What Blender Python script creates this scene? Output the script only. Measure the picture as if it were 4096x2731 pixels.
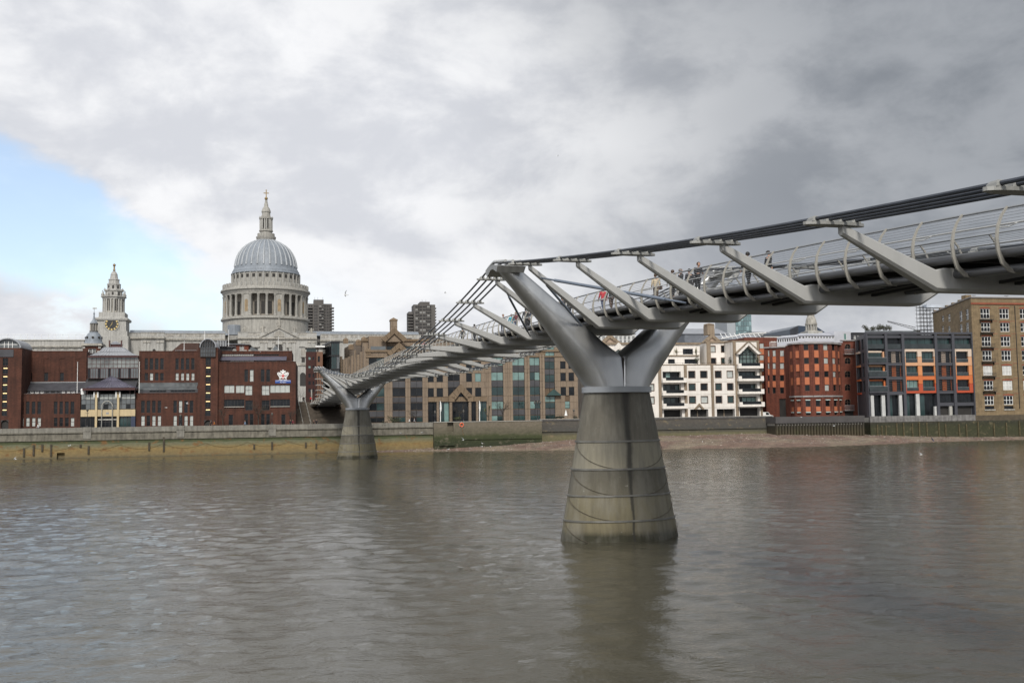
import bpy, math, random
import numpy as np
from mathutils import Vector, Matrix
R = math.radians
random.seed(7); rng = np.random.default_rng(7)
for o in list(bpy.data.objects): bpy.data.objects.remove(o)
scene = bpy.context.scene
COL = scene.collection

# ---------------------------------------------------------------- camera
FPX = 4000.0                      # focal length for a picture 4096 wide
PITCH, ROLL, CAMH = math.atan((1657-1365.5)/FPX), R(0.8), 8.5
_f = Vector((0, math.cos(PITCH), math.sin(PITCH))); _u0 = Vector((0, -math.sin(PITCH), math.cos(PITCH))); _r0 = Vector((1, 0, 0))
_r = _r0*math.cos(ROLL) - _u0*math.sin(ROLL); _u = _u0*math.cos(ROLL) + _r0*math.sin(ROLL)
cam_d = bpy.data.cameras.new('camera'); cam = bpy.data.objects.new('camera', cam_d); COL.objects.link(cam)
cam_d.sensor_width = 36; cam_d.lens = 36*FPX/4096; cam_d.clip_start = .5; cam_d.clip_end = 8000
cam.matrix_world = Matrix(((_r.x, _u.x, -_f.x, 0), (_r.y, _u.y, -_f.y, 0), (_r.z, _u.z, -_f.z, CAMH), (0, 0, 0, 1)))
scene.camera = cam

# ---------------------------------------------------------------- sky, sun, exposure
SUN_EL = R(40); SUN_DIR = Vector((.12, -.99, 0)).normalized()     # horizontal direction towards the sun (behind the camera)
world = bpy.data.worlds.new('World'); scene.world = world; world.use_nodes = True
def build_world():
    nt = world.node_tree; N = nt.nodes; L = nt.links; N.clear()
    def nd(t, **k):
        n = N.new(t)
        for a, b in k.items(): setattr(n, a, b)
        return n
    def mth(op, a, b=None, c=None, clamp=False):
        n = nd('ShaderNodeMath', operation=op, use_clamp=clamp)
        for i, v in enumerate((a, b, c)):
            if v is None: continue
            if isinstance(v, (int, float)): n.inputs[i].default_value = v
            else: L.new(v, n.inputs[i])
        return n.outputs[0]
    def sstep(v, a, b):
        n = nd('ShaderNodeMapRange', interpolation_type='SMOOTHSTEP'); L.new(v, n.inputs[0])
        n.inputs[1].default_value = a; n.inputs[2].default_value = b; return n.outputs[0]
    def mixc(f, a, b):
        n = nd('ShaderNodeMix', data_type='RGBA')
        for s, v in ((0, f), (6, a), (7, b)):
            if isinstance(v, tuple): n.inputs[s].default_value = v
            elif isinstance(v, float): n.inputs[s].default_value = v
            else: L.new(v, n.inputs[s])
        return n.outputs[2]
    tc = nd('ShaderNodeTexCoord'); sep = nd('ShaderNodeSeparateXYZ'); L.new(tc.outputs['Generated'], sep.inputs[0])
    x, y, z = sep.outputs
    zz = mth('ADD', mth('MAXIMUM', z, 0.0), .30)
    cx, cy = mth('DIVIDE', x, zz), mth('DIVIDE', y, zz)
    cb = nd('ShaderNodeCombineXYZ'); L.new(cx, cb.inputs[0]); L.new(cy, cb.inputs[1]); L.new(z, cb.inputs[2])
    def noise(scale, det, rough, off=0, dist=0.):
        n = nd('ShaderNodeTexNoise'); mp = nd('ShaderNodeMapping'); L.new(cb.outputs[0], mp.inputs[0]); mp.inputs[1].default_value = (off, off*.7, 0); mp.inputs[3].default_value = (1, 1, 2.5)
        L.new(mp.outputs[0], n.inputs[0]); n.inputs['Scale'].default_value = scale; n.inputs['Detail'].default_value = det; n.inputs['Roughness'].default_value = rough; n.inputs['Distortion'].default_value = dist
        return n.outputs[0]
    def puff(scale, det, rough, off, dist=0., st=(1, 1, 1.9)):
        n = nd('ShaderNodeTexNoise'); mp = nd('ShaderNodeMapping'); L.new(tc.outputs['Generated'], mp.inputs[0]); mp.inputs[1].default_value = (off, off*.6, off*.3); mp.inputs[3].default_value = st
        L.new(mp.outputs[0], n.inputs[0]); n.inputs['Scale'].default_value = scale; n.inputs['Detail'].default_value = det; n.inputs['Roughness'].default_value = rough; n.inputs['Distortion'].default_value = dist
        return n.outputs[0]
    n_big, n_mid, n_fine = noise(1.1, 3, .5, 3.1), puff(4.2, 9, .55, 2.7, .35), puff(11, 7, .58, 5.3, .2, (1, 1, 1.6))
    sky = nd('ShaderNodeTexSky', sky_type='NISHITA'); sky.sun_disc = False; sky.sun_elevation = SUN_EL
    sky.sun_rotation = math.atan2(SUN_DIR.x, SUN_DIR.y); sky.air_density = 1.0; sky.dust_density = 1.2; sky.ozone_density = 1.2
    bg1 = nd('ShaderNodeBackground'); L.new(sky.outputs[0], bg1.inputs[0]); bg1.inputs[1].default_value = .15
    # the break in the cloud: a long lens of clear sky low in the west
    gx = mth('DIVIDE', mth('ADD', x, .47), .27)
    gz = mth('DIVIDE', mth('SUBTRACT', z, mth('MULTIPLY_ADD', x, -.42, -.004)), .06)
    gd = mth('SQRT', mth('ADD', mth('MULTIPLY', gx, gx), mth('MULTIPLY', gz, gz)))
    front = sstep(y, 0.0, .4)
    gap = mth('MULTIPLY', mth('SUBTRACT', 1.0, sstep(mth('MULTIPLY_ADD', n_mid, 1.5, mth('MULTIPLY_ADD', n_fine, 1.1, mth('ADD', gd, -1.32))), .66, 1.12)), front)
    low = mth('MULTIPLY', sstep(mth('MULTIPLY_ADD', n_fine, .45, n_mid), .69, .80), mth('SUBTRACT', 1.0, sstep(z, .10, .16)))
    lowl = mth('MULTIPLY', mth('MULTIPLY', low, mth('SUBTRACT', 1.0, sstep(x, -.32, -.1))), mth('MULTIPLY', front, .6))
    clear = mth('MAXIMUM', gap, lowl)
    # cloud brightness: thin and bright to the west, a dark deck to the east, billows from the noise
    east = sstep(mth('MULTIPLY_ADD', n_big, .5, mth('MULTIPLY_ADD', z, .35, x)), (.19), .72)
    hor = mth('MULTIPLY', mth('SUBTRACT', 1.0, sstep(z, .05, .15)), .62)
    d1 = mth('MULTIPLY', east, mth('SUBTRACT', 1.0, hor))
    bill = mth('MULTIPLY_ADD', n_fine, .38, mth('MULTIPLY', n_mid, .62))
    b2 = sstep(bill, .41, .59)
    light = mixc(b2, (.55, .565, .605, 1), (.76, .765, .78, 1))
    dark = mixc(b2, (.195, .212, .238, 1), (.295, .312, .338, 1))
    ccol = mixc(d1, light, dark)
    dp = nd('ShaderNodeVectorMath', operation='DOT_PRODUCT'); L.new(tc.outputs['Generated'], dp.inputs[0]); dp.inputs[1].default_value = (SUN_DIR.x*math.cos(SUN_EL), SUN_DIR.y*math.cos(SUN_EL), math.sin(SUN_EL))
    glow = mth('MULTIPLY_ADD', mth('POWER', mth('MAXIMUM', dp.outputs['Value'], 0.0), 2.0), 1.0, 1.0)      # the veiled sun brightens the cloud around it
    bg2 = nd('ShaderNodeBackground'); L.new(ccol, bg2.inputs[0]); L.new(glow, bg2.inputs[1])
    ms = nd('ShaderNodeMixShader'); L.new(mth('MULTIPLY', clear, .68), ms.inputs[0]); L.new(bg2.outputs[0], ms.inputs[1]); L.new(bg1.outputs[0], ms.inputs[2])
    out = nd('ShaderNodeOutputWorld'); L.new(ms.outputs[0], out.inputs[0])
build_world()
sun_d = bpy.data.lights.new('sun', 'SUN'); sun_d.energy = 2.4; sun_d.angle = R(12); sun_d.color = (1, .95, .87)
sun = bpy.data.objects.new('sun', sun_d); COL.objects.link(sun)
_sd = Vector((SUN_DIR.x*math.cos(SUN_EL), SUN_DIR.y*math.cos(SUN_EL), math.sin(SUN_EL)))
sun.rotation_euler = _sd.to_track_quat('Z', 'Y').to_euler(); sun.location = (0, -30, 60)
vs = scene.view_settings; vs.view_transform = 'Standard'; vs.look = 'None'; vs.exposure = 0.33; vs.gamma = 1; vs.use_curve_mapping = False
scene.cycles.use_denoising = True

# ---------------------------------------------------------------- materials
MATS = {}
def M(name, col, rough=.75, metal=0., var=.16, scale=.6, stretch=(1, 1, 1), fine=0., fscale=8., bump=0., spec=.5, streak=0., col2=None, c2thr=(.5, .7), c2scale=.3, coat=0.):
    if name in MATS: return MATS[name]
    m = bpy.data.materials.new(name); m.use_nodes = True; nt = m.node_tree; N, L = nt.nodes, nt.links
    b = N['Principled BSDF']; b.inputs['Roughness'].default_value = rough; b.inputs['Metallic'].default_value = metal
    b.inputs['Specular IOR Level'].default_value = spec
    if coat: b.inputs['Coat Weight'].default_value = coat
    tc = N.new('ShaderNodeTexCoord'); mp = N.new('ShaderNodeMapping'); L.new(tc.outputs['Object'], mp.inputs[0]); mp.inputs[3].default_value = stretch
    def noi(s, d=4, src=mp.outputs[0]):
        n = N.new('ShaderNodeTexNoise'); L.new(src, n.inputs[0]); n.inputs['Scale'].default_value = s; n.inputs['Detail'].default_value = d; return n.outputs[0]
    def mr(v, a, b_, c=0., d=1.):
        n = N.new('ShaderNodeMapRange'); L.new(v, n.inputs[0])
        for i, q in enumerate((a, b_, c, d)): n.inputs[i+1].default_value = q
        return n.outputs[0]
    def mul(c, f):
        n = N.new('ShaderNodeMix'); n.data_type = 'RGBA'; n.blend_type = 'MULTIPLY'; n.inputs[0].default_value = 1.
        L.new(c, n.inputs[6]); L.new(f, n.inputs[7]); return n.outputs[2]
    rgb = N.new('ShaderNodeRGB'); rgb.outputs[0].default_value = (*col, 1); c = rgb.outputs[0]
    if col2 is not None:
        n = N.new('ShaderNodeMix'); n.data_type = 'RGBA'; L.new(mr(noi(c2scale, 6), *c2thr), n.inputs[0]); L.new(c, n.inputs[6]); n.inputs[7].default_value = (*col2, 1); c = n.outputs[2]
    if var: c = mul(c, mr(noi(scale), .3, .7, 1-var, 1+var))
    if fine: c = mul(c, mr(noi(fscale, 3), .3, .7, 1-fine, 1+fine))
    if streak:
        m2 = N.new('ShaderNodeMapping'); L.new(tc.outputs['Object'], m2.inputs[0]); m2.inputs[3].default_value = (1.6, 1.6, .12)
        c = mul(c, mr(noi(1.2, 6, m2.outputs[0]), .42, .72, 1., 1-streak))
    L.new(c, b.inputs['Base Color'])
    if bump:
        bp = N.new('ShaderNodeBump'); bp.inputs['Strength'].default_value = bump; bp.inputs['Distance'].default_value = .05; L.new(noi(fscale, 4), bp.inputs['Height']); L.new(bp.outputs[0], b.inputs['Normal'])
    MATS[name] = m; return m

# ---------------------------------------------------------------- objects and frames
def tag(o, label=None, cat=None, group=None, kind=None):
    for k, v in (('label', label), ('category', cat), ('group', group), ('kind', kind)):
        if v: o[k] = v
    return o
def _ray(px, py):
    return _f + _r*((px-2048)/FPX) - _u*((py-1365.5)/FPX)
class Fr:
    """a plan frame: s runs along a street front, t away from the river"""
    def __init__(s, ox, oy, deg):
        s.o = Vector((ox, oy, 0)); s.a = R(deg); s.S = Vector((math.cos(s.a), math.sin(s.a), 0)); s.T = Vector((-math.sin(s.a), math.cos(s.a), 0))
    def w(s, a, t, z=0.): return s.o + s.S*a + s.T*t + Vector((0, 0, z))
    def on(s, px, py, p, q):
        """point of the vertical plane through plan points p, q seen at a picture position: distance along p-q, height"""
        P, Q = s.w(*p), s.w(*q); d = (Q-P); Ln = d.length; d /= Ln; n = Vector((d.y, -d.x, 0)); ry = _ray(px, py); C = Vector((0, 0, CAMH))
        k = (P-C).dot(n)/ry.dot(n); X = C + ry*k
        return (X-P).dot(d), X.z
    def pix(s, px, py, t):
        a, z = s.on(px, py, (0, t), (1, t)); return a, z
ZA, ZB, ZC, ZD = (0, 1200, .42093), (600, 1200, .42093), (850, 740, .38282), (320, 1020, .24242)
ZE, ZG, ZH, ZI = (1200, 1000, .54832), (1900, 980, .5611), (2600, 1150, .45275), (3300, 1150, .45279)
ZM, ZN, ZO, ZQ = (1200, 1050, .42517), (1180, 1260, .2933), (1500, 1360, .34014), (2380, 1200, .28912)
ZR, ZT, ZV, ZS = (3000, 1230, .29976), (600, 1230, .29762), (0, 1300, .26786), (0, 0, 1.)
ZW = (1400, 1600, .42517)
def px(zm, x, y): return zm[0]+x*zm[2], zm[1]+y*zm[2]
BANK = Fr(-38.9, 240, 11)

class Thing:
    def __init__(s, name, label, cat, fr, a, t, z, group=None, rot=0.):
        s.fr, s.o = fr, Vector((a, t, z)); s.e = bpy.data.objects.new(name, None); COL.objects.link(s.e); s.e.empty_display_size = .5
        s.e.location = fr.w(a, t, z); s.e.rotation_euler = (0, 0, fr.a+rot); tag(s.e, label, cat, group)
class MB:
    """collects faces in thing coordinates, then links ONE mesh object"""
    def __init__(s, th=None): s.v, s.f, s.off = [], [], (th.o if th else Vector((0, 0, 0)))
    def add(s, vs_, fs):
        n = len(s.v); s.v += [(p[0]-s.off.x, p[1]-s.off.y, p[2]-s.off.z) for p in vs_]; s.f += [tuple(i+n for i in q) for q in fs]; return s
    def box(s, a0, a1, t0, t1, z0, z1):
        v = [(a, t, z) for z in (z0, z1) for t in (t0, t1) for a in (a0, a1)]
        return s.add(v, [(0, 2, 3, 1), (4, 5, 7, 6), (0, 1, 5, 4), (2, 6, 7, 3), (0, 4, 6, 2), (1, 3, 7, 5)])
    def prism(s, poly, lo, hi, axis='t'):
        """poly extruded along t (points a,z) , z (points a,t) or a (points t,z)"""
        n = len(poly)
        f = {'t': lambda p, h: (p[0], h, p[1]), 'z': lambda p, h: (p[0], p[1], h), 'a': lambda p, h: (h, p[0], p[1])}[axis]
        v = [f(p, lo) for p in poly] + [f(p, hi) for p in poly]
        return s.add(v, [tuple(range(n))[::-1], tuple(range(n, 2*n))] + [(i, (i+1) % n, n+(i+1) % n, n+i) for i in range(n)])
    def lathe(s, prof, c, n=24, a0=0., a1=2*math.pi, rot=0.):
        """prof: (radius, z) upwards, around plan point c"""
        full = abs(a1-a0-2*math.pi) < 1e-6; m = n if full else n+1; v = []
        for r, z in prof:
            for i in range(m):
                a = a0+(a1-a0)*i/n+rot; v.append((c[0]+r*math.cos(a), c[1]+r*math.sin(a), z))
        f = []
        for k in range(len(prof)-1):
            for i in range(n):
                j = (i+1) % m if full else i+1; f.append((k*m+i, k*m+j, (k+1)*m+j, (k+1)*m+i))
        if full:
            f.append(tuple(range(m))[::-1]); f.append(tuple(range((len(prof)-1)*m, len(prof)*m)))
        return s.add(v, f)
    def tube(s, pts, r, n=6, r2=None):
        pts = [Vector(p) for p in pts]; v = []; K = len(pts); rr = r if isinstance(r, (list, tuple)) else [r+(0 if r2 is None else (r2-r)*i/max(1, K-1)) for i in range(K)]
        up = None
        for i, p in enumerate(pts):
            d = (pts[min(i+1, K-1)]-pts[max(i-1, 0)]).normalized()
            x = d.cross(Vector((0, 0, 1)))
            if x.length < 1e-3: x = d.cross(Vector((0, 1, 0)))
            x.normalize()
            if up is not None and x.dot(up) < 0: x = -x
            up = x; yv = x.cross(d)
            v += [p + x*math.cos(2*math.pi*j/n)*rr[i] + yv*math.sin(2*math.pi*j/n)*rr[i] for j in range(n)]
        f = [(k*n+j, k*n+(j+1) % n, (k+1)*n+(j+1) % n, (k+1)*n+j) for k in range(K-1) for j in range(n)]
        return s.add(v, f+[tuple(range(n))[::-1], tuple(range((K-1)*n, K*n))])
    def loft(s, rings):
        n = len(rings[0]); v = [p for r_ in rings for p in r_]
        f = [(k*n+j, k*n+(j+1) % n, (k+1)*n+(j+1) % n, (k+1)*n+j) for k in range(len(rings)-1) for j in range(n)]
        return s.add(v, f+[tuple(range(n))[::-1], tuple(range((len(rings)-1)*n, len(rings)*n))])
    def mesh(s, name, mat, smooth=False):
        me = bpy.data.meshes.new(name); me.from_pydata([tuple(p) for p in s.v], [], s.f)
        for m in (mat if isinstance(mat, (list, tuple)) else [mat]): me.materials.append(m)
        if smooth:
            me.polygons.foreach_set('use_smooth', [True]*len(me.polygons))
            try: me.set_sharp_from_angle(angle=R(38))
            except Exception: pass
        me.update(); return me
    def build(s, name, mat, parent=None, smooth=False):
        return link(name, s.mesh(name, mat, smooth), parent)
def link(name, me, parent=None):
    o = bpy.data.objects.new(name, me); COL.objects.link(o)
    if parent is not None: o.parent = parent.e if isinstance(parent, Thing) else parent
    return o
def fix_normals(me):
    import bmesh
    bm = bmesh.new(); bm.from_mesh(me); bmesh.ops.recalc_face_normals(bm, faces=bm.faces); bm.to_mesh(me); bm.free()
def copy_tree(o, parent=None):
    c = o.copy(); COL.objects.link(c); c.parent = parent
    for ch in list(o.children): copy_tree(ch, c)
    return c
def struct(name, mb, mat, smooth=False):
    o = mb.build(name, mat, None, smooth); o['kind'] = 'structure'; return o

class Fac:
    """one straight piece of wall from plan point p to q (left to right seen from the river)"""
    def __init__(s, th, p, q):
        s.th, s.fr, s.p, s.q = th, th.fr, Vector(p), Vector(q); d = s.q-s.p; s.L = d.length; s.d = d/s.L; s.n = Vector((s.d.y, -s.d.x)); s.holes = []
    def at(s, a, o, z): c = s.p+s.d*a+s.n*o; return (c.x, c.y, z)
    def rect(s, zm, x0, y0, x1, y1):
        xm, ym = (x0+x1)/2, (y0+y1)/2; f = lambda x, y: s.fr.on(*px(zm, x, y), tuple(s.p), tuple(s.q))
        return f(x0, ym)[0], f(x1, ym)[0], f(xm, y1)[1], f(xm, y0)[1]
    def obox(s, mb, a0, a1, o0, o1, z0, z1):
        v = [s.at(a, o, z) for z in (z0, z1) for o in (o1, o0) for a in (a0, a1)]
        return mb.add(v, [(0, 2, 3, 1), (4, 5, 7, 6), (0, 1, 5, 4), (2, 6, 7, 3), (0, 4, 6, 2), (1, 3, 7, 5)])
    def opoly(s, mb, poly, o0, o1):
        """poly (a,z) extruded outwards from o0 to o1"""
        n = len(poly); v = [s.at(a, o1, z) for a, z in poly]+[s.at(a, o0, z) for a, z in poly]
        return mb.add(v, [tuple(range(n))[::-1], tuple(range(n, 2*n))]+[(i, (i+1) % n, n+(i+1) % n, n+i) for i in range(n)])
    def part(s, name, mat, rects, parent=None):
        mb = MB(s.th)
        for r_ in rects: s.obox(mb, *r_)
        return mb.build(name, mat, parent or s.th)
    def win(s, r, dep=.22, frame=None, pane=None, nx=1, nz=1, bar=.07, sill=None, arch=False, hole=True):
        a0, a1, z0, z1 = r
        if hole: s.holes.append(r)
        f = MB(s.th); o1, o0 = -dep+.07, -dep-.02
        for q in range(nx+1):
            c = a0+(a1-a0)*q/nx; h = bar*(1 if q in (0, nx) else .5); s.obox(f, max(a0, c-h), min(a1, c+h), o0, o1, z0, z1)
        for q in range(nz+1):
            c = z0+(z1-z0)*q/nz; h = bar*(1 if q in (0, nz) else .5); s.obox(f, a0+bar*.3, a1-bar*.3, o0+.003, o1-.003, max(z0, c-h), min(z1, c+h))
        if arch:
            n = 10; rad = (a1-a0)/2; c = (a0+a1)/2
            for sg in (-1, 1):
                s.opoly(f, ([(c+sg*rad, z1+.01)]+[(c+sg*rad*math.cos(i/n*math.pi/2), z1-rad+rad*math.sin(i/n*math.pi/2)) for i in range(n+1)])[::sg], -dep, .012)
        w = f.build('window', frame, s.th)
        p = MB(s.th); s.obox(p, a0+.01, a1-.01, -dep-.04, -dep+.025, z0+.01, z1-.01); p.build('pane', pane, w)
        if sill is not None:
            b = MB(s.th); s.obox(b, a0-.1, a1+.1, .004, .14, z0-.14, z0-.003); b.build('sill', sill, w)
        return w
    def build(s, mat, z0, z1, a0=0., a1=None, name='wall', dep=.3, back=True):
        """wall face with real openings, returns to the recess depth"""
        a1 = s.L if a1 is None else a1; H = [(max(a0, h[0]), min(a1, h[1]), max(z0, h[2]), min(z1, h[3])) for h in s.holes]
        H = [h for h in H if h[0] < h[1]-.01 and h[2] < h[3]-.01]; mb = MB(s.th)
        A = sorted(set([round(v, 3) for h in H for v in h[:2]]+[round(a0, 3), round(a1, 3)])); Z = sorted(set([round(v, 3) for h in H for v in h[2:]]+[round(z0, 3), round(z1, 3)]))
        for i in range(len(Z)-1):
            run = None
            for k in range(len(A)):
                solid = False
                if k < len(A)-1:
                    ca, cz = (A[k]+A[k+1])/2, (Z[i]+Z[i+1])/2; solid = not any(h[0]-1e-3 < ca < h[1]+1e-3 and h[2]-1e-3 < cz < h[3]+1e-3 for h in H)
                if solid and run is None: run = A[k]
                if not solid and run is not None:
                    mb.add([s.at(run, 0, Z[i]), s.at(A[k], 0, Z[i]), s.at(A[k], 0, Z[i+1]), s.at(run, 0, Z[i+1])], [(0, 1, 2, 3)]); run = None
        for h in H:
            b0, b1, c0, c1 = h
            for (u0, w0), (u1, w1) in (((b0, c0), (b1, c0)), ((b1, c0), (b1, c1)), ((b1, c1), (b0, c1)), ((b0, c1), (b0, c0))):
                mb.add([s.at(u0, 0, w0), s.at(u1, 0, w1), s.at(u1, -dep, w1), s.at(u0, -dep, w0)], [(0, 1, 2, 3)])
        for (u0, w0), (u1, w1) in (((a0, z0), (a1, z0)), ((a1, z0), (a1, z1)), ((a1, z1), (a0, z1)), ((a0, z1), (a0, z0))):
            mb.add([s.at(u0, 0, w0), s.at(u1, 0, w1), s.at(u1, -dep, w1), s.at(u0, -dep, w0)], [(3, 2, 1, 0)])
        if back:
            mb.add([s.at(a0, -dep, z0), s.at(a1, -dep, z0), s.at(a1, -dep, z1), s.at(a0, -dep, z1)], [(0, 1, 2, 3)])
        return mb.build(name, mat, s.th)
def text_mesh(txt, size, mat, depth=.03):
    cu = bpy.data.curves.new('lettering', 'FONT'); cu.body = txt; cu.size = size; cu.extrude = depth; cu.align_x = 'CENTER'; cu.align_y = 'CENTER'
    o = bpy.data.objects.new('lettering_tmp', cu); COL.objects.link(o); dg = bpy.context.evaluated_depsgraph_get()
    me = bpy.data.meshes.new_from_object(o.evaluated_get(dg)); bpy.data.objects.remove(o); me.materials.clear(); me.materials.append(mat); me.name = 'lettering'
    return me

# common materials
STONE = M('portland_stone', (.37, .362, .338), .85, var=.10, scale=.15, fine=.10, fscale=1.6, streak=.35)
STONE_D = M('weathered_stone', (.36, .34, .30), .9, var=.2, scale=.3, streak=.5)
LEAD = M('lead_roof', (.215, .24, .27), .55, var=.14, scale=.25, streak=.3)
GLASS = M('dark_glass', (.010, .012, .014), .06, var=.5, scale=.35, spec=.22)
GLASS_G = M('green_glass', (.018, .038, .038), .05, var=.5, scale=.3, spec=.45)
BLIND = M('pale_blind', (.40, .42, .40), .25, var=.12, scale=1.2)
TEAL = M('teal_reflect_pane', (.15, .235, .22), .15, var=.25, scale=.5)  # pale teal puts the greenish reflection into the pane colour
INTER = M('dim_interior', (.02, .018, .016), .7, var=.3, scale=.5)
WHITE = M('white_paint', (.72, .72, .70), .5, var=.06)
BLACK = M('black_iron', (.02, .02, .022), .45, var=.1)
BRICK_R = M('dark_red_brick', (.068, .0245, .0145), .9, var=.24, scale=.18, stretch=(1, 1, 2), fine=.22, fscale=1.6, streak=.42)
BRICK_Y = M('yellow_stock_brick', (.19, .138, .078), .9, var=.22, scale=.5, stretch=(1, 1, 2.5), fine=.2, fscale=2.5, streak=.25)
BRICK_O = M('orange_red_brick', (.132, .038, .022), .9, var=.12, scale=.4, stretch=(1, 1, 3), fine=.2, fscale=1.6, streak=.35)
SLATE = M('dark_slate', (.045, .045, .052), .6, var=.25, scale=.7)
CONC = M('pale_concrete', (.36, .35, .32), .85, var=.12, scale=.4, streak=.2)
GREY_M = M('grey_metal', (.28, .29, .30), .45, .4, var=.1)
TIMBER = M('wet_timber', (.055, .045, .03), .85, var=.3, scale=2)
# ================================================================ water, land, foreshore
def water_material():
    m = bpy.data.materials.new('river_water'); m.use_nodes = True; nt = m.node_tree; N, L = nt.nodes, nt.links; b = N['Principled BSDF']
    b.inputs['IOR'].default_value = 1.33; b.inputs['Roughness'].default_value = .05
    tc = N.new('ShaderNodeTexCoord')
    def noi(scale, det, st, off=0):
        mp = N.new('ShaderNodeMapping'); L.new(tc.outputs['Object'], mp.inputs[0]); mp.inputs[3].default_value = st; mp.inputs[1].default_value = (off, off, 0)
        n = N.new('ShaderNodeTexNoise'); L.new(mp.outputs[0], n.inputs[0]); n.inputs['Scale'].default_value = scale; n.inputs['Detail'].default_value = det; n.inputs['Roughness'].default_value = .6; return n.outputs[0]
    mx = N.new('ShaderNodeMix'); mx.data_type = 'RGBA'; L.new(noi(.05, 4, (1, 1, 1)), mx.inputs[0])
    mx.inputs[6].default_value = (.058, .053, .037, 1); mx.inputs[7].default_value = (.074, .068, .049, 1); L.new(mx.outputs[2], b.inputs['Base Color'])
    patch = N.new('ShaderNodeMapRange'); L.new(noi(.035, 5, (1, 2.2, 1), 7), patch.inputs[0]); patch.inputs[1].default_value = .35; patch.inputs[2].default_value = .65; patch.inputs[3].default_value = .12; patch.inputs[4].default_value = .4
    b1 = N.new('ShaderNodeBump'); b1.inputs['Distance'].default_value = .16; L.new(patch.outputs[0], b1.inputs['Strength']); L.new(noi(1.5, 5, (.8, 1.5, 1), 3), b1.inputs['Height'])
    b2 = N.new('ShaderNodeBump'); b2.inputs['Distance'].default_value = .05; b2.inputs['Strength'].default_value = .36; L.new(noi(4.5, 3, (1, 1.4, 1), 5), b2.inputs['Height']); L.new(b1.outputs[0], b2.inputs['Normal'])
    L.new(b2.outputs[0], b.inputs['Normal']); return m
WATER = water_material()
def make_water():
    xs = np.arange(-180, 205, .36); ys = np.arange(18, 268, .36); X, Y = np.meshgrid(xs, ys); Zw = np.zeros_like(X)
    mod = .72 + .34*np.sin(X*.021+1.3+.9*np.sin(Y*.017))*np.sin(Y*.027+.4+.8*np.sin(X*.013)) + .26*np.sin(X*.055+Y*.11+1.7*np.sin(X*.03-Y*.02))*np.sin(Y*.075-X*.02+1.2*np.sin(X*.041)); mod = np.clip(mod, .18, 1.4)
    for k in range(76):
        lam = .9*(4.2/.9)**(rng.random()**1.4); th = R(78)+rng.normal(0, .8); kx, ky = 2*math.pi/lam*math.cos(th), 2*math.pi/lam*math.sin(th)
        ph = rng.random()*6.28; a = .0027*lam**.72
        s_ = np.sin(kx*X+ky*Y+ph+.5*np.sin(.09*X-.07*Y+k)); Zw += a*(s_+.22*np.cos(2*(kx*X+ky*Y+ph)))
    Zw *= mod
    edge = np.clip(np.minimum.reduce([(X-xs[0])/6, (xs[-1]-X)/6, (Y-ys[0])/6, (ys[-1]-Y)/6]), 0, 1); Zw = Zw*edge
    nx_, ny_ = len(xs), len(ys); co = np.stack([X, Y, Zw], -1).reshape(-1, 3)
    i = np.arange(nx_-1); j = np.arange(ny_-1); I, J = np.meshgrid(i, j); q = (J*nx_+I).ravel()
    quads = np.stack([q, q+1, q+nx_+1, q+nx_], -1)
    nv = len(co); x0, x1, y0, y1 = xs[0], xs[-1], ys[0], ys[-1]
    big = np.array([(-2600, -2, 0), (2600, -2, 0), (2600, 900, 0), (-2600, 900, 0), (x0, y0, 0), (x1, y0, 0), (x1, y1, 0), (x0, y1, 0)], float)
    co = np.vstack([co, big]); n = nv
    quads = np.vstack([quads, [[n, n+1, n+5, n+4], [n+1, n+2, n+6, n+5], [n+2, n+3, n+7, n+6], [n+3, n, n+4, n+7]]])
    me = bpy.data.meshes.new('river_water'); me.vertices.add(len(co)); me.vertices.foreach_set('co', co.ravel())
    me.loops.add(quads.size); me.loops.foreach_set('vertex_index', quads.ravel().astype(np.int32)); me.polygons.add(len(quads))
    me.polygons.foreach_set('loop_start', np.arange(0, quads.size, 4, dtype=np.int32)); me.polygons.foreach_set('use_smooth', np.ones(len(quads), bool))
    me.materials.append(WATER); me.update(calc_edges=True); me.validate()
    o = link('river_water', me); tag(o, 'grey brown tidal river with small wind ripples', None, kind='structure')
make_water()
LANDM = M('paving_ground', (.16, .155, .145), .9, var=.2, scale=.05)
def bank_mb():
    return MB()
GZ = 6.2
def quad_world(mb, pts): mb.add(pts, [tuple(range(len(pts)))])
m_ = MB(); quad_world(m_, [BANK.w(-2500, 1.2, GZ), BANK.w(2500, 1.2, GZ), BANK.w(2500, 5000, GZ), BANK.w(-2500, 5000, GZ)]); m_.add([BANK.w(-2500, 1.2, GZ), BANK.w(2500, 1.2, GZ), BANK.w(2500, 1.2, -3), BANK.w(-2500, 1.2, -3)], [(0, 3, 2, 1)]); struct('ground', m_, LANDM)
m_ = MB(); m_.box(-600, 600, -500, 3.5, -3, 6.8); struct('south_bank', m_, CONC)

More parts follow.
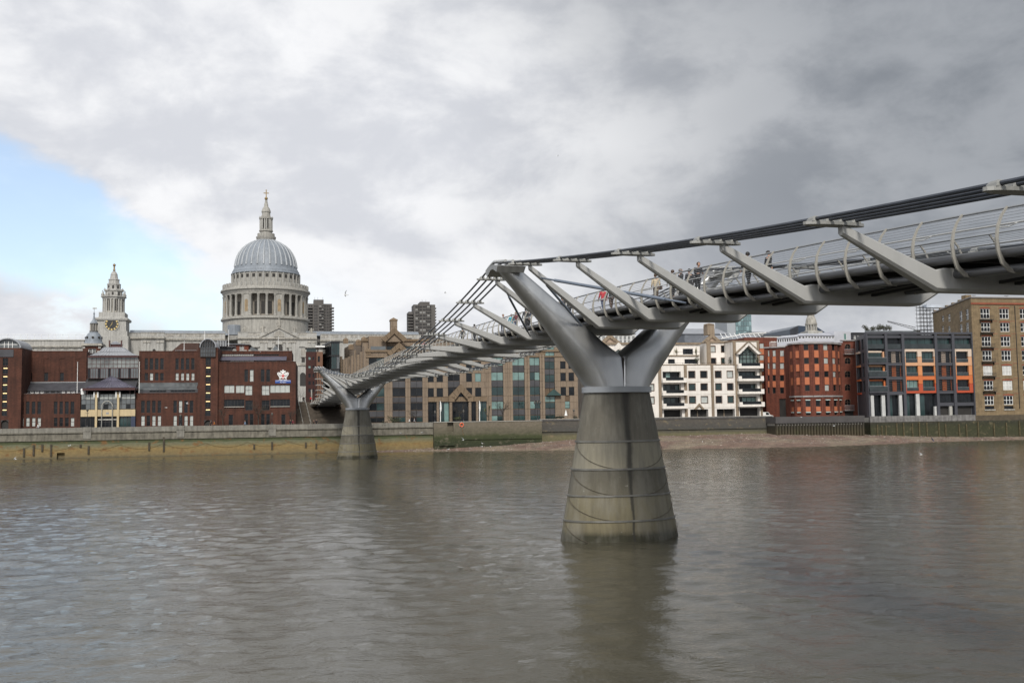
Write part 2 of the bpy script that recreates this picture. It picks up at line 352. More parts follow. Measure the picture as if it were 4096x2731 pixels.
# wall materials with tide marks
def tide_mat(name, bands, noise_amp=.35, patch=None, var=.2):
    """bands: (height, colour) from the foot up; the marks are algae, silt and masonry of the wall itself"""
    m = bpy.data.materials.new(name); m.use_nodes = True; nt = m.node_tree; N, L = nt.nodes, nt.links; b = N['Principled BSDF']; b.inputs['Roughness'].default_value = .85
    g = N.new('ShaderNodeNewGeometry'); sp = N.new('ShaderNodeSeparateXYZ'); L.new(g.outputs['Position'], sp.inputs[0])
    mp = N.new('ShaderNodeMapping'); L.new(g.outputs['Position'], mp.inputs[0]); mp.inputs[3].default_value = (1, 1, 1.6)
    def noi(s, d=6):
        n = N.new('ShaderNodeTexNoise'); L.new(mp.outputs[0], n.inputs[0]); n.inputs['Scale'].default_value = s; n.inputs['Detail'].default_value = d; n.inputs['Roughness'].default_value = .65; return n.outputs[0]
    ma = N.new('ShaderNodeMath'); ma.operation = 'MULTIPLY_ADD'; L.new(noi(.35), ma.inputs[0]); ma.inputs[1].default_value = noise_amp*4; L.new(sp.outputs[2], ma.inputs[2])
    mr = N.new('ShaderNodeMapRange'); L.new(ma.outputs[0], mr.inputs[0]); top = 10.; mr.inputs[1].default_value = noise_amp*2; mr.inputs[2].default_value = top+noise_amp*2
    cr = N.new('ShaderNodeValToRGB'); L.new(mr.outputs[0], cr.inputs[0]); el = cr.color_ramp.elements
    while len(el) > 1: el.remove(el[-1])
    el[0].position = 0; el[0].color = (*bands[0][1], 1)
    for z, c in bands[1:]:
        e = el.new(min(1, z/top)); e.color = (*c, 1)
    c = cr.outputs[0]
    if patch:
        mx = N.new('ShaderNodeMix'); mx.data_type = 'RGBA'; r2 = N.new('ShaderNodeMapRange'); L.new(noi(.55, 8), r2.inputs[0]); r2.inputs[1].default_value = .56; r2.inputs[2].default_value = .66; L.new(r2.outputs[0], mx.inputs[0]); L.new(c, mx.inputs[6]); mx.inputs[7].default_value = (*patch, 1); c = mx.outputs[2]
    mu = N.new('ShaderNodeMix'); mu.data_type = 'RGBA'; mu.blend_type = 'MULTIPLY'; mu.inputs[0].default_value = 1; r3 = N.new('ShaderNodeMapRange'); L.new(noi(1.4, 8), r3.inputs[0])
    for i, q in enumerate((.3, .7, 1-var, 1+var)): r3.inputs[i+1].default_value = q
    L.new(c, mu.inputs[6]); L.new(r3.outputs[0], mu.inputs[7]); L.new(mu.outputs[2], b.inputs['Base Color'])
    bp = N.new('ShaderNodeBump'); bp.inputs['Strength'].default_value = .4; bp.inputs['Distance'].default_value = .08; L.new(noi(3), bp.inputs['Height']); L.new(bp.outputs[0], b.inputs['Normal'])
    return m
OCHRE = tide_mat('silted_wall', [(0, (.10, .085, .05)), (.5, (.165, .125, .06)), (1.9, (.21, .148, .058)), (2.6, (.15, .135, .075)), (3.1, (.12, .125, .075)), (3.35, (.06, .07, .03)), (3.9, (.05, .06, .025)), (4.2, (.17, .165, .12))], .22, (.16, .085, .03))
GRANITE = M('granite_block', (.20, .19, .165), .9, var=.16, scale=.9, fine=.12, fscale=5, streak=.3)
GRAN_D = M('granite_course', (.165, .152, .122), .9, var=.22, scale=.8, streak=.45)
MOSSW = tide_mat('mossy_wall', [(0, (.028, .03, .012)), (1.3, (.02, .026, .01)), (2.4, (.028, .036, .012)), (3.4, (.042, .05, .018)), (4.1, (.085, .078, .05)), (6, (.135, .115, .085))], .4, (.10, .09, .06))
DARKW = tide_mat('dark_brick_wall', [(0, (.11, .10, .05)), (2.9, (.12, .11, .06)), (3.6, (.075, .07, .05)), (4.4, (.06, .058, .052)), (6, (.075, .068, .058))], .25, (.17, .135, .08))
GREENW = tide_mat('weedy_wall', [(0, (.05, .045, .026)), (1.5, (.034, .036, .016)), (3.3, (.034, .036, .015)), (4.6, (.026, .027, .014)), (5.2, (.04, .036, .026))], .45, (.095, .082, .045), .35)
SHEETP = tide_mat('sheet_pile', [(0, (.06, .045, .025)), (3.0, (.055, .045, .025)), (4.4, (.035, .03, .02)), (5.2, (.03, .026, .022))], .2, (.05, .05, .02))

def sx(zm, x, y, t): return BANK.pix(*px(zm, x, y), t)[0]
def zx(zm, x, y, t): return BANK.pix(*px(zm, x, y), t)[1]
# ---- the long granite faced wall by the school
s0, s1 = sx(ZS, -60, 1710, 0), sx(ZW, 782, 215, 0)
W1 = Thing('river_wall', 'long granite parapet wall stained ochre and green along the school', 'wall', BANK, s0, 0, 0)
TOPZ = zx(ZB, 800, 1188, 0)
fc = Fac(W1, (s0, .25), (s1, .25))
cul = fc.rect(ZA, 540, 1450, 615, 1493); cul = (cul[0], cul[1], -.3, cul[3]); fc.holes.append(cul)
wl = fc.build(OCHRE, -2, 3.95, name='lower_wall', dep=.9); m_ = MB(W1); m_.box(s0, s1, .3, 1.15, 4, TOPZ-1.2); m_.build('wall_core', GRAN_D, W1)
m_ = MB(W1); m_.box(s0, s1, .0, .6, 3.96, 4.22); m_.box(s0, s1, .12, .6, 4.223, 4.5); m_.build('ledge_course', GRAN_D, W1)
for lv, (za, zb, to) in enumerate(((4.503, 5.05, .2), (5.06, TOPZ-1.3, .3))):
    a = s0; 
    while a < s1-.2:
        b_ = min(s1, a+2.6+random.uniform(-.2, .2)); m_ = MB(W1); m_.box(a+.012, b_-.012, to+random.uniform(0, .02), .5, za, zb-.01); m_.build('granite_block', GRAN_D, W1); a = b_
m_ = MB(W1); m_.box(s0, s1, .02, .7, TOPZ-1.29, TOPZ-1.06); m_.build('moulding', GRAN_D, W1)
a = s0
while a < s1-.2:
    b_ = min(s1, a+1.75+random.uniform(-.1, .1)); m_ = MB(W1); m_.box(a+.012, b_-.012, .18+random.uniform(0, .02), .75, TOPZ-1.055, TOPZ-.01); m_.build('parapet_block', GRANITE, W1); a = b_
for xz in ((ZS, -40, 1725), (ZA, 828, 1260), (ZB, 290, 1240), (ZB, 1162, 1235)):
    c = sx(*xz, 0); m_ = MB(W1); m_.box(c-.85, c+.85, -.12, .9, 4.3, TOPZ+.06); m_.box(c-.95, c+.95, -.2, 1., TOPZ-.9, TOPZ-.7); m_.build('wall_pier', GRANITE, W1)
for zm, x, y0, y1 in ((ZA, 228, 1405, 1490), (ZA, 320, 1375, 1480), (ZA, 402, 1370, 1440), (ZA, 486, 1370, 1485), (ZA, 765, 1370, 1400), (ZA, 842, 1385, 1465), (ZA, 1418, 1350, 1430), (ZA, 1558, 1300, 1440), (ZB, 990, 1370, 1415), (ZB, 1160, 1345, 1420), (ZB, 1580, 1360, 1410), (ZM, 525-470, 1690, 1740)):
    c = sx(zm, x, y0, 0); z1, z0 = zx(zm, x, y0, 0), zx(zm, x, y1, 0); m_ = MB(W1); m_.box(c-.22, c+.2, .02, .24, z0, z1); m_.box(c-.15, c+.12, -.05, .019, z0+.2, z1-.1); m_.build('timber_fender', TIMBER, W1)
def chain_on(th, pts, t, mat, r=.045):
    """a slack chain hung on a wall between points (s, z)"""
    for (a0, h0), (a1, h1) in zip(pts, pts[1:]):
        m = MB(th); m.tube([(a0+(a1-a0)*k/10, t, h0+(h1-h0)*k/10-1.1*4*(k/10)*(1-k/10)) for k in range(11)], r, 5); m.build('chain', mat, th)
chain_on(W1, [(s0+9.5*k, 2.9) for k in range(10)], .21, M('silted_chain', (.11, .085, .04), .9), .028)
for k in range(5):   # rubble on the wall foot
    pass
# ---- mossy wall with ladder, lifebuoy
s2 = sx(ZW, 1806, 300, -1.5)
W2 = Thing('river_wall', 'moss green concrete river wall with a ladder recess below the tan offices', 'wall', BANK, s1, -1.5, 0)
z2 = zx(ZW, 1300, 197, -1.5)
fc = Fac(W2, (s1, -1.5), (s2, -1.5)); lr = fc.rect(ZW, 916, 205, 973, 298); fc.holes.append(lr)
fc.build(MOSSW, -2, z2-.12, dep=1.0)
m_ = MB(W2); m_.box(s1-.03, s2+.1, -1.62, 1.3, z2-.118, z2); m_.build('coping', CONC, W2); m_ = MB(W2); m_.box(s1, s2, -.49, 1.19, -2, z2-.12); m_.build('wall_core', MOSSW, W2)
m_ = MB(W2); m_.box(s1+1.2, s1+5, -1.9, -1.51, 1.2, 3.2); m_.box(sx(ZW, 1050, 365, -1.5), s2-.05, -1.72, -1.51, 2.55, 2.8); m_.build('ledge', MOSSW, W2)
lc = (lr[0]+lr[1])/2
m_ = MB(W2)
for d in (-.75, .75): m_.box(lc+d-.11, lc+d+.11, -1.75, -1.56, .6, lr[2]+.3)
m_.box(lc-.95, lc+.95, -1.75, -1.515, lr[2]-.2, lr[2]); m_.build('ladder_rail', M('pale_ladder', (.30, .29, .26), .8, var=.2, streak=.4), W2)
for k in range(11): m_ = MB(W2); m_.box(lc-.675, lc+.675, -1.68, -1.58, .8+k*.34, .86+k*.34); m_.build('rung', TIMBER, W2)
for k in range(6): m_ = MB(W2); m_.box(lr[0]+.02, lr[1]-.02, -1.5+.12*k, -.55, lr[2]+.03+k*(lr[3]-lr[2])/6, lr[2]+(k+1)*(lr[3]-lr[2])/6-.04); m_.build('step', MOSSW, W2)
bx, bz = sx(ZW, 1050, 232, -1.6), zx(ZW, 1050, 232, -1.6)
LB = Thing('lifebuoy', 'orange lifebuoy ring hung on the mossy river wall', 'lifebuoy', BANK, bx, -1.66, bz)
m_ = MB(LB)
for i in range(20):
    a, b_ = 2*math.pi*i/20, 2*math.pi*(i+1)/20
    m_.loft([[(bx+(.42+.12*math.cos(t_))*math.cos(q), -1.66+.1*math.sin(t_), bz+(.42+.12*math.cos(t_))*math.sin(q)) for t_ in [2*math.pi*j/8 for j in range(8)]] for q in (a, b_)])
m_.build('ring', M('orange_ring', (.62, .10, .03), .5, var=.05), LB)
m_ = MB(LB)
for q in (.4, 2, 3.5, 5.1):
    m_ = MB(LB); m_.tube([(bx+.57*math.cos(q+d), -1.67, bz+.57*math.sin(q+d)) for d in (-.5, -.2, .2, .5)], .018, 4); m_.build('grab_rope', WHITE, LB)
m_ = MB(LB); m_.tube([(bx+.1, -1.6, bz-.5), (bx+.2, -1.58, bz-1.3), (bx+.42, -1.56, bz-2.6)], .02, 4); m_.build('throw_line', M('rusty_rope', (.30, .12, .03), .8), LB)
# ---- dark brick wall under the white flats
s3 = sx(ZH, 1085, 1200, 1.)
W3 = Thing('river_wall', 'dark patched brick river wall below the white flats', 'wall', BANK, s2, 1, 0)
z3 = zx(ZH, 600, 1138, 1.)
fc = Fac(W3, (s2, .9), (s3, .9)); fc.build(DARKW, -1, z3-.55, dep=.25)
m_ = MB(W3); m_.box(s2, s3, .75, 1.6, z3-.54, z3-.1); m_.build('parapet', M('dark_granite', (.075, .072, .07), .8, var=.25, scale=.6, streak=.3), W3)
m_ = MB(W3); m_.box(s2, s3, .7, 1.7, z3-.098, z3); m_.build('coping', CONC, W3)
m_ = MB(W3); m_.box(s2, s3, .6, .9, 4.05, 4.2)
m_.build('ledge', DARKW, W3)
# ---- steel sheet piled quay
t4 = -5.; s4a, s4b = sx(ZH, 1112, 1200, t4), sx(ZI, 352, 1200, t4)
W4 = Thing('quay', 'steel sheet piled quay with a plain dark parapet', 'quay', BANK, s4a, t4, 0)
z4 = zx(ZH, 1400, 1137, t4); zp = zx(ZH, 1400, 1195, t4)
m_ = MB(W4); m_.box(s4a, s4b, t4, t4+.45, zp, z4); m_.box(s4a, s4a+.45, t4+.451, 1.2, zp, z4); m_.box(s4b-.45, s4b, t4+.451, 1.2, zp, z4); m_.build('parapet', M('dark_parapet', (.062, .058, .058), .8, var=.2, scale=.4), W4)
m_ = MB(W4); m_.box(s4a+.46, s4b-.46, t4+.46, 1.3, zp-.6, zp+.05); m_.build('deck', CONC, W4)
k = 0; a = s4a+.1
while a < s4b-.4:
    m_ = MB(W4); m_.prism([(a, t4+.55), (a+.12, t4+.12), (a+.5, t4+.12), (a+.62, t4+.55), (a+.78, t4+.55), (a+.78, t4+.7), (a, t4+.7)], -1, zp-.004, 'z'); m_.build('sheet_pile', SHEETP, W4); a += .8
m_ = MB(W4); m_.box(s4a+.3, s4a+.45, t4+.6, 1.2, -1, zp-.6); m_.box(s4b-.45, s4b-.3, t4+.6, 1.2, -1, zp-.6); m_.box(s4a+.4, s4b-.4, t4+.75, t4+.9, -1, zp-.6); m_.build('return_wall', SHEETP, W4)
# ---- weedy wall with timber piles below the flats and warehouse
t5 = -3.; s5a, s5b = sx(ZI, 398, 1150, t5), sx(ZS, 4330, 1690, t5)
s5m = sx(ZI, 1328, 1150, t5)
W5 = Thing('river_wall', 'weed covered river wall with timber piles below the flats and warehouse', 'wall', BANK, s5a, t5, 0)
z5 = zx(ZI, 850, 1130, t5); z5b = zx(ZI, 850, 1182, t5)
fc = Fac(W5, (s5a, t5), (s5b, t5)); fc.build(GREENW, -1, z5b-.005, dep=.4)
m_ = MB(W5); m_.box(s5a, s5a+.4, t5+.01, 1.25, -1, z5b-.01); m_.build('return_wall', GREENW, W5)
a = s5a
while a < s5m-.2:
    b_ = min(s5m, a+2.3); m_ = MB(W5); m_.box(a+.015, b_-.015, t5-.08, t5+.6, z5b, z5+random.uniform(-.03, .03)); m_.build('parapet_block', M('rough_concrete', (.17, .165, .16), .9, var=.35, scale=.8, streak=.4), W5); a = b_
m_ = MB(W5); m_.box(s5m, s5b, t5+.06, t5+.6, z5b, z5-.15); m_.build('wall_top', M('mossy_brick', (.075, .06, .04), .9, var=.3, scale=.8), W5)
m_ = MB(W5); m_.box(s5a+.41, s5b, t5+.61, 1.4, z5b-.8, GZ+.1); m_.build('deck', CONC, W5)
for x in (460, 500, 535, 632, 692, 770, 830, 897, 1003, 1062, 1182, 1247, 1350, 1490, 1600, 1715):
    c = sx(ZI, x, 1250, t5); m_ = MB(W5); m_.lathe([(.19, .5), (.2, 2.5), (.17, z5b-.1-random.random()*.9)], (c, t5-.2), 8); m_.build('timber_pile', M('weedy_timber', (.085, .07, .035), .9, var=.4, scale=2), W5)
# ---- foreshore: shingle bank sloping out from the walls
def make_beach():
    aa = np.arange(sx(ZS, 1390, 1800, 0), s5b+20, .8); top = []
    pts = [(1390, 1822, -.3), (1500, 1808, .1), (1700, 1803, .7), (1950, 1802, 1.0), (2165, 1800, 1.6), (2400, 1798, 2.0), (2660, 1795, 2.5), (3000, 1791, 2.6), (3300, 1785, 2.7), (3500, 1777, 2.3), (3750, 1766, 1.5), (4096, 1757, .9), (4400, 1752, .7)]
    S, Tw, H = [], [], []
    for px_, py_, h in pts:
        ry = _ray(px_, py_); k = -CAMH/ry.z; P = Vector((0, 0, CAMH))+ry*k; d = P-BANK.o; S.append(d.dot(BANK.S)); Tw.append(d.dot(BANK.T)); H.append(h)
    nr = 26; vs_, fs = [], []
    for i, a in enumerate(aa):
        tw = np.interp(a, S, Tw); h = np.interp(a, S, H)
        for j in range(nr):
            q = j/(nr-1); t = tw-4+(1.4-(tw-4))*q; zz = -0.45+(h+.45)*(1-(1-q)**1.35) + rng.normal(0, .035)+.09*math.sin(a*.35+t)*q+.06*math.sin(a*.13-t*.8)
            vs_.append(BANK.w(a, t, zz))
    n = len(aa)
    for i in range(n-1):
        for j in range(nr-1): fs.append((i*nr+j, (i+1)*nr+j, (i+1)*nr+j+1, i*nr+j+1))
    mb = MB(); mb.add(vs_, fs)
    mt = M('shingle', (.135, .088, .066), .9, var=.3, scale=.5, fine=.55, fscale=4., bump=.8, col2=(.17, .135, .095), c2thr=(.45, .6), c2scale=.12)
    o = struct('foreshore', mb, mt, True); o['label'] = 'reddish shingle foreshore at the foot of the river walls'
    # stones
    sv, sf = [], []
    base = [(1, 0, -.1), (.4, .9, -.1), (-.7, .6, -.1), (-.8, -.6, -.1), (.5, -.9, -.1), (.1, .05, .55)]
    for k in range(9000):
        i = rng.integers(0, n-1); j = rng.integers(6, nr-1); p = vs_[i*nr+j]; r_ = .05+.10*rng.random()**3
        if k < 900: r_ = .12+.18*rng.random()
        c, s_ = math.cos(k), math.sin(k); m0 = len(sv); x0, y0 = rng.random()*.8, rng.random()*.4
        for q in base: sv.append((p.x+x0+r_*(q[0]*c-q[1]*s_), p.y+y0+r_*(q[0]*s_+q[1]*c), p.z+.02+r_*q[2]))
        sf += [(m0, m0+1, m0+5), (m0+1, m0+2, m0+5), (m0+2, m0+3, m0+5), (m0+3, m0+4, m0+5), (m0+4, m0, m0+5)]
    mb = MB(); mb.add(sv, sf); o = mb.build('stones', M('pale_stones', (.24, .20, .175), .9, var=.75, scale=1.1)); tag(o, 'loose pale stones scattered over the foreshore', 'stones', kind='stuff')
make_beach()
# ================================================================ the footbridge
BR = Fr(7.2, 69.3, 15.9)          # s = across (east), t = along the bridge northwards from the near river pier
def dk(u): return 16.35-1.93e-4*(u-72)**2-(3e-4*u*u if u < 0 else 0)
def cz(u):
    if u < 0: v = -u; return 18.7-.132*v+.00065*v*v
    if u <= 144: return 14.75+3.95*((u-72)/72)**2
    v = u-144; return 18.7-.163*v+.0009*v*v
def cw(u):
    if u < 0: v = -u; return 7.9-.055*v+.0005*v*v
    if u <= 144: return 6.5+1.4*((u-72)/72)**2
    v = u-144; return 7.9-.115*v+.0006*v*v
B = Thing('footbridge', 'low steel suspension footbridge on Y shaped river piers', 'bridge', BR, 0, 0, 0)
U0, U1 = -60, 226
STEEL = M('silver_paint', (.345, .345, .335), .5, .05, var=.05, scale=.3, streak=.08)
STEEL2 = M('satin_steel', (.52, .52, .50), .34, .45, var=.06, scale=.5)
ALU = M('aluminium', (.31, .295, .26), .5, .25, var=.08, scale=2)
TUBE = M('edge_steel', (.12, .122, .128), .36, .5, var=.08)
CABLE = M('galvanised_cable', (.05, .057, .072), .40, .5, var=.2, scale=2)
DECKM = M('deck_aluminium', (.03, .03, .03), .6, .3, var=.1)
us = [U0+2*k for k in range((U1-U0)//2+1)]
for sd in (-1, 1):
    for k in range(4):
        off = -.75+.5*k; m_ = MB(B); m_.tube([(sd*(cw(u)+off), u, cz(u)) for u in us], .065, 8); m_.build('cable', CABLE, B, True)
    for (w, dz_, r_) in ((2.45, -.17, .155), (2.08, -.66, .145)):
        m_ = MB(B); m_.tube([(sd*w, u, dk(u)+dz_) for u in us], r_, 12); m_.build('edge_tube', TUBE, B, True)
    m_ = MB(B); m_.tube([(sd*2.27, u, dk(u)+1.27) for u in us], .042, 6); m_.build('top_rail', GREY_M, B)
    m_ = MB(B); m_.tube([(sd*1.93, u, dk(u)+.82) for u in us], .032, 6); m_.build('hand_rail', STEEL2, B)
# hoop posts, a curved blade
HP = [(1.95, -.80, .035), (2.30, -.72, .07), (2.58, -.48, .08), (2.72, -.12, .07), (2.76, .28, .056), (2.69, .68, .045), (2.53, 1.02, .036), (2.30, 1.30, .03)]
def hoop_mesh(sd):
    rings = []
    for i, (w, z, h) in enumerate(HP):
        a = HP[max(0, i-1)]; b_ = HP[min(len(HP)-1, i+1)]; d = Vector((b_[0]-a[0], b_[1]-a[1])).normalized(); n = Vector((d.y, -d.x))
        p, q = (w+n.x*h, z+n.y*h), (w-n.x*h, z-n.y*h); tk = .028
        rings.append([(sd*p[0], -tk, p[1]), (sd*p[0], tk, p[1]), (sd*q[0], tk, q[1]), (sd*q[0], -tk, q[1])])
    m = MB(); m.loft(rings); me = m.mesh('hoop_post', ALU); fix_normals(me); return me
brk = MB(); brk.tube([(2.62, 0, .62), (2.25, 0, .66), (1.95, 0, .80)], .02, 5)
for sd in (-1, 1):
    me = hoop_mesh(sd); mb_ = MB(); mb_.tube([(sd*2.66, 0, .62), (sd*2.3, 0, .66), (sd*1.95, 0, .80)], .024, 5); bme = mb_.mesh('rail_bracket', STEEL2)
    for k, u in enumerate(range(U0+1, U1, 2)):
        o = link('hoop_post', me, B); o.location = (0, u, dk(u))
        if u < 70 and k % 2 == 0: b_ = link('rail_bracket', bme, B); b_.location = (0, u, dk(u))
    for k in range(13):            # stainless wires
        f_ = .26+.70*k/10*1.0; z = -.08+1.28*k/12; w = np.interp(z, [h[1] for h in HP], [h[0] for h in HP])-.05
        m_ = MB(B); m_.tube([(sd*w, u, dk(u)+z) for u in range(U0, U1+1, 6)], .0085, 4); m_.build('wire', M('stainless_wire', (.38, .40, .42), .35, .6, var=0), B)
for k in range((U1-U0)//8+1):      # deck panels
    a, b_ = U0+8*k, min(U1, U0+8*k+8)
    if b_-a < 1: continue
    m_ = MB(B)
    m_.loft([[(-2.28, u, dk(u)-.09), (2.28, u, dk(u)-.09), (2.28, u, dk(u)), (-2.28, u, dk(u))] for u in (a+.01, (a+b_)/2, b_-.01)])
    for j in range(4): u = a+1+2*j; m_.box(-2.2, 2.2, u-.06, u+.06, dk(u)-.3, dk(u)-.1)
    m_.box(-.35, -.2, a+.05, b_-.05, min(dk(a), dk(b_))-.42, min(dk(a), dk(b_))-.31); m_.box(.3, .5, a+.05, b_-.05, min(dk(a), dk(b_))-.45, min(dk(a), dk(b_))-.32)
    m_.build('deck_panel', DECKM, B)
def clamp(th, par, sd, u):
    c, z = cw(u), cz(u); m_ = MB(th); n = 20
    pl = [(sd*c+1.15*math.copysign(abs(math.cos(q))**.8, math.cos(q)), u+.27*math.sin(q)) for q in [2*math.pi*i/n for i in range(n)]]
    m_.prism(pl, z-.2, z-.1, 'z')
    for k in range(4):
        w = sd*c-.75+.5*k; m_.loft([[(w-.17, u-.2, z-.1), (w+.17, u-.2, z-.1), (w+.17, u+.2, z-.1), (w-.17, u+.2, z-.1)], [(w-.15, u-.18, z-.0), (w+.15, u-.18, z-.0), (w+.15, u+.18, z-.0), (w-.15, u+.18, z-.0)], [(w-.07, u-.14, z+.08), (w+.07, u-.14, z+.08), (w+.07, u+.14, z+.08), (w-.07, u+.14, z+.08)]])
    m_.build('cable_clamp', M('clamp_steel', (.27, .27, .255), .45, .3, var=.1, scale=2), par)
ARMS = [-60, -52, -44, -36, -28, -20, -12, -4]+[4+8*k for k in range(18)]+[148+8*k for k in range(10)]
for u in ARMS:
    c, z, zb = cw(u), cz(u), dk(u)-1.26; m_ = MB(B); st = []
    e = 2.8 if c > 3.4 else c*.8
    for w, b0, t0, h in ((-(c-.25), z-.50, z-.14, .14), (-e-.05, zb+.02, zb+.74, .30), (-e+.25, zb, zb+.80, .33), (e-.25, zb, zb+.80, .33), (e+.05, zb+.02, zb+.74, .30), ((c-.25), z-.50, z-.14, .14)):
        ch = min(.1, h*.5); st.append([(w, u-h+ch, b0), (w, u+h-ch, b0), (w, u+h, b0+ch), (w, u+h, t0-.05), (w, u+h-.05, t0), (w, u-h+.05, t0), (w, u-h, t0-.05), (w, u-h, b0+ch)])
    m_.loft(st); arm = m_.build('transverse_arm', STEEL, B, True); fix_normals(arm.data)
    for sd in (-1, 1): clamp(B, arm, sd, u)
# ---- river piers
def pier_conc_mat():
    m = bpy.data.materials.new('pier_concrete'); m.use_nodes = True; nt = m.node_tree; N, L = nt.nodes, nt.links; b = N['Principled BSDF']; b.inputs['Roughness'].default_value = .85
    tc = N.new('ShaderNodeTexCoord'); sp = N.new('ShaderNodeSeparateXYZ'); L.new(tc.outputs['Object'], sp.inputs[0])
    def noi(s, st=(1, 1, 1), d=6):
        mp = N.new('ShaderNodeMapping'); L.new(tc.outputs['Object'], mp.inputs[0]); mp.inputs[3].default_value = st
        n = N.new('ShaderNodeTexNoise'); L.new(mp.outputs[0], n.inputs[0]); n.inputs['Scale'].default_value = s; n.inputs['Detail'].default_value = d; n.inputs['Roughness'].default_value = .62; return n.outputs[0]
    def mr(v, a, b_, c=0., d=1.):
        n = N.new('ShaderNodeMapRange'); L.new(v, n.inputs[0])
        for i, q in enumerate((a, b_, c, d)): n.inputs[i+1].default_value = q
        return n.outputs[0]
    def mix(f, c1, c2, mode='MIX'):
        n = N.new('ShaderNodeMix'); n.data_type = 'RGBA'; n.blend_type = mode
        for i, v in ((0, f), (6, c1), (7, c2)):
            if isinstance(v, tuple): n.inputs[i].default_value = (*v, 1)
            elif isinstance(v, float): n.inputs[i].default_value = v
            else: L.new(v, n.inputs[i])
        return n.outputs[2]
    ma = N.new('ShaderNodeMath'); ma.operation = 'MULTIPLY_ADD'; L.new(noi(.8), ma.inputs[0]); ma.inputs[1].default_value = .35; L.new(sp.outputs[2], ma.inputs[2])
    cr = N.new('ShaderNodeValToRGB'); L.new(mr(ma.outputs[0], 0., 10.), cr.inputs[0]); el = cr.color_ramp.elements; el[0].position = .055; el[0].color = (.035, .033, .018, 1); el[1].position = .09; el[1].color = (.15, .13, .08, 1)
    for p, c in ((.15, (.19, .165, .10)), (.165, (.165, .145, .09)), (.31, (.175, .155, .10)), (.325, (.115, .104, .075)), (.485, (.105, .097, .076)), (.50, (.24, .22, .165)), (.67, (.215, .198, .15)), (.685, (.135, .124, .098)), (1., (.11, .102, .084))):
        e = el.new(p); e.color = (*c, 1)
    c = mix(mr(noi(.55, (1, 1, .5)), .45, .62), cr.outputs[0], mix(.5, cr.outputs[0], (.20, .19, .16)))
    c = mix(1., c, mr(noi(1.5, (2.2, 2.2, .10)), .40, .70, 1.08, .78), 'MULTIPLY')
    c = mix(mr(noi(2.6), .66, .73, 0., .75), c, (.30, .285, .245))                      # pale lime blooms
    nx_ = N.new('ShaderNodeMath'); nx_.operation = 'MULTIPLY_ADD'; L.new(noi(.7, (1, 1, .6)), nx_.inputs[0]); nx_.inputs[1].default_value = .5; L.new(sp.outputs[0], nx_.inputs[2])
    ab = N.new('ShaderNodeMath'); ab.operation = 'SUBTRACT'; L.new(nx_.outputs[0], ab.inputs[0]); ab.inputs[1].default_value = .28
    a2 = N.new('ShaderNodeMath'); a2.operation = 'ABSOLUTE'; L.new(ab.outputs[0], a2.inputs[0])
    wdt = mr(sp.outputs[2], 1., 10., .12, .42); dv = N.new('ShaderNodeMath'); dv.operation = 'DIVIDE'; L.new(a2.outputs[0], dv.inputs[0]); L.new(wdt, dv.inputs[1])
    c = mix(mr(dv.outputs[0], .3, 1.05, .85, 0.), c, (.03, .028, .024))             # drip stain below the joint of the bracket
    L.new(c, b.inputs['Base Color']); bp = N.new('ShaderNodeBump'); bp.inputs['Strength'].default_value = .35; bp.inputs['Distance'].default_value = .05; L.new(noi(3.5), bp.inputs['Height']); L.new(bp.outputs[0], b.inputs['Normal']); return m
PIERC = pier_conc_mat()
def brushed_mat():
    m = bpy.data.materials.new('bracket_steel'); m.use_nodes = True; nt = m.node_tree; N, L = nt.nodes, nt.links; b = N['Principled BSDF']; b.inputs['Metallic'].default_value = .88; b.inputs['Roughness'].default_value = .3
    tc = N.new('ShaderNodeTexCoord'); mp = N.new('ShaderNodeMapping'); L.new(tc.outputs['Object'], mp.inputs[0]); mp.inputs[3].default_value = (1.2, 1.2, .35)
    n = N.new('ShaderNodeTexNoise'); L.new(mp.outputs[0], n.inputs[0]); n.inputs['Scale'].default_value = 1.4; n.inputs['Detail'].default_value = 8
    cr = N.new('ShaderNodeValToRGB'); L.new(n.outputs[0], cr.inputs[0]); cr.color_ramp.elements[0].position = .3; cr.color_ramp.elements[0].color = (.40, .405, .41, 1); cr.color_ramp.elements[1].position = .65; cr.color_ramp.elements[1].color = (.47, .475, .475, 1)
    L.new(cr.outputs[0], b.inputs['Base Color']); r_ = N.new('ShaderNodeMapRange'); L.new(n.outputs[0], r_.inputs[0]); r_.inputs[3].default_value = .27; r_.inputs[4].default_value = .33; L.new(r_.outputs[0], b.inputs['Roughness']); return m
BRKM = brushed_mat()
def ell(a, b_, z, n=48, u=0.): return [(a*math.cos(2*math.pi*i/n), u+b_*math.sin(2*math.pi*i/n), z) for i in range(n)]
SEC = [(9.95, -2.3, .1, 1.40), (10.35, -2.32, .1, 1.40), (11.3, -3.0, .1, 1.38), (12.2, -3.68, .08, 1.33), (12.45, -3.86, -.14, 1.32), (13.4, -4.5, -1.25, 1.2), (14.5, -5.3, -2.5, 1.06), (16, -6.55, -4.25, .88), (17.3, -7.65, -5.8, .74), (18.3, -8.5, -7.0, .64), (18.5, -8.6, -7.15, .6)]
def arm_rings(sd, u):
    out = []
    for z, l, r_, d in SEC:
        c, h = (l+r_)/2, (r_-l)/2; ring = []; n = 32
        for i in range(n):
            q = 2*math.pi*i/n; cq, sq = math.cos(q), math.sin(q); ex = (.14 if r_ > -.2 else .36) if cq > 0 else .92; ey = (.3 if r_ > -.2 else .55) if cq > 0 else .92
            ring.append((sd*-1*(c+h*math.copysign(abs(cq)**ex, cq))*1.0, u+d*math.copysign(abs(sq)**ey, sq), z))
        out.append(ring)
    return out
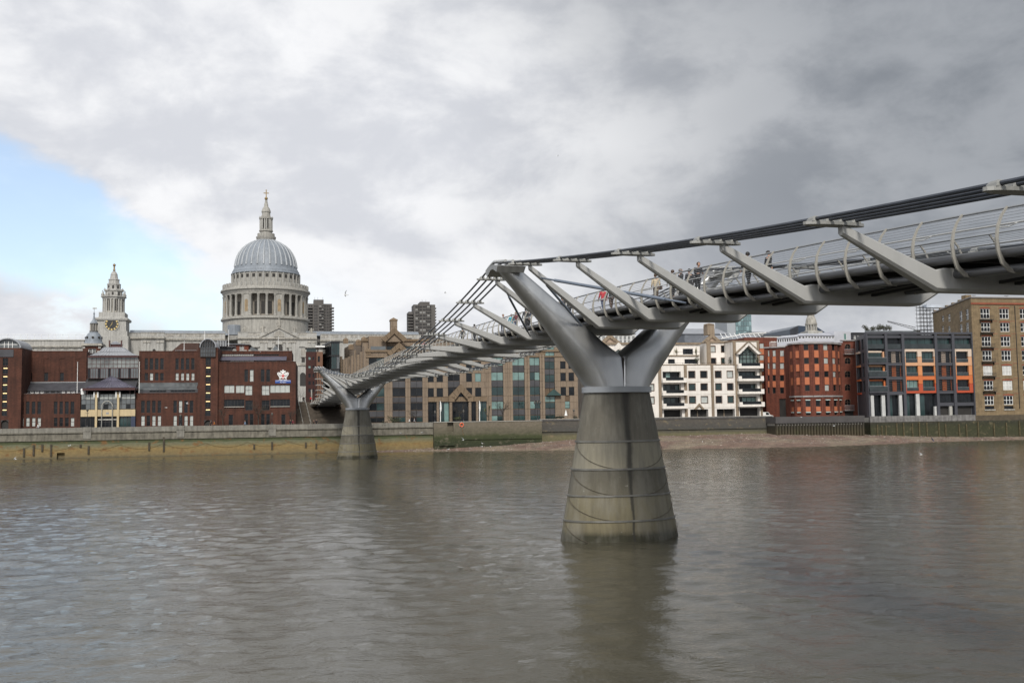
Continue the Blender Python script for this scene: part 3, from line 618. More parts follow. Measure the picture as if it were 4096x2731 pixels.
for u in (0, 144):
    m_ = MB(B); aa = lambda z: 4.2-.184*max(z, -1)
    m_.loft([ell(aa(z), aa(z)*.62, z, 48, u) for z in (-2.5, 0, 2, 4, 6, 8, 9.9)]); pr = m_.build('concrete_pier', PIERC, B, True); fix_normals(pr.data)
    for zb_ in (6.6, 4.75, 3.0, 1.35):
        m_ = MB(B); a = aa(zb_)+.02; m_.loft([ell(a, a*.62, zb_-.06, 48, u), ell(a+.055, a*.62+.055, zb_-.055, 48, u), ell(a+.055, a*.62+.055, zb_+.055, 48, u), ell(a, a*.62, zb_+.06, 48, u)]); o = m_.build('steel_band', M('band_steel', (.21, .205, .185), .5, .3, var=.2, scale=1, streak=.3), pr, True)
    zs = [6.6, 4.75, 3.0, 1.35, -.4]
    for k in range(4):             # mooring chains slung round the pier
        pts = []
        for i in range(25):
            q = math.pi+math.pi*i/24; s_ = i/24; z = zs[k]-(zs[k]-zs[k+1])*(1-(2*s_-1)**2)*(1.02) ; a = aa(z)+.06; pts.append((a*math.cos(q), u+a*.62*math.sin(q), z))
        m_ = MB(B); m_.tube(pts, .018, 5); m_.build('chain', M('rusty_chain', (.10, .085, .06), .9), pr)
    m_ = MB(B); m_.loft([ell(2.36, 1.48, 9.88, 48, u), ell(2.5, 1.74, 9.9, 48, u), ell(2.5, 1.74, 10.28, 48, u), ell(2.36, 1.48, 10.3, 48, u)]); m_.build('collar', M('collar_steel', (.30, .315, .33), .4, .4, var=.08), B, True)
    m_ = MB(B); m_.box(-.03, .03, u-1.33, u+1.33, 10.31, 12.28); m_.build('bracket_joint', M('rust_joint', (.035, .028, .024), .9), B)
    for sd in (-1, 1):
        m_ = MB(B); m_.loft(arm_rings(sd, u)); br = m_.build('bracket_arm', BRKM, B, True); fix_normals(br.data)
        m_ = MB(B)                   # saddle: block and cable sleeves
        c = 7.9
        m_.loft([[(sd*c-.95, u+q*1.0, 18.35-abs(q)*.35), (sd*c+.95, u+q*1.0, 18.35-abs(q)*.35), (sd*c+.98, u+q*1.3, 18.60-abs(q)*.26), (sd*c-.98, u+q*1.3, 18.60-abs(q)*.26)] for q in (-1.25, -.8, -.3, .3, .8, 1.25)])
        sdl = m_.build('saddle', STEEL, B); fix_normals(sdl.data)
        for k in range(4):
            m_ = MB(B); m_.tube([(sd*(cw(u+q)-.75+.5*k), u+q, min(18.78-.05*q*q, cz(u+q)+.1)) for q in (-2.4, -1.6, -.8, 0, .8, 1.6, 2.4)], .105, 10); m_.build('cable_sleeve', STEEL2, sdl, True)
        # damper struts
        P = lambda uu, f_: (sd*(cw(uu)-f_*(cw(uu)-2.8)), uu, cz(uu)-.3-f_*(cz(uu)-.3-(dk(uu)-.75)))
        for p_, q_, r_ in ((P(u-4, .2), (sd*2.55, u-16.5, dk(u-16.5)-.5), .10), (P(u-4, .22), (sd*2.75, u-.95, 14.35), .085), (P(u+4, .2), (sd*2.9, u+10.8, dk(u+10.8)-1.0), .085)):
            m_ = MB(B); p_, q_ = Vector(p_), Vector(q_); d = q_-p_
            m_.tube([p_, p_+d*.12], r_*.6, 8); m_.tube([p_+d*.121, p_+d*.88], r_, 10); m_.tube([p_+d*.881, q_], r_*.6, 8); m_.build('damper_strut', M('damper_blue', (.20, .235, .29), .35, .5, var=.05), B, True)
# ---- north landing
m_ = MB(B); m_.loft([[(-w, u, z0), (w, u, z0), (w, u, z1), (-w, u, z1)] for u, w, z0, z1 in ((214, 2.6, 8.8, dk(214)-1.3), (222, 3.4, 6.2, dk(222)-1.2), (238, 4.5, 6.2, dk(226)-.1))]); m_.build('abutment', M('dark_concrete', (.11, .105, .10), .85, var=.2, scale=.3), B)
for sd in (-1, 1):
    m_ = MB(B); m_.tube([(sd*3.0, 207, 12.1), (sd*3.2, 209, 12.05), (sd*3.3, 214, 11.9), (sd*3.2, 220, 11.8), (sd*3.0, 226, 11.7)], [.15, .55, .75, .8, .7], 12); m_.build('end_fairing', ALU, B, True)
# ================================================================ cathedral
_c = Vector((0, 0, CAMH))+_ray(1063, 1250)*(600/_ray(1063, 1250).y)
CA = Fr(_c.x, _c.y, 14)          # origin on the dome axis
CT = Thing('cathedral', 'pale stone baroque cathedral with ribbed lead dome and clock tower', 'cathedral', CA, 0, 0, GZ)
DSC = 600/FPX*1.0                  # metres per picture pixel at the dome
def cz_(y, zm=ZC, x=558): return CA.pix(*px(zm, x, y), 0)[1]
def rr(h, zm=ZC): return h*zm[2]*DSC*1.01
C0 = (0, 0)
STONE_L = M('drum_stone', (.33, .318, .288), .85, var=.12, scale=.12, fine=.10, fscale=.9, streak=.4)
def ring(name, prof, mat=STONE_L, n=64, smooth=True, parent=CT):
    m = MB(CT); m.lathe([(rr(h), cz_(y)) for h, y in prof], C0, n); return m.build(name, mat, parent, smooth)
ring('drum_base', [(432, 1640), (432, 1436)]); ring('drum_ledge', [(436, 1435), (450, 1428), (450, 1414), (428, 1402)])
ring('drum_wall', [(345, 1405), (345, 1150)], M('recess_shade_stone', (.25, .225, .19), .9, var=.2, scale=.2, streak=.4))  # darker stone tone paints in the shade behind the colonnade
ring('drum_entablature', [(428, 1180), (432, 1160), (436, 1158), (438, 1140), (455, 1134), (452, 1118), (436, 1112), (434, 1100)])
gal = ring('gallery_balustrade', [(427, 1101), (427, 1066), (420, 1062), (410, 1062), (410, 1100)])
for k in range(48):
    a = 2*math.pi*(k+.5)/48; m = MB(CT); c, s_ = math.cos(a), math.sin(a); r_ = rr(429)
    m.tube([(r_*c, r_*s_, cz_(1098)), (r_*c, r_*s_, cz_(1061))], .42, 4); m.build('baluster_pier', STONE, gal)
at = ring('attic_wall', [(342, 1112), (340, 945)]); ring('attic_cornice', [(342, 952), (352, 948), (350, 938), (342, 932), (340, 915), (330, 905), (328, 893), (318, 886)], LEAD)
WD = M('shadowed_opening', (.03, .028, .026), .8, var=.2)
for k in range(32):
    a = 2*math.pi*(k+.15)/32
    if math.sin(a) > .25: continue
    m = MB(CT); c, s_ = math.cos(a), math.sin(a); r0, r1, hw = rr(330), rr(342.5), .85; z0, z1 = cz_(1003), cz_(968)
    m.add([(r0*c-hw*s_*e*1., r0*s_+hw*c*e, z) for z in (z0, z1) for e in (-1, 1)]+[(r1*c-hw*s_*e, r1*s_+hw*c*e, z) for z in (z0, z1) for e in (-1, 1)], [(0, 1, 3, 2), (4, 6, 7, 5), (0, 4, 5, 1), (2, 3, 7, 6), (0, 2, 6, 4), (1, 5, 7, 3)]); m.build('attic_window', WD, at)
    m = MB(CT); a2 = a+math.pi/32; c, s_ = math.cos(a2), math.sin(a2); m.tube([(rr(344)*c, rr(344)*s_, cz_(1062)), (rr(344)*c, rr(344)*s_, cz_(950))], .45, 4); m.build('pilaster', STONE, at)
COLA = 2*math.pi/32; ANG0 = math.atan2(-math.cos(R(4)-CA.a), math.sin(R(4)-CA.a))
def pol(th):                        # th: angle right of the direction to the viewer
    g = R(th)-CA.a-math.atan2(-_c.x, _c.y)*0; return math.sin(g), -math.cos(g)
zc0, zc1 = cz_(1402), cz_(1180)
cprof = [(1.05, zc0), (1.05, zc0+.7), (.8, zc0+.9), (.78, zc0+4), (.68, zc1-1.3), (.72, zc1-1.2), (1.0, zc1-.2), (1.0, zc1)]
mcol = MB(); mcol.lathe([(r_, z-zc0) for r_, z in cprof], (0, 0), 10); colme = mcol.mesh('column', STONE_L, True)
for k in range(32):
    th = 4+11.25*k+14*0; x, y = pol(th)
    o = link('column', colme, CT); o.location = (x*rr(418), y*rr(418), zc0-CT.o.z)
    if k % 4 == 2:                 # walled bay with a niche
        pass
    if k % 4 == 2:
        x, y = pol(th+5.6); tx, ty = -y, x; m = MB(CT); r0, r1 = rr(350), rr(420); hw = 2.0
        m.add([(r_*x+e*hw*tx, r_*y+e*hw*ty, z) for z in (zc0, zc1) for r_ in (r1, r0) for e in (-1, 1)], [(0, 2, 3, 1), (4, 5, 7, 6), (0, 1, 5, 4), (2, 6, 7, 3), (0, 4, 6, 2), (1, 3, 7, 5)])
        bay = m.build('walled_bay', STONE_L, CT); fix_normals(bay.data); m = MB(CT); n_ = 10; hh = 1.0
        pl = [(-hh, zc0+2.5), (hh, zc0+2.5)]+[(hh*math.cos(math.pi*i/n_), zc1-4.2+hh*math.sin(math.pi*i/n_)) for i in range(n_+1)]
        nn = len(pl); m.add([(rr(421)*x+e*tx, rr(421)*y+e*ty, z) for e, z in pl]+[(rr(419)*x+e*tx, rr(419)*y+e*ty, z) for e, z in pl], [tuple(range(nn)), tuple(range(nn, 2*nn))[::-1]]+[(i, (i+1) % nn, nn+(i+1) % nn, nn+i) for i in range(nn)])
        m.build('niche', M('niche_stone', (.27, .20, .12), .9, var=.3, scale=.6), bay)
    else:
        x, y = pol(th+5.6); tx, ty = -y, x; m = MB(CT); m.add([(r_*x+e*1.1*tx, r_*y+e*1.1*ty, z) for z in (zc0+1.5, zc1-4) for r_ in (rr(347), rr(343)) for e in (-1, 1)], [(0, 2, 3, 1), (4, 5, 7, 6), (0, 1, 5, 4), (2, 6, 7, 3), (0, 4, 6, 2), (1, 3, 7, 5)]); m.build('drum_window', WD, CT)
# dome with ribs
DP = [(318, 886), (316, 868), (310, 830), (303, 795), (290, 755), (270, 715), (243, 675), (205, 640), (160, 611), (120, 592), (95, 582)]
dome = ring('dome', DP, LEAD, 96)
for k in range(32):
    x, y = pol(4+5.6+11.25*k); m = MB(CT); m.tube([(rr(h+1.5)*x, rr(h+1.5)*y, cz_(yy)) for h, yy in DP[1:]], [.52, .5, .48, .45, .42, .38, .33, .28, .24, .2], 6); m.build('dome_rib', M('lead_rib', (.36, .38, .40), .55, var=.1, scale=.2, streak=.25), dome, True)
# lantern
lan = ring('lantern', [(92, 585), (100, 560), (102, 546), (88, 545), (88, 512), (84, 512), (62, 508), (60, 492), (72, 488), (70, 476), (46, 474), (46, 362), (70, 360), (72, 347), (44, 343), (42, 292), (48, 288), (46, 272), (36, 245), (22, 228), (20, 205), (14, 180), (11, 158)], STONE_L, 24, False)
for k in range(8):
    for d in (-9, 9):
        x, y = pol(45*(k//1)/1+22.5*0+d+10); m = MB(CT); r_ = rr(60); m.tube([(r_*x, r_*y, cz_(476)), (r_*x, r_*y, cz_(361))], .42, 8); m.build('lantern_column', STONE, lan, True)
    x, y = pol(45*k+10+22.5); tx, ty = -y, x; m = MB(CT); m.add([(r_*x+e*.6*tx, r_*y+e*.6*ty, z) for z in (cz_(455), cz_(380)) for r_ in (rr(48), rr(43)) for e in (-1, 1)], [(0, 2, 3, 1), (4, 5, 7, 6), (0, 1, 5, 4), (2, 6, 7, 3), (0, 4, 6, 2), (1, 3, 7, 5)]); m.build('lantern_window', WD, lan)
    m = MB(CT); x, y = pol(45*k+10); r_ = rr(64); m.lathe([(.35, cz_(348)), (.45, cz_(340)), (.2, cz_(333)), (.05, cz_(325))], (r_*x, r_*y), 6); m.build('urn', STONE, lan)
GOLD = M('gilding', (.24, .17, .08), .4, .6, var=.15)
m = MB(CT); zc = cz_(143); r_ = rr(17); m.lathe([(max(.05, r_*math.sin(math.pi*i/10)), zc-r_*math.cos(math.pi*i/10)) for i in range(11)], C0, 14); bl = m.build('gilt_ball', GOLD, CT, True)
m = MB(CT); m.box(-.28, .28, -.25, .25, zc+r_*.9, cz_(50)); m.box(-1.6, -.281, -.22, .22, cz_(90), cz_(82)); m.box(.281, 1.6, -.22, .22, cz_(90), cz_(82)); m.build('gilt_cross', GOLD, bl)
# ---- body of the church
def cs(zm, x, y, t): return CA.pix(*px(zm, x, y), t)
def cbox(name, zm, x0, y0, x1, y1, t0, t1, mat=STONE, parent=CT, zbase=None):
    a0 = cs(zm, x0, (y0+y1)/2, t0)[0]; a1 = cs(zm, x1, (y0+y1)/2, t0)[0]; z1 = cs(zm, (x0+x1)/2, y0, t0)[1]; z0 = cs(zm, (x0+x1)/2, y1, t0)[1] if zbase is None else zbase
    m = MB(CT); m.box(a0, a1, t0, t1, z0, z1); return m.build(name, mat, parent)
def stretch_wall(nm, zm, x0, x1, ytop, ycor, t0, t1, panels):
    """storey wall, cornice, parapet with balustrade panels"""
    b_ = cbox(nm, zm, x0, ycor, x1, ycor+10, t0, t1, zbase=GZ)
    cbox('cornice', zm, x0-4, ycor-9, x1+4, ycor+12, t0-1.1, t1+.4, STONE_D, b_); cbox('frieze', zm, x0-1, ycor+13, x1+1, ycor+30, t0-.35, t1, STONE_D, b_)
    cbox('parapet', zm, x0, ytop, x1, ycor-9, t0-.2, t0+1.2, STONE, b_); cbox('parapet_coping', zm, x0-2, ytop-5, x1+2, ytop, t0-.5, t0+1.5, STONE, b_)
    for p0, p1 in panels: cbox('balustrade_panel', zm, p0, ytop+6, p1, (ytop+ycor)/2+6, t0-.26, t0-.1, M('balustrade_gap', (.30, .285, .255), .9, var=.4, scale=.9), b_)
    return b_
nv = stretch_wall('nave_wall', ZT, 190, 1010, 348, 425, -19, 19, [(210, 330), (350, 440), (475, 690), (760, 930)])
ch = stretch_wall('choir_wall', ZT, 2290, 3640, 362, 440, -19, 19, [(2300+130*k, 2400+130*k) for k in range(10)])
pv = stretch_wall('chapel_wall', ZT, -120, 190, 335, 402, -24, 10, [(0, 90)]); stretch_wall('west_wall', ZT, -480, -110, 340, 405, -22, 14, [])
m = MB(CT); a0, a1 = cs(ZT, -300, 330, -19)[0], cs(ZT, 3640, 330, -19)[0]; zr = cs(ZT, 600, 337, 0)[1]; m.prism([(-14, zr-2.5), (14, zr-2.5), (8, zr+.6), (-8, zr+.6)], a0, a1, 'a'); m.build('lead_roof', LEAD, CT)
t = -40
tr = stretch_wall('transept_wall', ZT, 1180, 2240, 335, 408, t, -15, [(1325, 1480), (1990, 2110)])
def cpoly(name, zm, pts, t0, t1, mat, parent):
    m = MB(CT); m.prism([cs(zm, x, y, t0) for x, y in pts], t0, t1, 't'); o = m.build(name, mat, parent); fix_normals(o.data); return o
pd = cpoly('pediment', ZT, [(1480, 398), (1990, 402), (1735, 276)], t-.9, t+2, STONE, tr)
cpoly('pediment_cornice', ZT, [(1465, 396), (1735, 262), (1735, 276), (1492, 397)], t-1.6, t+2, STONE_D, tr); cpoly('pediment_cornice', ZT, [(1735, 262), (2003, 402), (1980, 402), (1735, 276)], t-1.6, t+2, STONE_D, tr)
cpoly('carved_tympanum', ZT, [(1735+72*math.cos(q), 392-78*math.sin(q)) for q in [math.pi*i/14 for i in range(15)]], t-1.3, t-.85, STONE_D, pd)
for x in (1500, 1560, 1665, 1800, 1880, 1935, 2140, 2210, 1250, 1310):
    pi_ = cbox('pilaster', ZT, x-16, 470, x+16, 900, t-.5, t, STONE, tr); cbox('capital', ZT, x-22, 452, x+22, 474, t-.8, t, STONE_D, pi_)
for x, y0, y1, w in ((1735, 500, 640, 48), (2060, 670, 735, 22), (1610, 545, 600, 18), (1865, 545, 600, 18), (1420, 540, 640, 30)):
    cpoly('transept_window', ZT, [(x-w, y1), (x+w, y1)]+[(x+w*math.cos(q), y0+w*.6-w*.6*math.sin(q)) for q in [math.pi*i/10 for i in range(11)]], t-.15, t+.5, WD, tr)
    cbox('window_surround', ZT, x-w-14, y0-14, x+w+14, y0-6, t-.7, t-.02, STONE_D, tr)
for x, y in ((1420, 490), (2060, 490)): cpoly('window_pediment', ZT, [(x-58, y+36), (x+58, y+36), (x, y)], t-.8, t, STONE, tr)
cpoly('niche', ZT, [(2030, 640), (2090, 640), (2090, 570), (2060, 545), (2030, 570)], t-.1, t+.3, STONE_D, tr)
# lower storey seen between the school and the bridge
cbox('string_course', ZN, -30, 655, 160, 690, t-1.2, t, STONE_D, tr); cbox('lower_stage', ZN, -30, 690, 200, 1180, t-.6, t+.2, STONE, tr)
cpoly('lower_window', ZN, [(68, 965), (146, 965)]+[(107+39*math.cos(q), 825-42*math.sin(q)) for q in [math.pi*i/10 for i in range(11)]], t-.8, t-.4, WD, tr)
for x in (30, 165): cbox('pilaster', ZN, x-16, 760, x+16, 1180, t-1.1, t-.6, STONE, tr)
cpoly('cathedral_window', ZT, [(35, 700), (75, 700)]+[(55+20*math.cos(q), 572-18*math.sin(q)) for q in [math.pi*i/8 for i in range(9)]], -24.3, -23.7, WD, CT)
for x in (105, 160, -20, -70): p_ = cbox('pilaster', ZT, x-14, 470, x+14, 900, -24.5, -24, STONE, pv); cbox('capital', ZT, x-20, 452, x+20, 472, -24.8, -24, STONE_D, p_)
# statues on the parapet
def statue(th, a, t_, z, h, par):
    m = MB(th); k = h/3.6
    pts = [(.75, 0), (.75, .35), (.55, .4), (.62, .6), (.7, 1.2), (.55, 2.0), (.68, 2.5), (.6, 2.8), (.25, 2.95), (.22, 3.0), (.3, 3.25), (.26, 3.5), (.05, 3.62)]
    m.lathe([(r_*k, z+zz*k) for r_, zz in pts], (a, t_), 10); m.tube([(a-.5*k, t_, z+2.5*k), (a-.95*k, t_-.3*k, z+2.0*k), (a-.8*k, t_-.5*k, z+1.5*k)], .2*k, 6); m.tube([(a+.5*k, t_, z+2.5*k), (a+.9*k, t_-.2*k, z+2.2*k), (a+1.1*k, t_-.2*k, z+2.9*k)], .18*k, 6)
    return m.build('statue', STONE_D, par, True)
for x, yb, yt in ((1735, 262, 145), (1515, 325, 232), (1275, 325, 250), (1945, 325, 250), (2170, 340, 275)):
    a, z = cs(ZT, x, yb, t); statue(CT, a, t+.3, z-.8, cs(ZT, x, yt, t)[1]-z+1, tr); m = MB(CT); m.box(a-1.2, a+1.2, t-.6, t+1.4, z-3, z-.6); m.build('plinth', STONE, tr)
m = MB(CT); a, z = cs(ZT, 1130, 345, -30); m.lathe([(3.6, z-1), (3.6, z+4.4), (3.4, z+4.6)], (a, -30), 20); m.build('stair_turret', LEAD, CT, True)
# ---- the clock tower (south west)
tt = -22; TS = FPX/(CA.w(0, tt).y+10)
ta, _z = cs(ZD, 525, 1150, tt-6)
def tz(y): return cs(ZD, 525, y, tt-6)[1]
def tr_(h): return h*ZD[2]*600/FPX*.985
TC = (ta, tt)
def tsq(name, pr, mat=STONE, parent=CT, n=4, rot=math.pi/4, smooth=False):
    k = math.sqrt(2) if n == 4 else 1.03
    m = MB(CT); m.lathe([(tr_(h)*k, tz(y)) for h, y in pr], TC, n, rot=rot); return m.build(name, mat, parent, smooth)
tw = tsq('clock_tower', [(255, 2650), (255, 1345), (235, 1340), (235, 1262), (212, 1255), (210, 1085), (232, 1080), (240, 1060), (238, 1042), (205, 1035), (188, 1020), (188, 945)])
up = tsq('tower_stage', [(150, 946), (150, 715)], STONE_D, tw, 8, math.pi/8)
tsq('tower_entablature', [(165, 718), (170, 690), (190, 682), (190, 668), (150, 660)], STONE, tw, 8, math.pi/8)
for k in range(8):
    for d in (-.16, .16):
        a = math.pi/4*k+d; m = MB(CT); c, s_ = math.cos(a), math.sin(a); r_ = tr_(150); m.tube([(TC[0]+r_*c, TC[1]+r_*s_, tz(940)), (TC[0]+r_*c, TC[1]+r_*s_, tz(716))], .48, 8); m.build('tower_column', STONE, up, True)
    a = math.pi/4*k+math.pi/8; m = MB(CT); c, s_ = math.cos(a), math.sin(a); r1, r0, hw = tr_(152), tr_(140), .75
    m.add([(TC[0]+r_*c-e*hw*s_, TC[1]+r_*s_+e*hw*c, z) for z in (tz(912), tz(725)) for r_ in (r1, r0) for e in (-1, 1)], [(0, 2, 3, 1), (4, 5, 7, 6), (0, 1, 5, 4), (2, 6, 7, 3), (0, 4, 6, 2), (1, 3, 7, 5)]); m.build('belfry_opening', WD, up)
    m = MB(CT); r_ = tr_(172); m.lathe([(.5, tz(668)), (.75, tz(640)), (.3, tz(610)), (.15, tz(595)), (.3, tz(580)), (.05, tz(565))], (TC[0]+r_*c, TC[1]+r_*s_), 6); m.build('urn', STONE, tw)
    m = MB(CT); r_ = tr_(140); m.lathe([(.4, tz(570)), (.55, tz(555)), (.2, tz(540)), (.05, tz(525))], (TC[0]+r_*c, TC[1]+r_*s_), 6); m.build('urn', STONE, tw)
sp_ = tsq('spire', [(128, 662), (126, 585), (140, 580), (140, 565), (112, 556), (100, 540), (98, 475), (106, 470), (104, 458), (82, 450), (78, 398), (86, 392), (84, 380), (62, 372), (52, 312), (56, 304), (50, 296), (44, 275), (26, 248), (14, 240)], STONE, tw, 8, math.pi/8)
for k in range(8):
    a = math.pi/4*k; c, s_ = math.cos(a), math.sin(a)
    for y0, y1, r1, hw in ((650, 600, 124, .5), (545, 488, 99, .5)):
        m = MB(CT); r_a, r_b = tr_(r1), tr_(r1-14); m.add([(TC[0]+r_*c-e*hw*s_, TC[1]+r_*s_+e*hw*c, z) for z in (tz(y0), tz(y1)) for r_ in (r_a, r_b) for e in (-1, 1)], [(0, 2, 3, 1), (4, 5, 7, 6), (0, 1, 5, 4), (2, 6, 7, 3), (0, 4, 6, 2), (1, 3, 7, 5)]); m.build('spire_opening', WD, sp_)
m = MB(CT); m.lathe([(tr_(h), tz(y)) for h, y in ((16, 240), (20, 225), (12, 210), (14, 185), (10, 168), (6, 160))], TC, 10); zc = tz(142); m.build('finial', GOLD, sp_, True)
m = MB(CT); r_ = tr_(22); m.lathe([(max(.04, r_*math.sin(math.pi*i/8)), zc-1.15*r_*math.cos(math.pi*i/8)) for i in range(9)], TC, 10); m.build('pineapple_finial', GOLD, sp_, True)
# clock
yf = tt-tr_(214); ck_a, ck_z = cs(ZD, 525, 1138, yf); cr_ = tr_(102)
def disc(name, r_, t0, t1, mat, par, n=40):
    m = MB(CT); m.prism([(ck_a+r_*math.cos(2*math.pi*i/n), ck_z+r_*math.sin(2*math.pi*i/n)) for i in range(n)], t0, t1, 't'); o = m.build(name, mat, par); fix_normals(o.data); return o
disc('clock_surround', cr_*1.14, yf-.35, yf+1.2, STONE, tw); cl = disc('clock_face', cr_*.98, yf-.42, yf-.36, M('clock_black', (.02, .02, .02), .5, var=.1), tw)
GOLD2 = M('clock_gold', (.55, .42, .18), .45, .3, var=.05)
for k in range(12):
    a = math.pi/6*k; c, s_ = math.cos(a), math.sin(a); m = MB(CT); w_ = .17*cr_/2.2*1.3
    m.prism([(ck_a+r_*c-e*w_*s_, ck_z+r_*s_+e*w_*c) for r_, e in ((cr_*.70, -1), (cr_*.95, -1.25), (cr_*.95, 1.25), (cr_*.70, 1))], yf-.48, yf-.425, 't'); o = m.build('numeral', GOLD2, cl); fix_normals(o.data)
for ang, ln, w_ in ((R(90-19), .5, .12), (R(90-212), .82, .08)):
    c, s_ = math.cos(ang), math.sin(ang); m = MB(CT); m.prism([(ck_a-cr_*.15*c+w_*s_*1.4, ck_z-cr_*.15*s_-w_*c*1.4), (ck_a+cr_*ln*c, ck_z+cr_*ln*s_), (ck_a-cr_*.15*c-w_*s_*1.4, ck_z-cr_*.15*s_+w_*c*1.4)], yf-.55, yf-.5, 't'); o = m.build('clock_hand', GOLD2, cl); fix_normals(o.data)
# ================================================================ things behind the river front, west side
# ---- long pale office block
TB = 120
PB = Thing('office_block', 'long flat roofed pale stone block with railings behind the brick school', 'building', BANK, sx(ZA, -120, 430, TB), TB, GZ)
a0, a1 = sx(ZA, -120, 430, TB), sx(ZA, 800, 430, TB); zt = zx(ZA, 400, 384, TB)
fc = Fac(PB, (a0, TB), (a1, TB)); zc_ = zx(ZA, 400, 436, TB)
xs_ = [270+84*k for k in range(-4, 7)]
for x in xs_:
    r_ = fc.rect(ZA, x, 485, x+52, 545); fc.win((r_[0], r_[1], zc_-8.5, r_[3]), .35, GREY_M, GLASS, 2, 3, sill=STONE)
    r_ = fc.rect(ZA, x, 458, x+52, 464); m = MB(PB); fc.obox(m, *r_[:2], .003, .3, r_[2], r_[3]); m.build('lintel', STONE_D, PB)
fc.build(STONE, GZ, zt-.05, dep=.5); m = MB(PB); m.box(a0, a1, TB+.51, TB+30, GZ, zt-.06); m.build('core', STONE_D, PB)
m = MB(PB); m.box(a0-.3, a1+.3, TB-.7, TB-.004, zc_-.4, zc_); m.build('cornice', STONE_D, PB); m = MB(PB); m.box(a0-.2, a1+.2, TB-.25, TB+1, zt-.049, zt+.35); m.build('coping', CONC, PB)
for k in range(14): c = a0+(a1-a0)*(k+.5)/14; m = MB(PB); m.tube([(c, TB+2, zt+.3), (c, TB+2, zt+2.2)], .05, 4); m.build('rail_post', WHITE, PB)
for h in (1.2, 2.2): m = MB(PB); m.tube([(a0, TB+2, zt+h), (a1, TB+2, zt+h)], .05, 4); m.build('guard_rail', WHITE, PB)
for x0, x1, y in ((245, 350, 355), (610, 668, 350), (760, 810, 345), (350, 760, 374)):
    r_ = fc.rect(ZA, x0, y, x1, 384); m = MB(PB); m.box(r_[0], r_[1], TB+4, TB+9, zt-.05, r_[3]); m.build('roof_plant', SLATE, PB)
# ---- small brick church with a lead dome
TK = 80
ca, _ = BANK.pix(*px(ZA, 890, 400), TK); KC = (ca, TK)
KH = Thing('church', 'small red brick church tower with stone quoins and little lead dome', 'church', BANK, ca, TK, GZ)
kz = lambda y: zx(ZA, 890, y, TK-4)
kr = lambda h: h*ZA[2]*(BANK.w(ca, TK).y)/FPX
fc = Fac(KH, (ca-kr(78), TK-kr(78)), (ca+kr(78), TK-kr(78)))
fc.win(fc.rect(ZA, 838, 462, 912, 515), .3, WHITE, GLASS, 2, 3, .1, sill=STONE); fc.win(fc.rect(ZA, 850, 590, 905, 690), .3, WHITE, GLASS, 2, 4, .1, sill=STONE)
fc.build(BRICK_R, GZ, kz(432)); m = MB(KH); m.box(ca-kr(78), ca+kr(78), TK-kr(78)+.31, TK+kr(78), GZ, kz(432)); m.build('tower_core', BRICK_R, KH)
for k in range(26):
    for sd in (-1, 1):
        z = kz(440)-1.3*k*.95; w_ = .9 if k % 2 else .6
        if z < GZ+1: continue
        m = MB(KH); e = ca+sd*kr(78); m.box(min(e+sd*.08, e-sd*w_), max(e+sd*.08, e-sd*w_), TK-kr(78)-.09, TK-kr(78)+.6, z-.5, z); m.build('quoin', STONE, KH)
m = MB(KH); m.box(ca-kr(95), ca+kr(95), TK-kr(95), TK+kr(95), kz(431), kz(420)); m.box(ca-kr(88), ca+kr(88), TK-kr(88), TK+kr(88), kz(420)+.003, kz(408)); m.build('cornice', STONE_D, KH)
m = MB(KH); m.lathe([(kr(h), kz(y)) for h, y in ((86, 408), (84, 395), (76, 388), (74, 365), (68, 335), (55, 312), (40, 297), (36, 293))], KC, 24); dm = m.build('dome', LEAD, KH, True)
for k in range(8):
    a = -math.pi/2+math.pi/4*k+.1; m = MB(KH); c = (ca+kr(70)*math.cos(a), TK+kr(70)*math.sin(a)); z = kz(350)
    m.tube([(c[0]-.6*math.cos(a), c[1]-.6*math.sin(a), z), (c[0]+.25*math.cos(a), c[1]+.25*math.sin(a), z)], kr(11), 12); m.build('round_window', WD, dm)
m = MB(KH); m.lathe([(kr(h), kz(y)) for h, y in ((40, 293), (40, 282), (28, 280), (28, 222), (38, 218), (38, 210))], KC, 8); ln_ = m.build('lantern', M('dark_lead', (.10, .095, .09), .6, var=.3), KH)
for k in range(8):
    a = math.pi/4*k; m = MB(KH); m.tube([(ca+kr(32)*math.cos(a), TK+kr(32)*math.sin(a), kz(282)), (ca+kr(32)*math.cos(a), TK+kr(32)*math.sin(a), kz(215))], .14, 6); m.build('lantern_post', STONE_D, ln_)
m = MB(KH); m.lathe([(kr(h), kz(y)) for h, y in ((36, 210), (30, 198), (14, 178), (8, 150), (5, 128), (8, 120), (8, 112), (3, 104), (2, 60))], KC, 10); sp_ = m.build('spirelet', LEAD, KH, True)
m = MB(KH); m.box(ca-kr(14), ca+kr(24), TK-.05, TK+.05, kz(70), kz(62)); m.build('weather_vane', GOLD, sp_)
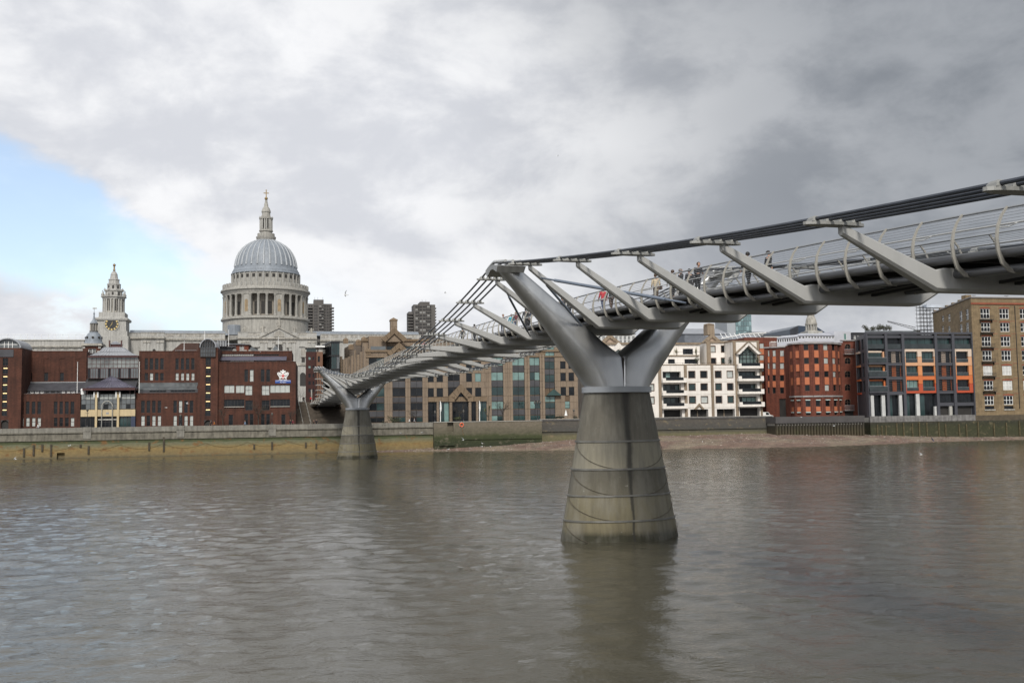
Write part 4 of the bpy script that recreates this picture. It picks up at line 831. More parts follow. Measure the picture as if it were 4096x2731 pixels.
# ---- brick house with chimneys behind the school
TH_ = 55
HS = Thing('brick_house', 'red brick house with white sash windows peeping over the school roof', 'house', BANK, sx(ZB, 880, 450, TH_), TH_, GZ)
fc = Fac(HS, (sx(ZB, 640, 450, TH_), TH_), (sx(ZB, 935, 450, TH_), TH_)); ht = zx(ZB, 850, 425, TH_)
for x0, x1 in ((668, 700), (720, 750), (782, 816), (852, 892)): fc.win(fc.rect(ZB, x0, 438, x1, 478), .2, WHITE, GLASS, 3, 2, .09, sill=STONE)
fc.build(BRICK_O, GZ, ht); m = MB(HS); m.box(fc.p.x, fc.q.x, TH_+.31, TH_+14, GZ, ht-.02); m.build('core', BRICK_O, HS)
rp = [(fc.p.x-.4, TH_-.5), (fc.q.x+.6, TH_-.5), (fc.q.x+.6, TH_+14), (fc.p.x-.4, TH_+14)]
m = MB(HS); zr = zx(ZB, 850, 404, TH_); m.add([(*p, ht) for p in rp]+[(rp[0][0]+3, TH_+4, zr), (rp[1][0]-3, TH_+4, zr), (rp[1][0]-3, TH_+9, zr), (rp[0][0]+3, TH_+9, zr)], [(0, 1, 5, 4), (1, 2, 6, 5), (2, 3, 7, 6), (3, 0, 4, 7), (4, 5, 6, 7), (0, 3, 2, 1)]); m.build('roof', SLATE, HS)
# ---- the two residential towers far behind
def res_tower(label, zm, x0, x1, ytop, yb, prof, dist, bays):
    fr = Fr(*(Vector((0, 0, CAMH))+_ray(*px(zm, (x0+x1)/2, 600))*(dist/_ray(*px(zm, (x0+x1)/2, 600)).y)).xy, 12)
    T_ = Thing('tower_block', label, 'tower', fr, 0, 0, GZ, 'concrete residential towers on the skyline')
    sc = dist/FPX*zm[2]; mid = (x0+x1)/2; W_ = lambda x: (x-mid)*sc; Z_ = lambda y: fr.pix(*px(zm, mid, y), 0)[1]
    BC = M('tower_concrete', (.105, .098, .092), .9, var=.2, scale=.05, streak=.2); BG = M('tower_dark', (.02, .019, .02), .7)
    for i, (p0, p1, y, t0) in enumerate(prof):
        m = MB(T_); m.box(W_(p0), W_(p1), t0, t0+22, GZ, Z_(y)); m.build('shaft', BC, T_)
    fh = 3.3; nf = int((Z_(ytop)-40)/fh)
    for i in range(3, nf):
        z = GZ+i*fh+30
        if z > Z_(ytop+22): break
        for b0, b1, t0, kind in bays:
            top = min([y for p0, p1, y, _ in prof if p0-1 <= b0 and b1 <= p1+25] or [max(q[2] for q in prof)])
            if z+2 > Z_(top): continue
            m = MB(T_)
            if kind == 'bal': m.box(W_(b0), W_(b1), t0-1.6, t0+8, z, z+1.15); m.build('balcony', BC, T_)
            elif kind == 'win': m.box(W_(b0), W_(b1), t0-.25, t0+.2, z+1.2, z+2.7); m.build('window', BG if (i*7+int(b0)) % 3 else M('tower_blind', (.22, .22, .21), .6), T_)
            else: m.box(W_(b0), W_(b1), t0-.3, t0+.2, z+1.15, z+3.2); m.build('recess', BG, T_)
    return T_, W_, Z_
T1, W_, Z_ = res_tower('dark concrete tower block with tiered balconies next to the dome', ZM, 68, 318, 350, 668, [(70, 300, 385, 3), (128, 222, 350, -1), (222, 280, 405, 1)], 1100,
    [(62, 120, 2, 'bal'), (86, 96, 3, 'rec'), (104, 114, 3, 'rec'), (178, 224, -1, 'bal'), (182, 200, -1.1, 'win'), (204, 220, -1.1, 'win'), (136, 146, -1.1, 'rec'), (154, 164, -1.1, 'rec'), (230, 240, .9, 'rec'), (250, 260, .9, 'rec'), (268, 276, .9, 'rec'), (284, 320, 3, 'bal')])
for x in (168, 215, 140): m = MB(T1); m.tube([(W_(x), 4, Z_(352)), (W_(x), 4, Z_(322))], .12, 4); m.build('antenna', BLACK, T1)
T2, W_, Z_ = res_tower('dark concrete tower block with rows of pale windows behind the tan gable', ZM, 1016, 1284, 370, 690, [(1026, 1062, 460, 3), (1070, 1275, 395, 0), (1130, 1222, 370, -1)], 1120,
    [(1016, 1064, 2, 'bal'), (1240, 1286, 2, 'bal'), (1086, 1108, -.1, 'win'), (1126, 1148, -1.1, 'win'), (1156, 1180, -1.1, 'win'), (1196, 1222, -1.1, 'win'), (1112, 1122, -.1, 'rec'), (1226, 1236, -.1, 'rec'), (1184, 1192, -1.1, 'rec')])
for x in (1155, 1190): m = MB(T2); m.tube([(W_(x), 4, Z_(372)), (W_(x), 4, Z_(344))], .12, 4); m.build('antenna', BLACK, T2)
# ================================================================ the brick school
SC = Thing('school_building', 'dark red brick riverside school with glass atrium roofs and barrel vaulted towers', 'building', BANK, sx(ZA, 700, 1200, 10), 10, GZ)
DKM = M('oxblood_metal', (.055, .016, .014), .5, var=.15); DKF = M('bronze_frame', (.03, .026, .025), .5); CREAM = M('cream_stone', (.50, .40, .24), .8, var=.08, scale=.4, streak=.15)
PURP = M('purple_slate', (.085, .08, .11), .5, var=.18, scale=.5); LEADR = M('lead_sheet', (.27, .28, .30), .5, var=.12)
GLS_T = M('pavilion_glass', (.10, .11, .115), .08, var=.3, scale=.4)
def shadeglass(i, p=.35): return BLIND if random.random() < p else GLASS
def school_block(t, zm0, x0, y0, zm1, x1, wins, top_z=None, tdepth=8., mat=BRICK_R, style=None, zb=GZ, pb=.2):
    a0, a1 = sx(zm0, x0, y0, t), sx(zm1, x1, y0, t); zt = zx(zm0, x0+20, y0, t) if top_z is None else top_z
    fc = Fac(SC, (a0, t), (a1, t))
    for w in wins:
        zm, wx0, wy0, wx1, wy1 = w[:5]; k = w[5] if len(w) > 5 else None
        fc.win(fc.rect(zm, wx0, wy0, wx1, wy1), .28, DKF, {None: shadeglass(0, pb), 'b': BLIND, 'g': GLASS}[k], w[6] if len(w) > 6 else 1, w[7] if len(w) > 7 else 2, .06)
    fc.build(mat, zb, zt, dep=.36); m = MB(SC); m.box(a0, a1, t+.365, t+tdepth, zb, zt-.02); m.build('block_core', mat, SC); m = MB(SC); m.box(a0-.06, a1+.06, t-.08, t+.5, zt+.003, zt+.18); m.build('coping', mat, SC)
    return fc, zt
t1, t2 = 10., 16.
# west wing, lower and upper
L1 = [(192, 225), (247, 280), (302, 335), (355, 388), (512, 545), (565, 597), (617, 652), (670, 705)]
f1, zl = school_block(t1, ZA, 145, 897, ZA, 765, [(ZA, a, 963, b, 1082, 'g') for a, b in L1]+[(ZA, a, 1116, b, 1200, 'b' if i in (0, 1, 2, 3, 7) else 'g') for i, (a, b) in enumerate(L1)], tdepth=9)
f2, zu = school_block(t2, ZA, 200, 490, ZA, 825, [(ZA, 270, 690, 303, 768), (ZA, 420, 690, 456, 768), (ZA, 571, 690, 606, 768)], tdepth=14, pb=0)
for a, b in ((265, 308), (415, 460), (567, 610), (718, 762)):
    r_ = f2.rect(ZA, a, 556, b, 690); m = MB(SC); f2.obox(m, *r_[:2], .004, .1, r_[3], r_[3]+.25); f2.obox(m, r_[0]-.12, r_[0], .004, .1, r_[2], r_[3]); m.build('brick_panel_trim', BRICK_R, SC)
def sloped(x0, x1, zm, yt, yb, ta, tb, mat, name='sloping_roof'):
    a0, a1 = sx(zm, x0, yt, tb), sx(zm, x1, yt, tb); m = MB(SC); z1, z0 = zx(zm, (x0+x1)/2, yt, tb), zx(zm, (x0+x1)/2, yb, ta)
    m.add([(a0, ta, z0), (a1, ta, z0), (a1, tb, z1), (a0, tb, z1), (a0, tb, z0-.3), (a1, tb, z0-.3), (a0, ta, z0-.3), (a1, ta, z0-.3)], [(0, 1, 2, 3), (0, 3, 4, 6), (1, 7, 5, 2), (6, 7, 1, 0)]); return m.build(name, mat, SC)
sloped(215, 822, ZA, 784, 850, 13.2, 15.95, SLATE)
m = MB(SC); a0, a1 = sx(ZA, 215, 784, 15.9), sx(ZA, 822, 784, 15.9); z = zx(ZA, 500, 781, 15.9); m.box(a0, a1, 15.8, 16, z-.1, z+.1); m.build('flashing', GREY_M, SC)
f3 = Fac(SC, (sx(ZA, 205, 870, 13.4), 13.4), (sx(ZA, 815, 870, 13.4), 13.4))
for a, b in ((240, 268), (290, 318), (335, 368), (385, 412), (432, 465), (485, 522), (540, 568), (588, 615), (637, 665), (680, 710)): f3.win(f3.rect(ZA, a, 852, b, 886), .15, WHITE if random.random() < .7 else DKF, GLASS, 2, 2, .1)
f3.build(SLATE, zl-2, zx(ZA, 500, 849, 13.4)-.01)
def railing(zm, x0, x1, y, t, name='railing'):
    a0, a1 = sx(zm, x0, y, t), sx(zm, x1, y, t); z = zx(zm, (x0+x1)/2, y, t); m = MB(SC); m.tube([(a0, t, z), (a1, t, z)], .05, 5); k = int((a1-a0)/2.2)
    for i in range(k+1): c = a0+(a1-a0)*i/k; m.box(c-.03, c+.03, t-.03, t+.03, z-1.0, z-.03)
    return m.build(name, GREY_M, SC)
railing(ZA, 150, 760, 888, 10.4); railing(ZA, 1320, 1425+455, 884, 10.4); railing(ZB, 670, 1375, 585, 10.4)
# east-middle wing
U2 = [(ZA, 1375, 1405), (ZA, 1423, 1455), (ZA, 1473, 1505), (ZA, 1522, 1555), (ZB, 242, 272), (ZB, 293, 323), (ZB, 342, 372), (ZB, 392, 422)]
f4, z4_ = school_block(t2, ZA, 1322, 490, ZB, 460, [(z_, a, 552, b, 660, 'g') for z_, a, b in U2]+[(z_, a, 692, b, 764, 'b' if i in (1, 4, 5, 6, 7) else 'g') for i, (z_, a, b) in enumerate(U2)], tdepth=14)
sloped(1325, 1425+458, ZA, 784, 842, 13.2, 15.95, GLS_T, 'glazed_lean_to')
f5 = Fac(SC, (sx(ZA, 1322, 860, 13.3), 13.3), (sx(ZB, 458, 860, 13.3), 13.3)); f5.win(f5.rect(ZA, 1420, 846, 1580, 875), .15, DKF, GLASS, 5, 1); f5.win(f5.rect(ZB, 195, 846, 430, 873), .15, DKF, GLASS, 7, 1); f5.build(SLATE, zl-2, zx(ZA, 1600, 841, 13.3)-.02)
L2 = [(ZA, 1340, 1375), (ZA, 1393, 1427), (ZA, 1445, 1478), (ZA, 1497, 1530), (ZB, 222, 255), (ZB, 273, 306), (ZB, 325, 358), (ZB, 377, 410)]
f6, _ = school_block(t1, ZA, 1285, 891, ZB, 460, [(z_, a, 955, b, 1070, 'b' if i in (5,) else 'g') for i, (z_, a, b) in enumerate(L2)]+[(z_, a, 1097, b, 1196, 'b' if i in (0, 2, 3, 4, 6, 7) else 'g') for i, (z_, a, b) in enumerate(L2)], tdepth=9)
# east block
ew = [(ZB, 897, 660, 931, 775), (ZB, 948, 660, 984, 775), (ZB, 1053, 657, 1088, 775), (ZB, 1105, 657, 1140, 775),
      (ZB, 705, 808, 802, 882, 'b', 2, 1), (ZB, 814, 808, 897, 882, 'b', 2, 1), (ZB, 905, 810, 972, 903, 'b', 2, 2), (ZB, 1062, 810, 1135, 903, 'b', 2, 2), (ZB, 1141, 806, 1330, 880, 'b', 4, 1),
      (ZB, 705, 944, 897, 1010, 'g', 6, 1), (ZB, 905, 952, 976, 1046, 'g', 2, 2), (ZB, 1062, 952, 1136, 1046, 'g', 2, 2), (ZB, 1142, 942, 1330, 1008, 'g', 6, 1),
      (ZB, 748, 1088, 788, 1186), (ZB, 898, 1080, 931, 1186), (ZB, 948, 1080, 982, 1186), (ZB, 1055, 1080, 1089, 1186), (ZB, 1105, 1080, 1139, 1186), (ZB, 1248, 1085, 1286, 1186)]
f7, z7 = school_block(t1-.6, ZB, 650, 592, ZB, 1385, ew, tdepth=26, pb=.1)
for a, b in ((985, 1006), (1030, 1052)):
    r_ = f7.rect(ZB, a, 802, b, 1188); m = MB(SC); f7.obox(m, r_[0], r_[0]+.2, .004, .35, r_[2], r_[3]); f7.obox(m, r_[1]-.2, r_[1], .004, .35, r_[2], r_[3]); m.build('brick_fin', BRICK_R, SC)
for a, b in ((650, 703), (1335, 1384), (985, 1052)):
    r_ = f7.rect(ZB, a, 800, b, 1190); m = MB(SC); f7.obox(m, *r_[:2], .003, .22, GZ, r_[3]); m.build('brick_pier', BRICK_R, SC)
r_ = f7.rect(ZB, 705, 1012, 897, 1018); m = MB(SC); f7.obox(m, *r_[:2], .003, .3, r_[2], r_[3]); m.build('sill', CONC, SC); r_ = f7.rect(ZB, 1142, 1008, 1330, 1014); m = MB(SC); f7.obox(m, *r_[:2], .003, .3, r_[2], r_[3]); m.build('sill', CONC, SC)
f8, z8 = school_block(18, ZB, 640, 490, ZB, 1350, [(ZB, 648, 512, 985, 531, 'b', 16, 1), (ZB, 985, 514, 1225, 530, 'g', 10, 1)], tdepth=14)
sloped(648, 1300, ZB, 536, 562, 14.5, 17.6, PURP)
f9 = Fac(SC, (sx(ZB, 648, 575, 15), 15), (sx(ZB, 1300, 575, 15), 15)); f9.win(f9.rect(ZB, 760, 563, 990, 586), .12, DKF, BLIND, 5, 1); f9.win(f9.rect(ZB, 1010, 563, 1200, 586), .12, DKF, GLASS, 5, 1); f9.build(BRICK_R, z7-1, zx(ZB, 950, 563, 15)-.01)
# barrel vaulted stair towers
def stair_tower(zm, xl, xr, xc, ytop, ybase_, tz_t, glassfront):
    t = 8.2; a0, a1 = sx(zm, xl, 700, t), sx(zm, xr, 700, t); zb_ = zx(zm, xc, ybase_, t); ac = (a0+a1)/2; rad = (a1-a0)/2*(.84 if glassfront else .96); zt = zb_
    fc = Fac(SC, (a0, t), (a1, t)); sh = fc.rect(zm, xc-25, 545 if not glassfront else 540, xc+26, 1100)
    n = 7
    for i in range(n):
        z0 = sh[2]+(sh[3]-sh[2])*i/n; z1 = sh[2]+(sh[3]-sh[2])*(i+1)/n-.12; fc.win((sh[0], sh[1], z0, z1), .3, DKF, GLASS, 2, 2, .05)
        if i < 6: m = MB(SC); fc.obox(m, sh[0]+.15, sh[1]-.15, -.26, -.2, z1-.55, z1-.35); m.build('strip_light', LIT, SC)
    dr = fc.rect(zm, xc-36, 1140, xc+36, 1200); fc.win((dr[0], dr[1], GZ, dr[3]), .5, DKF, INTER, 1, 1, .05, arch=True)
    fc.build(BRICK_R, GZ, zt, dep=.6); m = MB(SC); m.box(a0, a1, t+.61, t+12, GZ, zt-.02); m.build('tower_core', BRICK_R, SC)
    N_ = 20; hz = zx(zm, xc, ytop, t)-zt; arc = lambda r_, k=1.: [(ac+r_*math.cos(math.pi*i/N_), zt+.02+r_/rad*hz*math.sin(math.pi*i/N_)) for i in range(N_+1)]
    m = MB(SC); o_, i_ = arc(rad), arc(rad*.9)
    for k in range(N_):
        m.prism([o_[k], o_[k+1], i_[k+1], i_[k]], t-.5, t+9, 't')
    vo = m.build('barrel_vault', LEADR, SC); fix_normals(vo.data)
    m = MB(SC); m.prism(arc(rad*.895), t+.35, t+.4, 't'); o = m.build('lunette_glass', GLS_T if not glassfront else M('clear_glass', (.05, .055, .06), .08, var=.4, scale=.6), vo); fix_normals(o.data)
    if glassfront:
        m = MB(SC); a, b_ = ac-rad*.89, ac+rad*.89; z0 = zx(zm, xc, 538, t); m.box(a, b_, t-.35, t-.25, z0, zt); m.build('vault_glazing', MATS['clear_glass'], vo)
        for k in range(7): c = a+(b_-a)*k/6; h = zt+hz*.89*math.sqrt(max(0, 1-((c-ac)/(rad*.9))**2)); m = MB(SC); m.box(c-.06, c+.06, t-.45, t-.35, z0, max(zt, h)); m.build('mullion', DKF, vo)
        for k in range(5): z = z0+(zt+hz*.75-z0)*k/4; m = MB(SC); m.box(a+.05, b_-.05, t-.44, t-.36, z-.05, z+.05); m.build('transom', DKF, vo)
    else:
        for k in range(1, 4): c = ac-rad*.6+rad*1.2*k/4; m = MB(SC); m.box(c-.06, c+.06, t+.25, t+.35, zt, zt+hz*.7); m.build('mullion', WHITE, vo)
        m = MB(SC); m.box(ac-rad*.7, ac+rad*.7, t+.24, t+.34, zt+hz*.33, zt+hz*.39); m.build('transom', WHITE, vo)
        m = MB(SC); r_ = fc.rect(zm, xl+15, 470, xr-75, 540); fc.obox(m, r_[0], r_[1], .01, .15, r_[2], r_[3]); m.build('lead_apron', SLATE, SC)
LIT = bpy.data.materials.new('warm_light'); LIT.use_nodes = True; _b = LIT.node_tree.nodes['Principled BSDF']; _b.inputs['Base Color'].default_value = (.8, .6, .3, 1); _b.inputs['Emission Color'].default_value = (1, .72, .33, 1); _b.inputs['Emission Strength'].default_value = .8
stair_tower(ZA, -65, 205, 45, 362, 455, 8, False); stair_tower(ZB, 455, 645, 551, 366, 452, 8, True)
# ---- entrance pavilion and atrium
tE = 9.; E0, E1 = sx(ZA, 766, 1100, tE), sx(ZA, 1284, 1100, tE); EZ = lambda y: zx(ZA, 1025, y, tE); EX = lambda x, y=1000, t=tE: sx(ZA, x, y, t)
m = MB(SC); m.box(E0, E1, tE, tE+.8, EZ(1104), EZ(1040)); m.build('stone_band', CREAM, SC)
for x0, x1 in ((906, 926), (1114, 1135)):
    m = MB(SC); m.box(EX(x0), EX(x1), tE-.35, tE-.003, GZ, EZ(872)); m.build('stone_pier', CREAM, SC)
    for d in (-.42, .42): m = MB(SC); m.tube([((EX(x0)+EX(x1))/2+d, tE-.6, EZ(925)), ((EX(x0)+EX(x1))/2+d, tE-.6, EZ(872))], .17, 8); m.build('finial_lamp', WHITE, SC)
def glazed(x0, x1, y0, y1, t, nx, nz, mat, fm=DKF):
    a0, a1, z0, z1 = EX(x0, y0, t), EX(x1, y0, t), zx(ZA, 1025, y1, t), zx(ZA, 1025, y0, t)
    for i in range(nx):
        for j in range(nz):
            p = a0+(a1-a0)*i/nx; q = a0+(a1-a0)*(i+1)/nx; w0 = z0+(z1-z0)*j/nz; w1 = z0+(z1-z0)*(j+1)/nz; m = MB(SC); m.box(p+.04, q-.04, t, t+.05, w0+.04, w1-.04); m.build('pane', mat(i, j) if callable(mat) else mat, SC)
    for i in range(nx+1): c = a0+(a1-a0)*i/nx; m = MB(SC); m.box(c-.045, c+.045, t-.06, t+.08, z0, z1); m.build('mullion', fm, SC)
    for j in range(nz+1): c = z0+(z1-z0)*j/nz; m = MB(SC); m.box(a0, a1, t-.05, t+.07, c-.045, c+.045); m.build('transom', fm, SC)
glazed(775, 1284, 893, 1036, tE+.5, 12, 3, lambda i, j: BLIND if j == 2 else GLS_T if j == 1 or i % 5 else GLASS)
glazed(768, 905, 1108, 1203, tE+.6, 3, 1, GLASS); glazed(1137, 1245, 1108, 1203, tE+.6, 3, 1, GLASS_G); glazed(928, 1112, 1108, 1203, tE+.8, 5, 2, GLASS)
m = MB(SC); m.box(EX(928), EX(1112), tE+.5, tE+.79, EZ(1140), EZ(1128)); m.build('door_canopy', CONC, SC)
m = MB(SC); m.box(EX(1246), E1, tE+.1, tE+.7, GZ, EZ(1105)); m.build('blue_panel', M('navy_panel', (.02, .03, .06), .5), SC)
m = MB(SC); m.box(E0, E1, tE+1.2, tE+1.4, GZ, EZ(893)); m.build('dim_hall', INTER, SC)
c, r_ = EX(1022), (EX(1072)-EX(972))/2; m = MB(SC); m.tube([(c-r_, tE-.5, GZ)]+[(c+r_*math.cos(q), tE-.5, EZ(1010)+(EZ(960)-EZ(1010))*math.sin(q)) for q in [math.pi-math.pi*i/14 for i in range(15)]]+[(c+r_, tE-.5, GZ)], .11, 8); m.build('entrance_arch', CONC, SC, True)
m = MB(SC); c2 = EX(1022); m.box(c2-.3, c2+.3, tE-.04, tE-.003, EZ(1083), EZ(1066)); m.build('door_number_plate', GREY_M, SC)
def hip(x0, x1, y0, xt0, xt1, yt, ta, tb, ins, mat, name, ribs=0):
    a0, a1 = EX(x0, y0, ta), EX(x1, y0, ta); b0, b1 = EX(xt0, yt, ta+ins), EX(xt1, yt, ta+ins); z0, z1 = zx(ZA, 1025, y0, ta), zx(ZA, 1025, yt, ta+ins); m = MB(SC)
    m.add([(a0, ta, z0), (a1, ta, z0), (a1, tb, z0), (a0, tb, z0), (b0, ta+ins, z1), (b1, ta+ins, z1), (b1, tb-ins, z1), (b0, tb-ins, z1)], [(0, 1, 5, 4), (1, 2, 6, 5), (2, 3, 7, 6), (3, 0, 4, 7), (4, 5, 6, 7), (3, 2, 1, 0)]); o = m.build(name, mat, SC)
    for k in range(ribs):
        f_ = (k+.5)/ribs; m = MB(SC); p, q = Vector((a0+(a1-a0)*f_, ta, z0)), Vector((b0+(b1-b0)*f_, ta+ins, z1)); m.tube([p+Vector((0, -.02, .05)), q+Vector((0, -.02, .05))], .05, 4); m.build('standing_seam', mat, o)
    return a0, a1, z0
hip(808, 1278, 832, 955, 1152, 772, 7.6, 16, 3.4, PURP, 'pyramid_roof', 14); hip(955, 1152, 770, 1052, 1068, 724, 11.1, 14.5, 1.6, PURP, 'pyramid_cap', 5)
a0, a1, z0 = EX(785, 840, 7.8), EX(1285, 840, 7.8), 0; m = MB(SC); m.box(a0, a1, 7.5, 16, zx(ZA, 1025, 856, 7.8), zx(ZA, 1025, 835, 7.8)); m.build('eaves', DKM, SC)
for x in (775, 830, 905, 1130, 1235, 1280): c = EX(x, 880, 8.6); m = MB(SC); m.box(c-.08, c+.08, 8.5, 8.66, EZ(895), EZ(850)); m.build('eaves_post', DKM, SC)
c = EX(785, 860, 8.3); m = MB(SC); m.lathe([(.4, EZ(895)), (.42, EZ(860)), (.5, EZ(850)), (.3, EZ(840))], (c, 8.3), 10); m.build('vent_cowl', WHITE, SC, True)
# upper atrium pavilion
tU = 15.
sloped(822, 1312, ZA, 745, 832, 13.5, 16.5, SLATE)
glazed(835, 1316, 648, 742, tU, 20, 1, lambda i, j: GLS_T if i % 4 else GLASS, DKM); glazed(835, 1316, 535, 645, tU, 12, 3, M('atrium_glass', (.16, .17, .165), .06, var=.5, scale=.5), DKM)
m = MB(SC); m.box(EX(835, 700, tU+.5), EX(1316, 700, tU+.5), tU+.6, tU+.8, GZ, zx(ZA, 1025, 648, tU)); m.build('dim_hall', INTER, SC)
m = MB(SC); m.box(EX(838, 535, 14.8), EX(1314, 535, 14.8), 14.4, 24, zx(ZA, 1025, 545, 14.8), zx(ZA, 1025, 528, 14.8)); m.build('eaves', DKM, SC)
hip(850, 1302, 526, 935, 1215, 492, 14.3, 25, 2.4, LEADR, 'atrium_roof', 14); hip(940, 1208, 489, 985, 1165, 448, 16.8, 24, 1.8, LEADR, 'atrium_roof', 10); hip(1040, 1150, 418, 1085, 1105, 392, 19, 22.5, 1.5, LEADR, 'roof_lantern')
m = MB(SC); m.box(EX(1050, 430, 19.2), EX(1142, 430, 19.2), 19.3, 22.3, zx(ZA, 1095, 450, 19.2), zx(ZA, 1095, 419, 19.2)); m.build('lantern_louvre', DKM, SC)
for x in (1042, 1155): c = EX(x, 410, 19); m = MB(SC); m.box(c-.16, c+.16, 18.8, 19.1, zx(ZA, 1095, 448, 19), zx(ZA, 1095, 375, 19)); m.build('lantern_post', DKM, SC)
m = MB(SC); m.box(EX(1036, 380, 19), EX(1160, 380, 19), 18.75, 19.15, zx(ZA, 1095, 384, 19), zx(ZA, 1095, 376, 19)); m.build('lantern_beam', CONC, SC)
# rooftop: flues, plant, dish, poles
for x in (648, 672, 697, 720): c, t = sx(ZB, x, 410, 26), 26; m = MB(SC); m.lathe([(.3, zx(ZB, x, 440, t)), (.3, zx(ZB, x, 392, t)), (.42, zx(ZB, x, 391, t)), (.42, zx(ZB, x, 384, t))], (c, t), 10); m.build('flue', GREY_M, SC, True)
r_ = (sx(ZB, 645, 460, 27), sx(ZB, 775, 460, 27)); m = MB(SC); m.box(r_[0], r_[1], 27, 32, z8-.1, zx(ZB, 700, 452, 27)); m.build('plant_room', BLACK, SC); m = MB(SC); m.box(r_[0]-.3, r_[1]+.8, 26.5, 32, zx(ZB, 700, 452, 27)+.003, zx(ZB, 700, 436, 27)); m.build('plant_roof', SLATE, SC)
m = MB(SC); a0, a1 = sx(ZB, 165, 450, 27), sx(ZB, 462, 450, 27); z0, z1 = z4_-.1, zx(ZB, 320, 408, 27); m.prism([(a0, z0), (a1, z0), (a1, z1), (a0+3.5, z1)], 27, 38, 't'); m.build('rear_block', M('brown_roof', (.06, .03, .022), .8, var=.2), SC)
c, z, t = sx(ZB, 1048, 497, 17.5), zx(ZB, 1048, 497, 17.5), 17.5; m = MB(SC); m.lathe([(.9, 0), (.55, .18), (.1, .28)], (0, 0), 14); me = m.mesh('satellite_dish', GREY_M); o = link('satellite_dish', me, SC); o.location = (c-SC.o.x, t-SC.o.y, z-SC.o.z); o.rotation_euler = (R(-75), 0, 0); m = MB(SC); m.box(c-.05, c+.05, t+.1, t+.2, z8, z); m.build('dish_post', GREY_M, SC)
for x, w_ in ((800, 14), (905, 10), (945, 10), (1125, 45), (1205, 12)): c, t = sx(ZB, x, 503, 17.9), 18.6; hw = w_*.04*1.2; m = MB(SC); m.prism([(c-hw, z8), (c+hw, z8), (c+hw*.6, z8+.45), (c-hw*.6, z8+.45)], t, t+1.5, 't'); m.build('roof_light', CONC, SC)
m = MB(SC); c = sx(ZB, 985, 475, 22); m.prism([(c-1.6, z8), (c+2.2, z8), (c-.6, z8+1.5)], 22, 24, 't'); m.build('roof_light', GLS_T, SC); m = MB(SC); c = sx(ZB, 1195, 472, 22); m.prism([(c-1.6, z8), (c+1.6, z8), (c, z8+1.8)], 22, 24, 't'); m.build('roof_light', GLS_T, SC)
railing(ZB, 1000, 1345, 483, 18.4); railing(ZB, 240, 440, 478, 16.4)
POLES = [(ZA, 738, 590, 892, 10.6), (ZA, 1326, 588, 888, 10.6), (ZB, 325, 388, 488, 17), (ZB, 520, 297, 372, 14), (ZB, 748, 282, 430, 22), (ZB, 1220, 352, 476, 19)]
PL = ['on the low terrace beside the glazed entrance, west side', 'on the low terrace beside the glazed entrance, east side', 'on the parapet before the sloping brown roof block', 'rising above the glazed barrel vault', 'beside the silver roof flues', 'above the coat of arms at the roof edge']
for (zm, x, y0, y1, t), lb in zip(POLES, PL):
    c, z1, z0 = sx(zm, x, y0, t), zx(zm, x, y0, t), zx(zm, x, y1, t); P_ = Thing('flagpole', 'bare white flagpole '+lb, 'flagpole', BANK, c, t, z0-.2, 'school flagpoles'); m = MB(P_); m.lathe([(.09, z0-.2), (.05, z1-.15)], (c, t), 8); m.build('pole', WHITE, P_, True); m = MB(P_); m.lathe([(.06, z1-.149), (.12, z1-.05), (.02, z1+.05)], (c, t), 8); m.build('truck', WHITE, P_)
# coat of arms and name board
sg = f7.rect(ZB, 1190, 760, 1338, 789); BL = M('sign_blue', (.02, .07, .30), .5, var=.05); m = MB(SC); f7.obox(m, *sg[:2], .02, .12, *sg[2:]); sb = m.build('name_board', BL, SC)
def put_text(txt, fac, a, z, size, mat, o_, par, sxk=1.):
    me = text_mesh(txt, size, mat, .012); ob = link('lettering', me, par); p = fac.at(a, o_, z); ob.location = (p[0]-fac.th.o.x, p[1]-fac.th.o.y, p[2]-fac.th.o.z); ob.rotation_euler = (R(90), 0, math.atan2(fac.d.y, fac.d.x)); ob.scale = (sxk, 1, 1); return ob
put_text('CITY OF LONDON', f7, (sg[0]+sg[1])/2, (sg[2]+sg[3])/2+.17, .42, WHITE, .14, sb); put_text('SCHOOL', f7, (sg[0]+sg[1])/2, (sg[2]+sg[3])/2-.2, .36, WHITE, .14, sb)
cr = f7.rect(ZB, 1208, 660, 1320, 755); ax, az, aw, ah = (cr[0]+cr[1])/2, cr[2], (cr[1]-cr[0])/2, cr[3]-cr[2]
SILV = M('enamel_white', (.70, .70, .69), .5, var=.12, scale=2); RED = M('enamel_red', (.50, .02, .02), .5); DKG = M('enamel_grey', (.12, .12, .13), .5)
def crest(name, pts, o0, o1, mat, par):
    m = MB(SC); f7.opoly(m, [(ax+aw*u, az+ah*v) for u, v in pts], o0, o1); o = m.build(name, mat, par); fix_normals(o.data); return o
em = crest('coat_of_arms', [(-.30, .62), (.30, .62), (.30, .28), (.16, .10), (0, .02), (-.16, .10), (-.30, .28)], .02, .16, SILV, SC)
crest('red_cross', [(-.075, .59), (.075, .59), (.075, .07), (-.075, .07)], .165, .19, RED, em); crest('red_cross', [(-.26, .43), (.26, .43), (.26, .32), (-.26, .32)], .193, .20, RED, em)
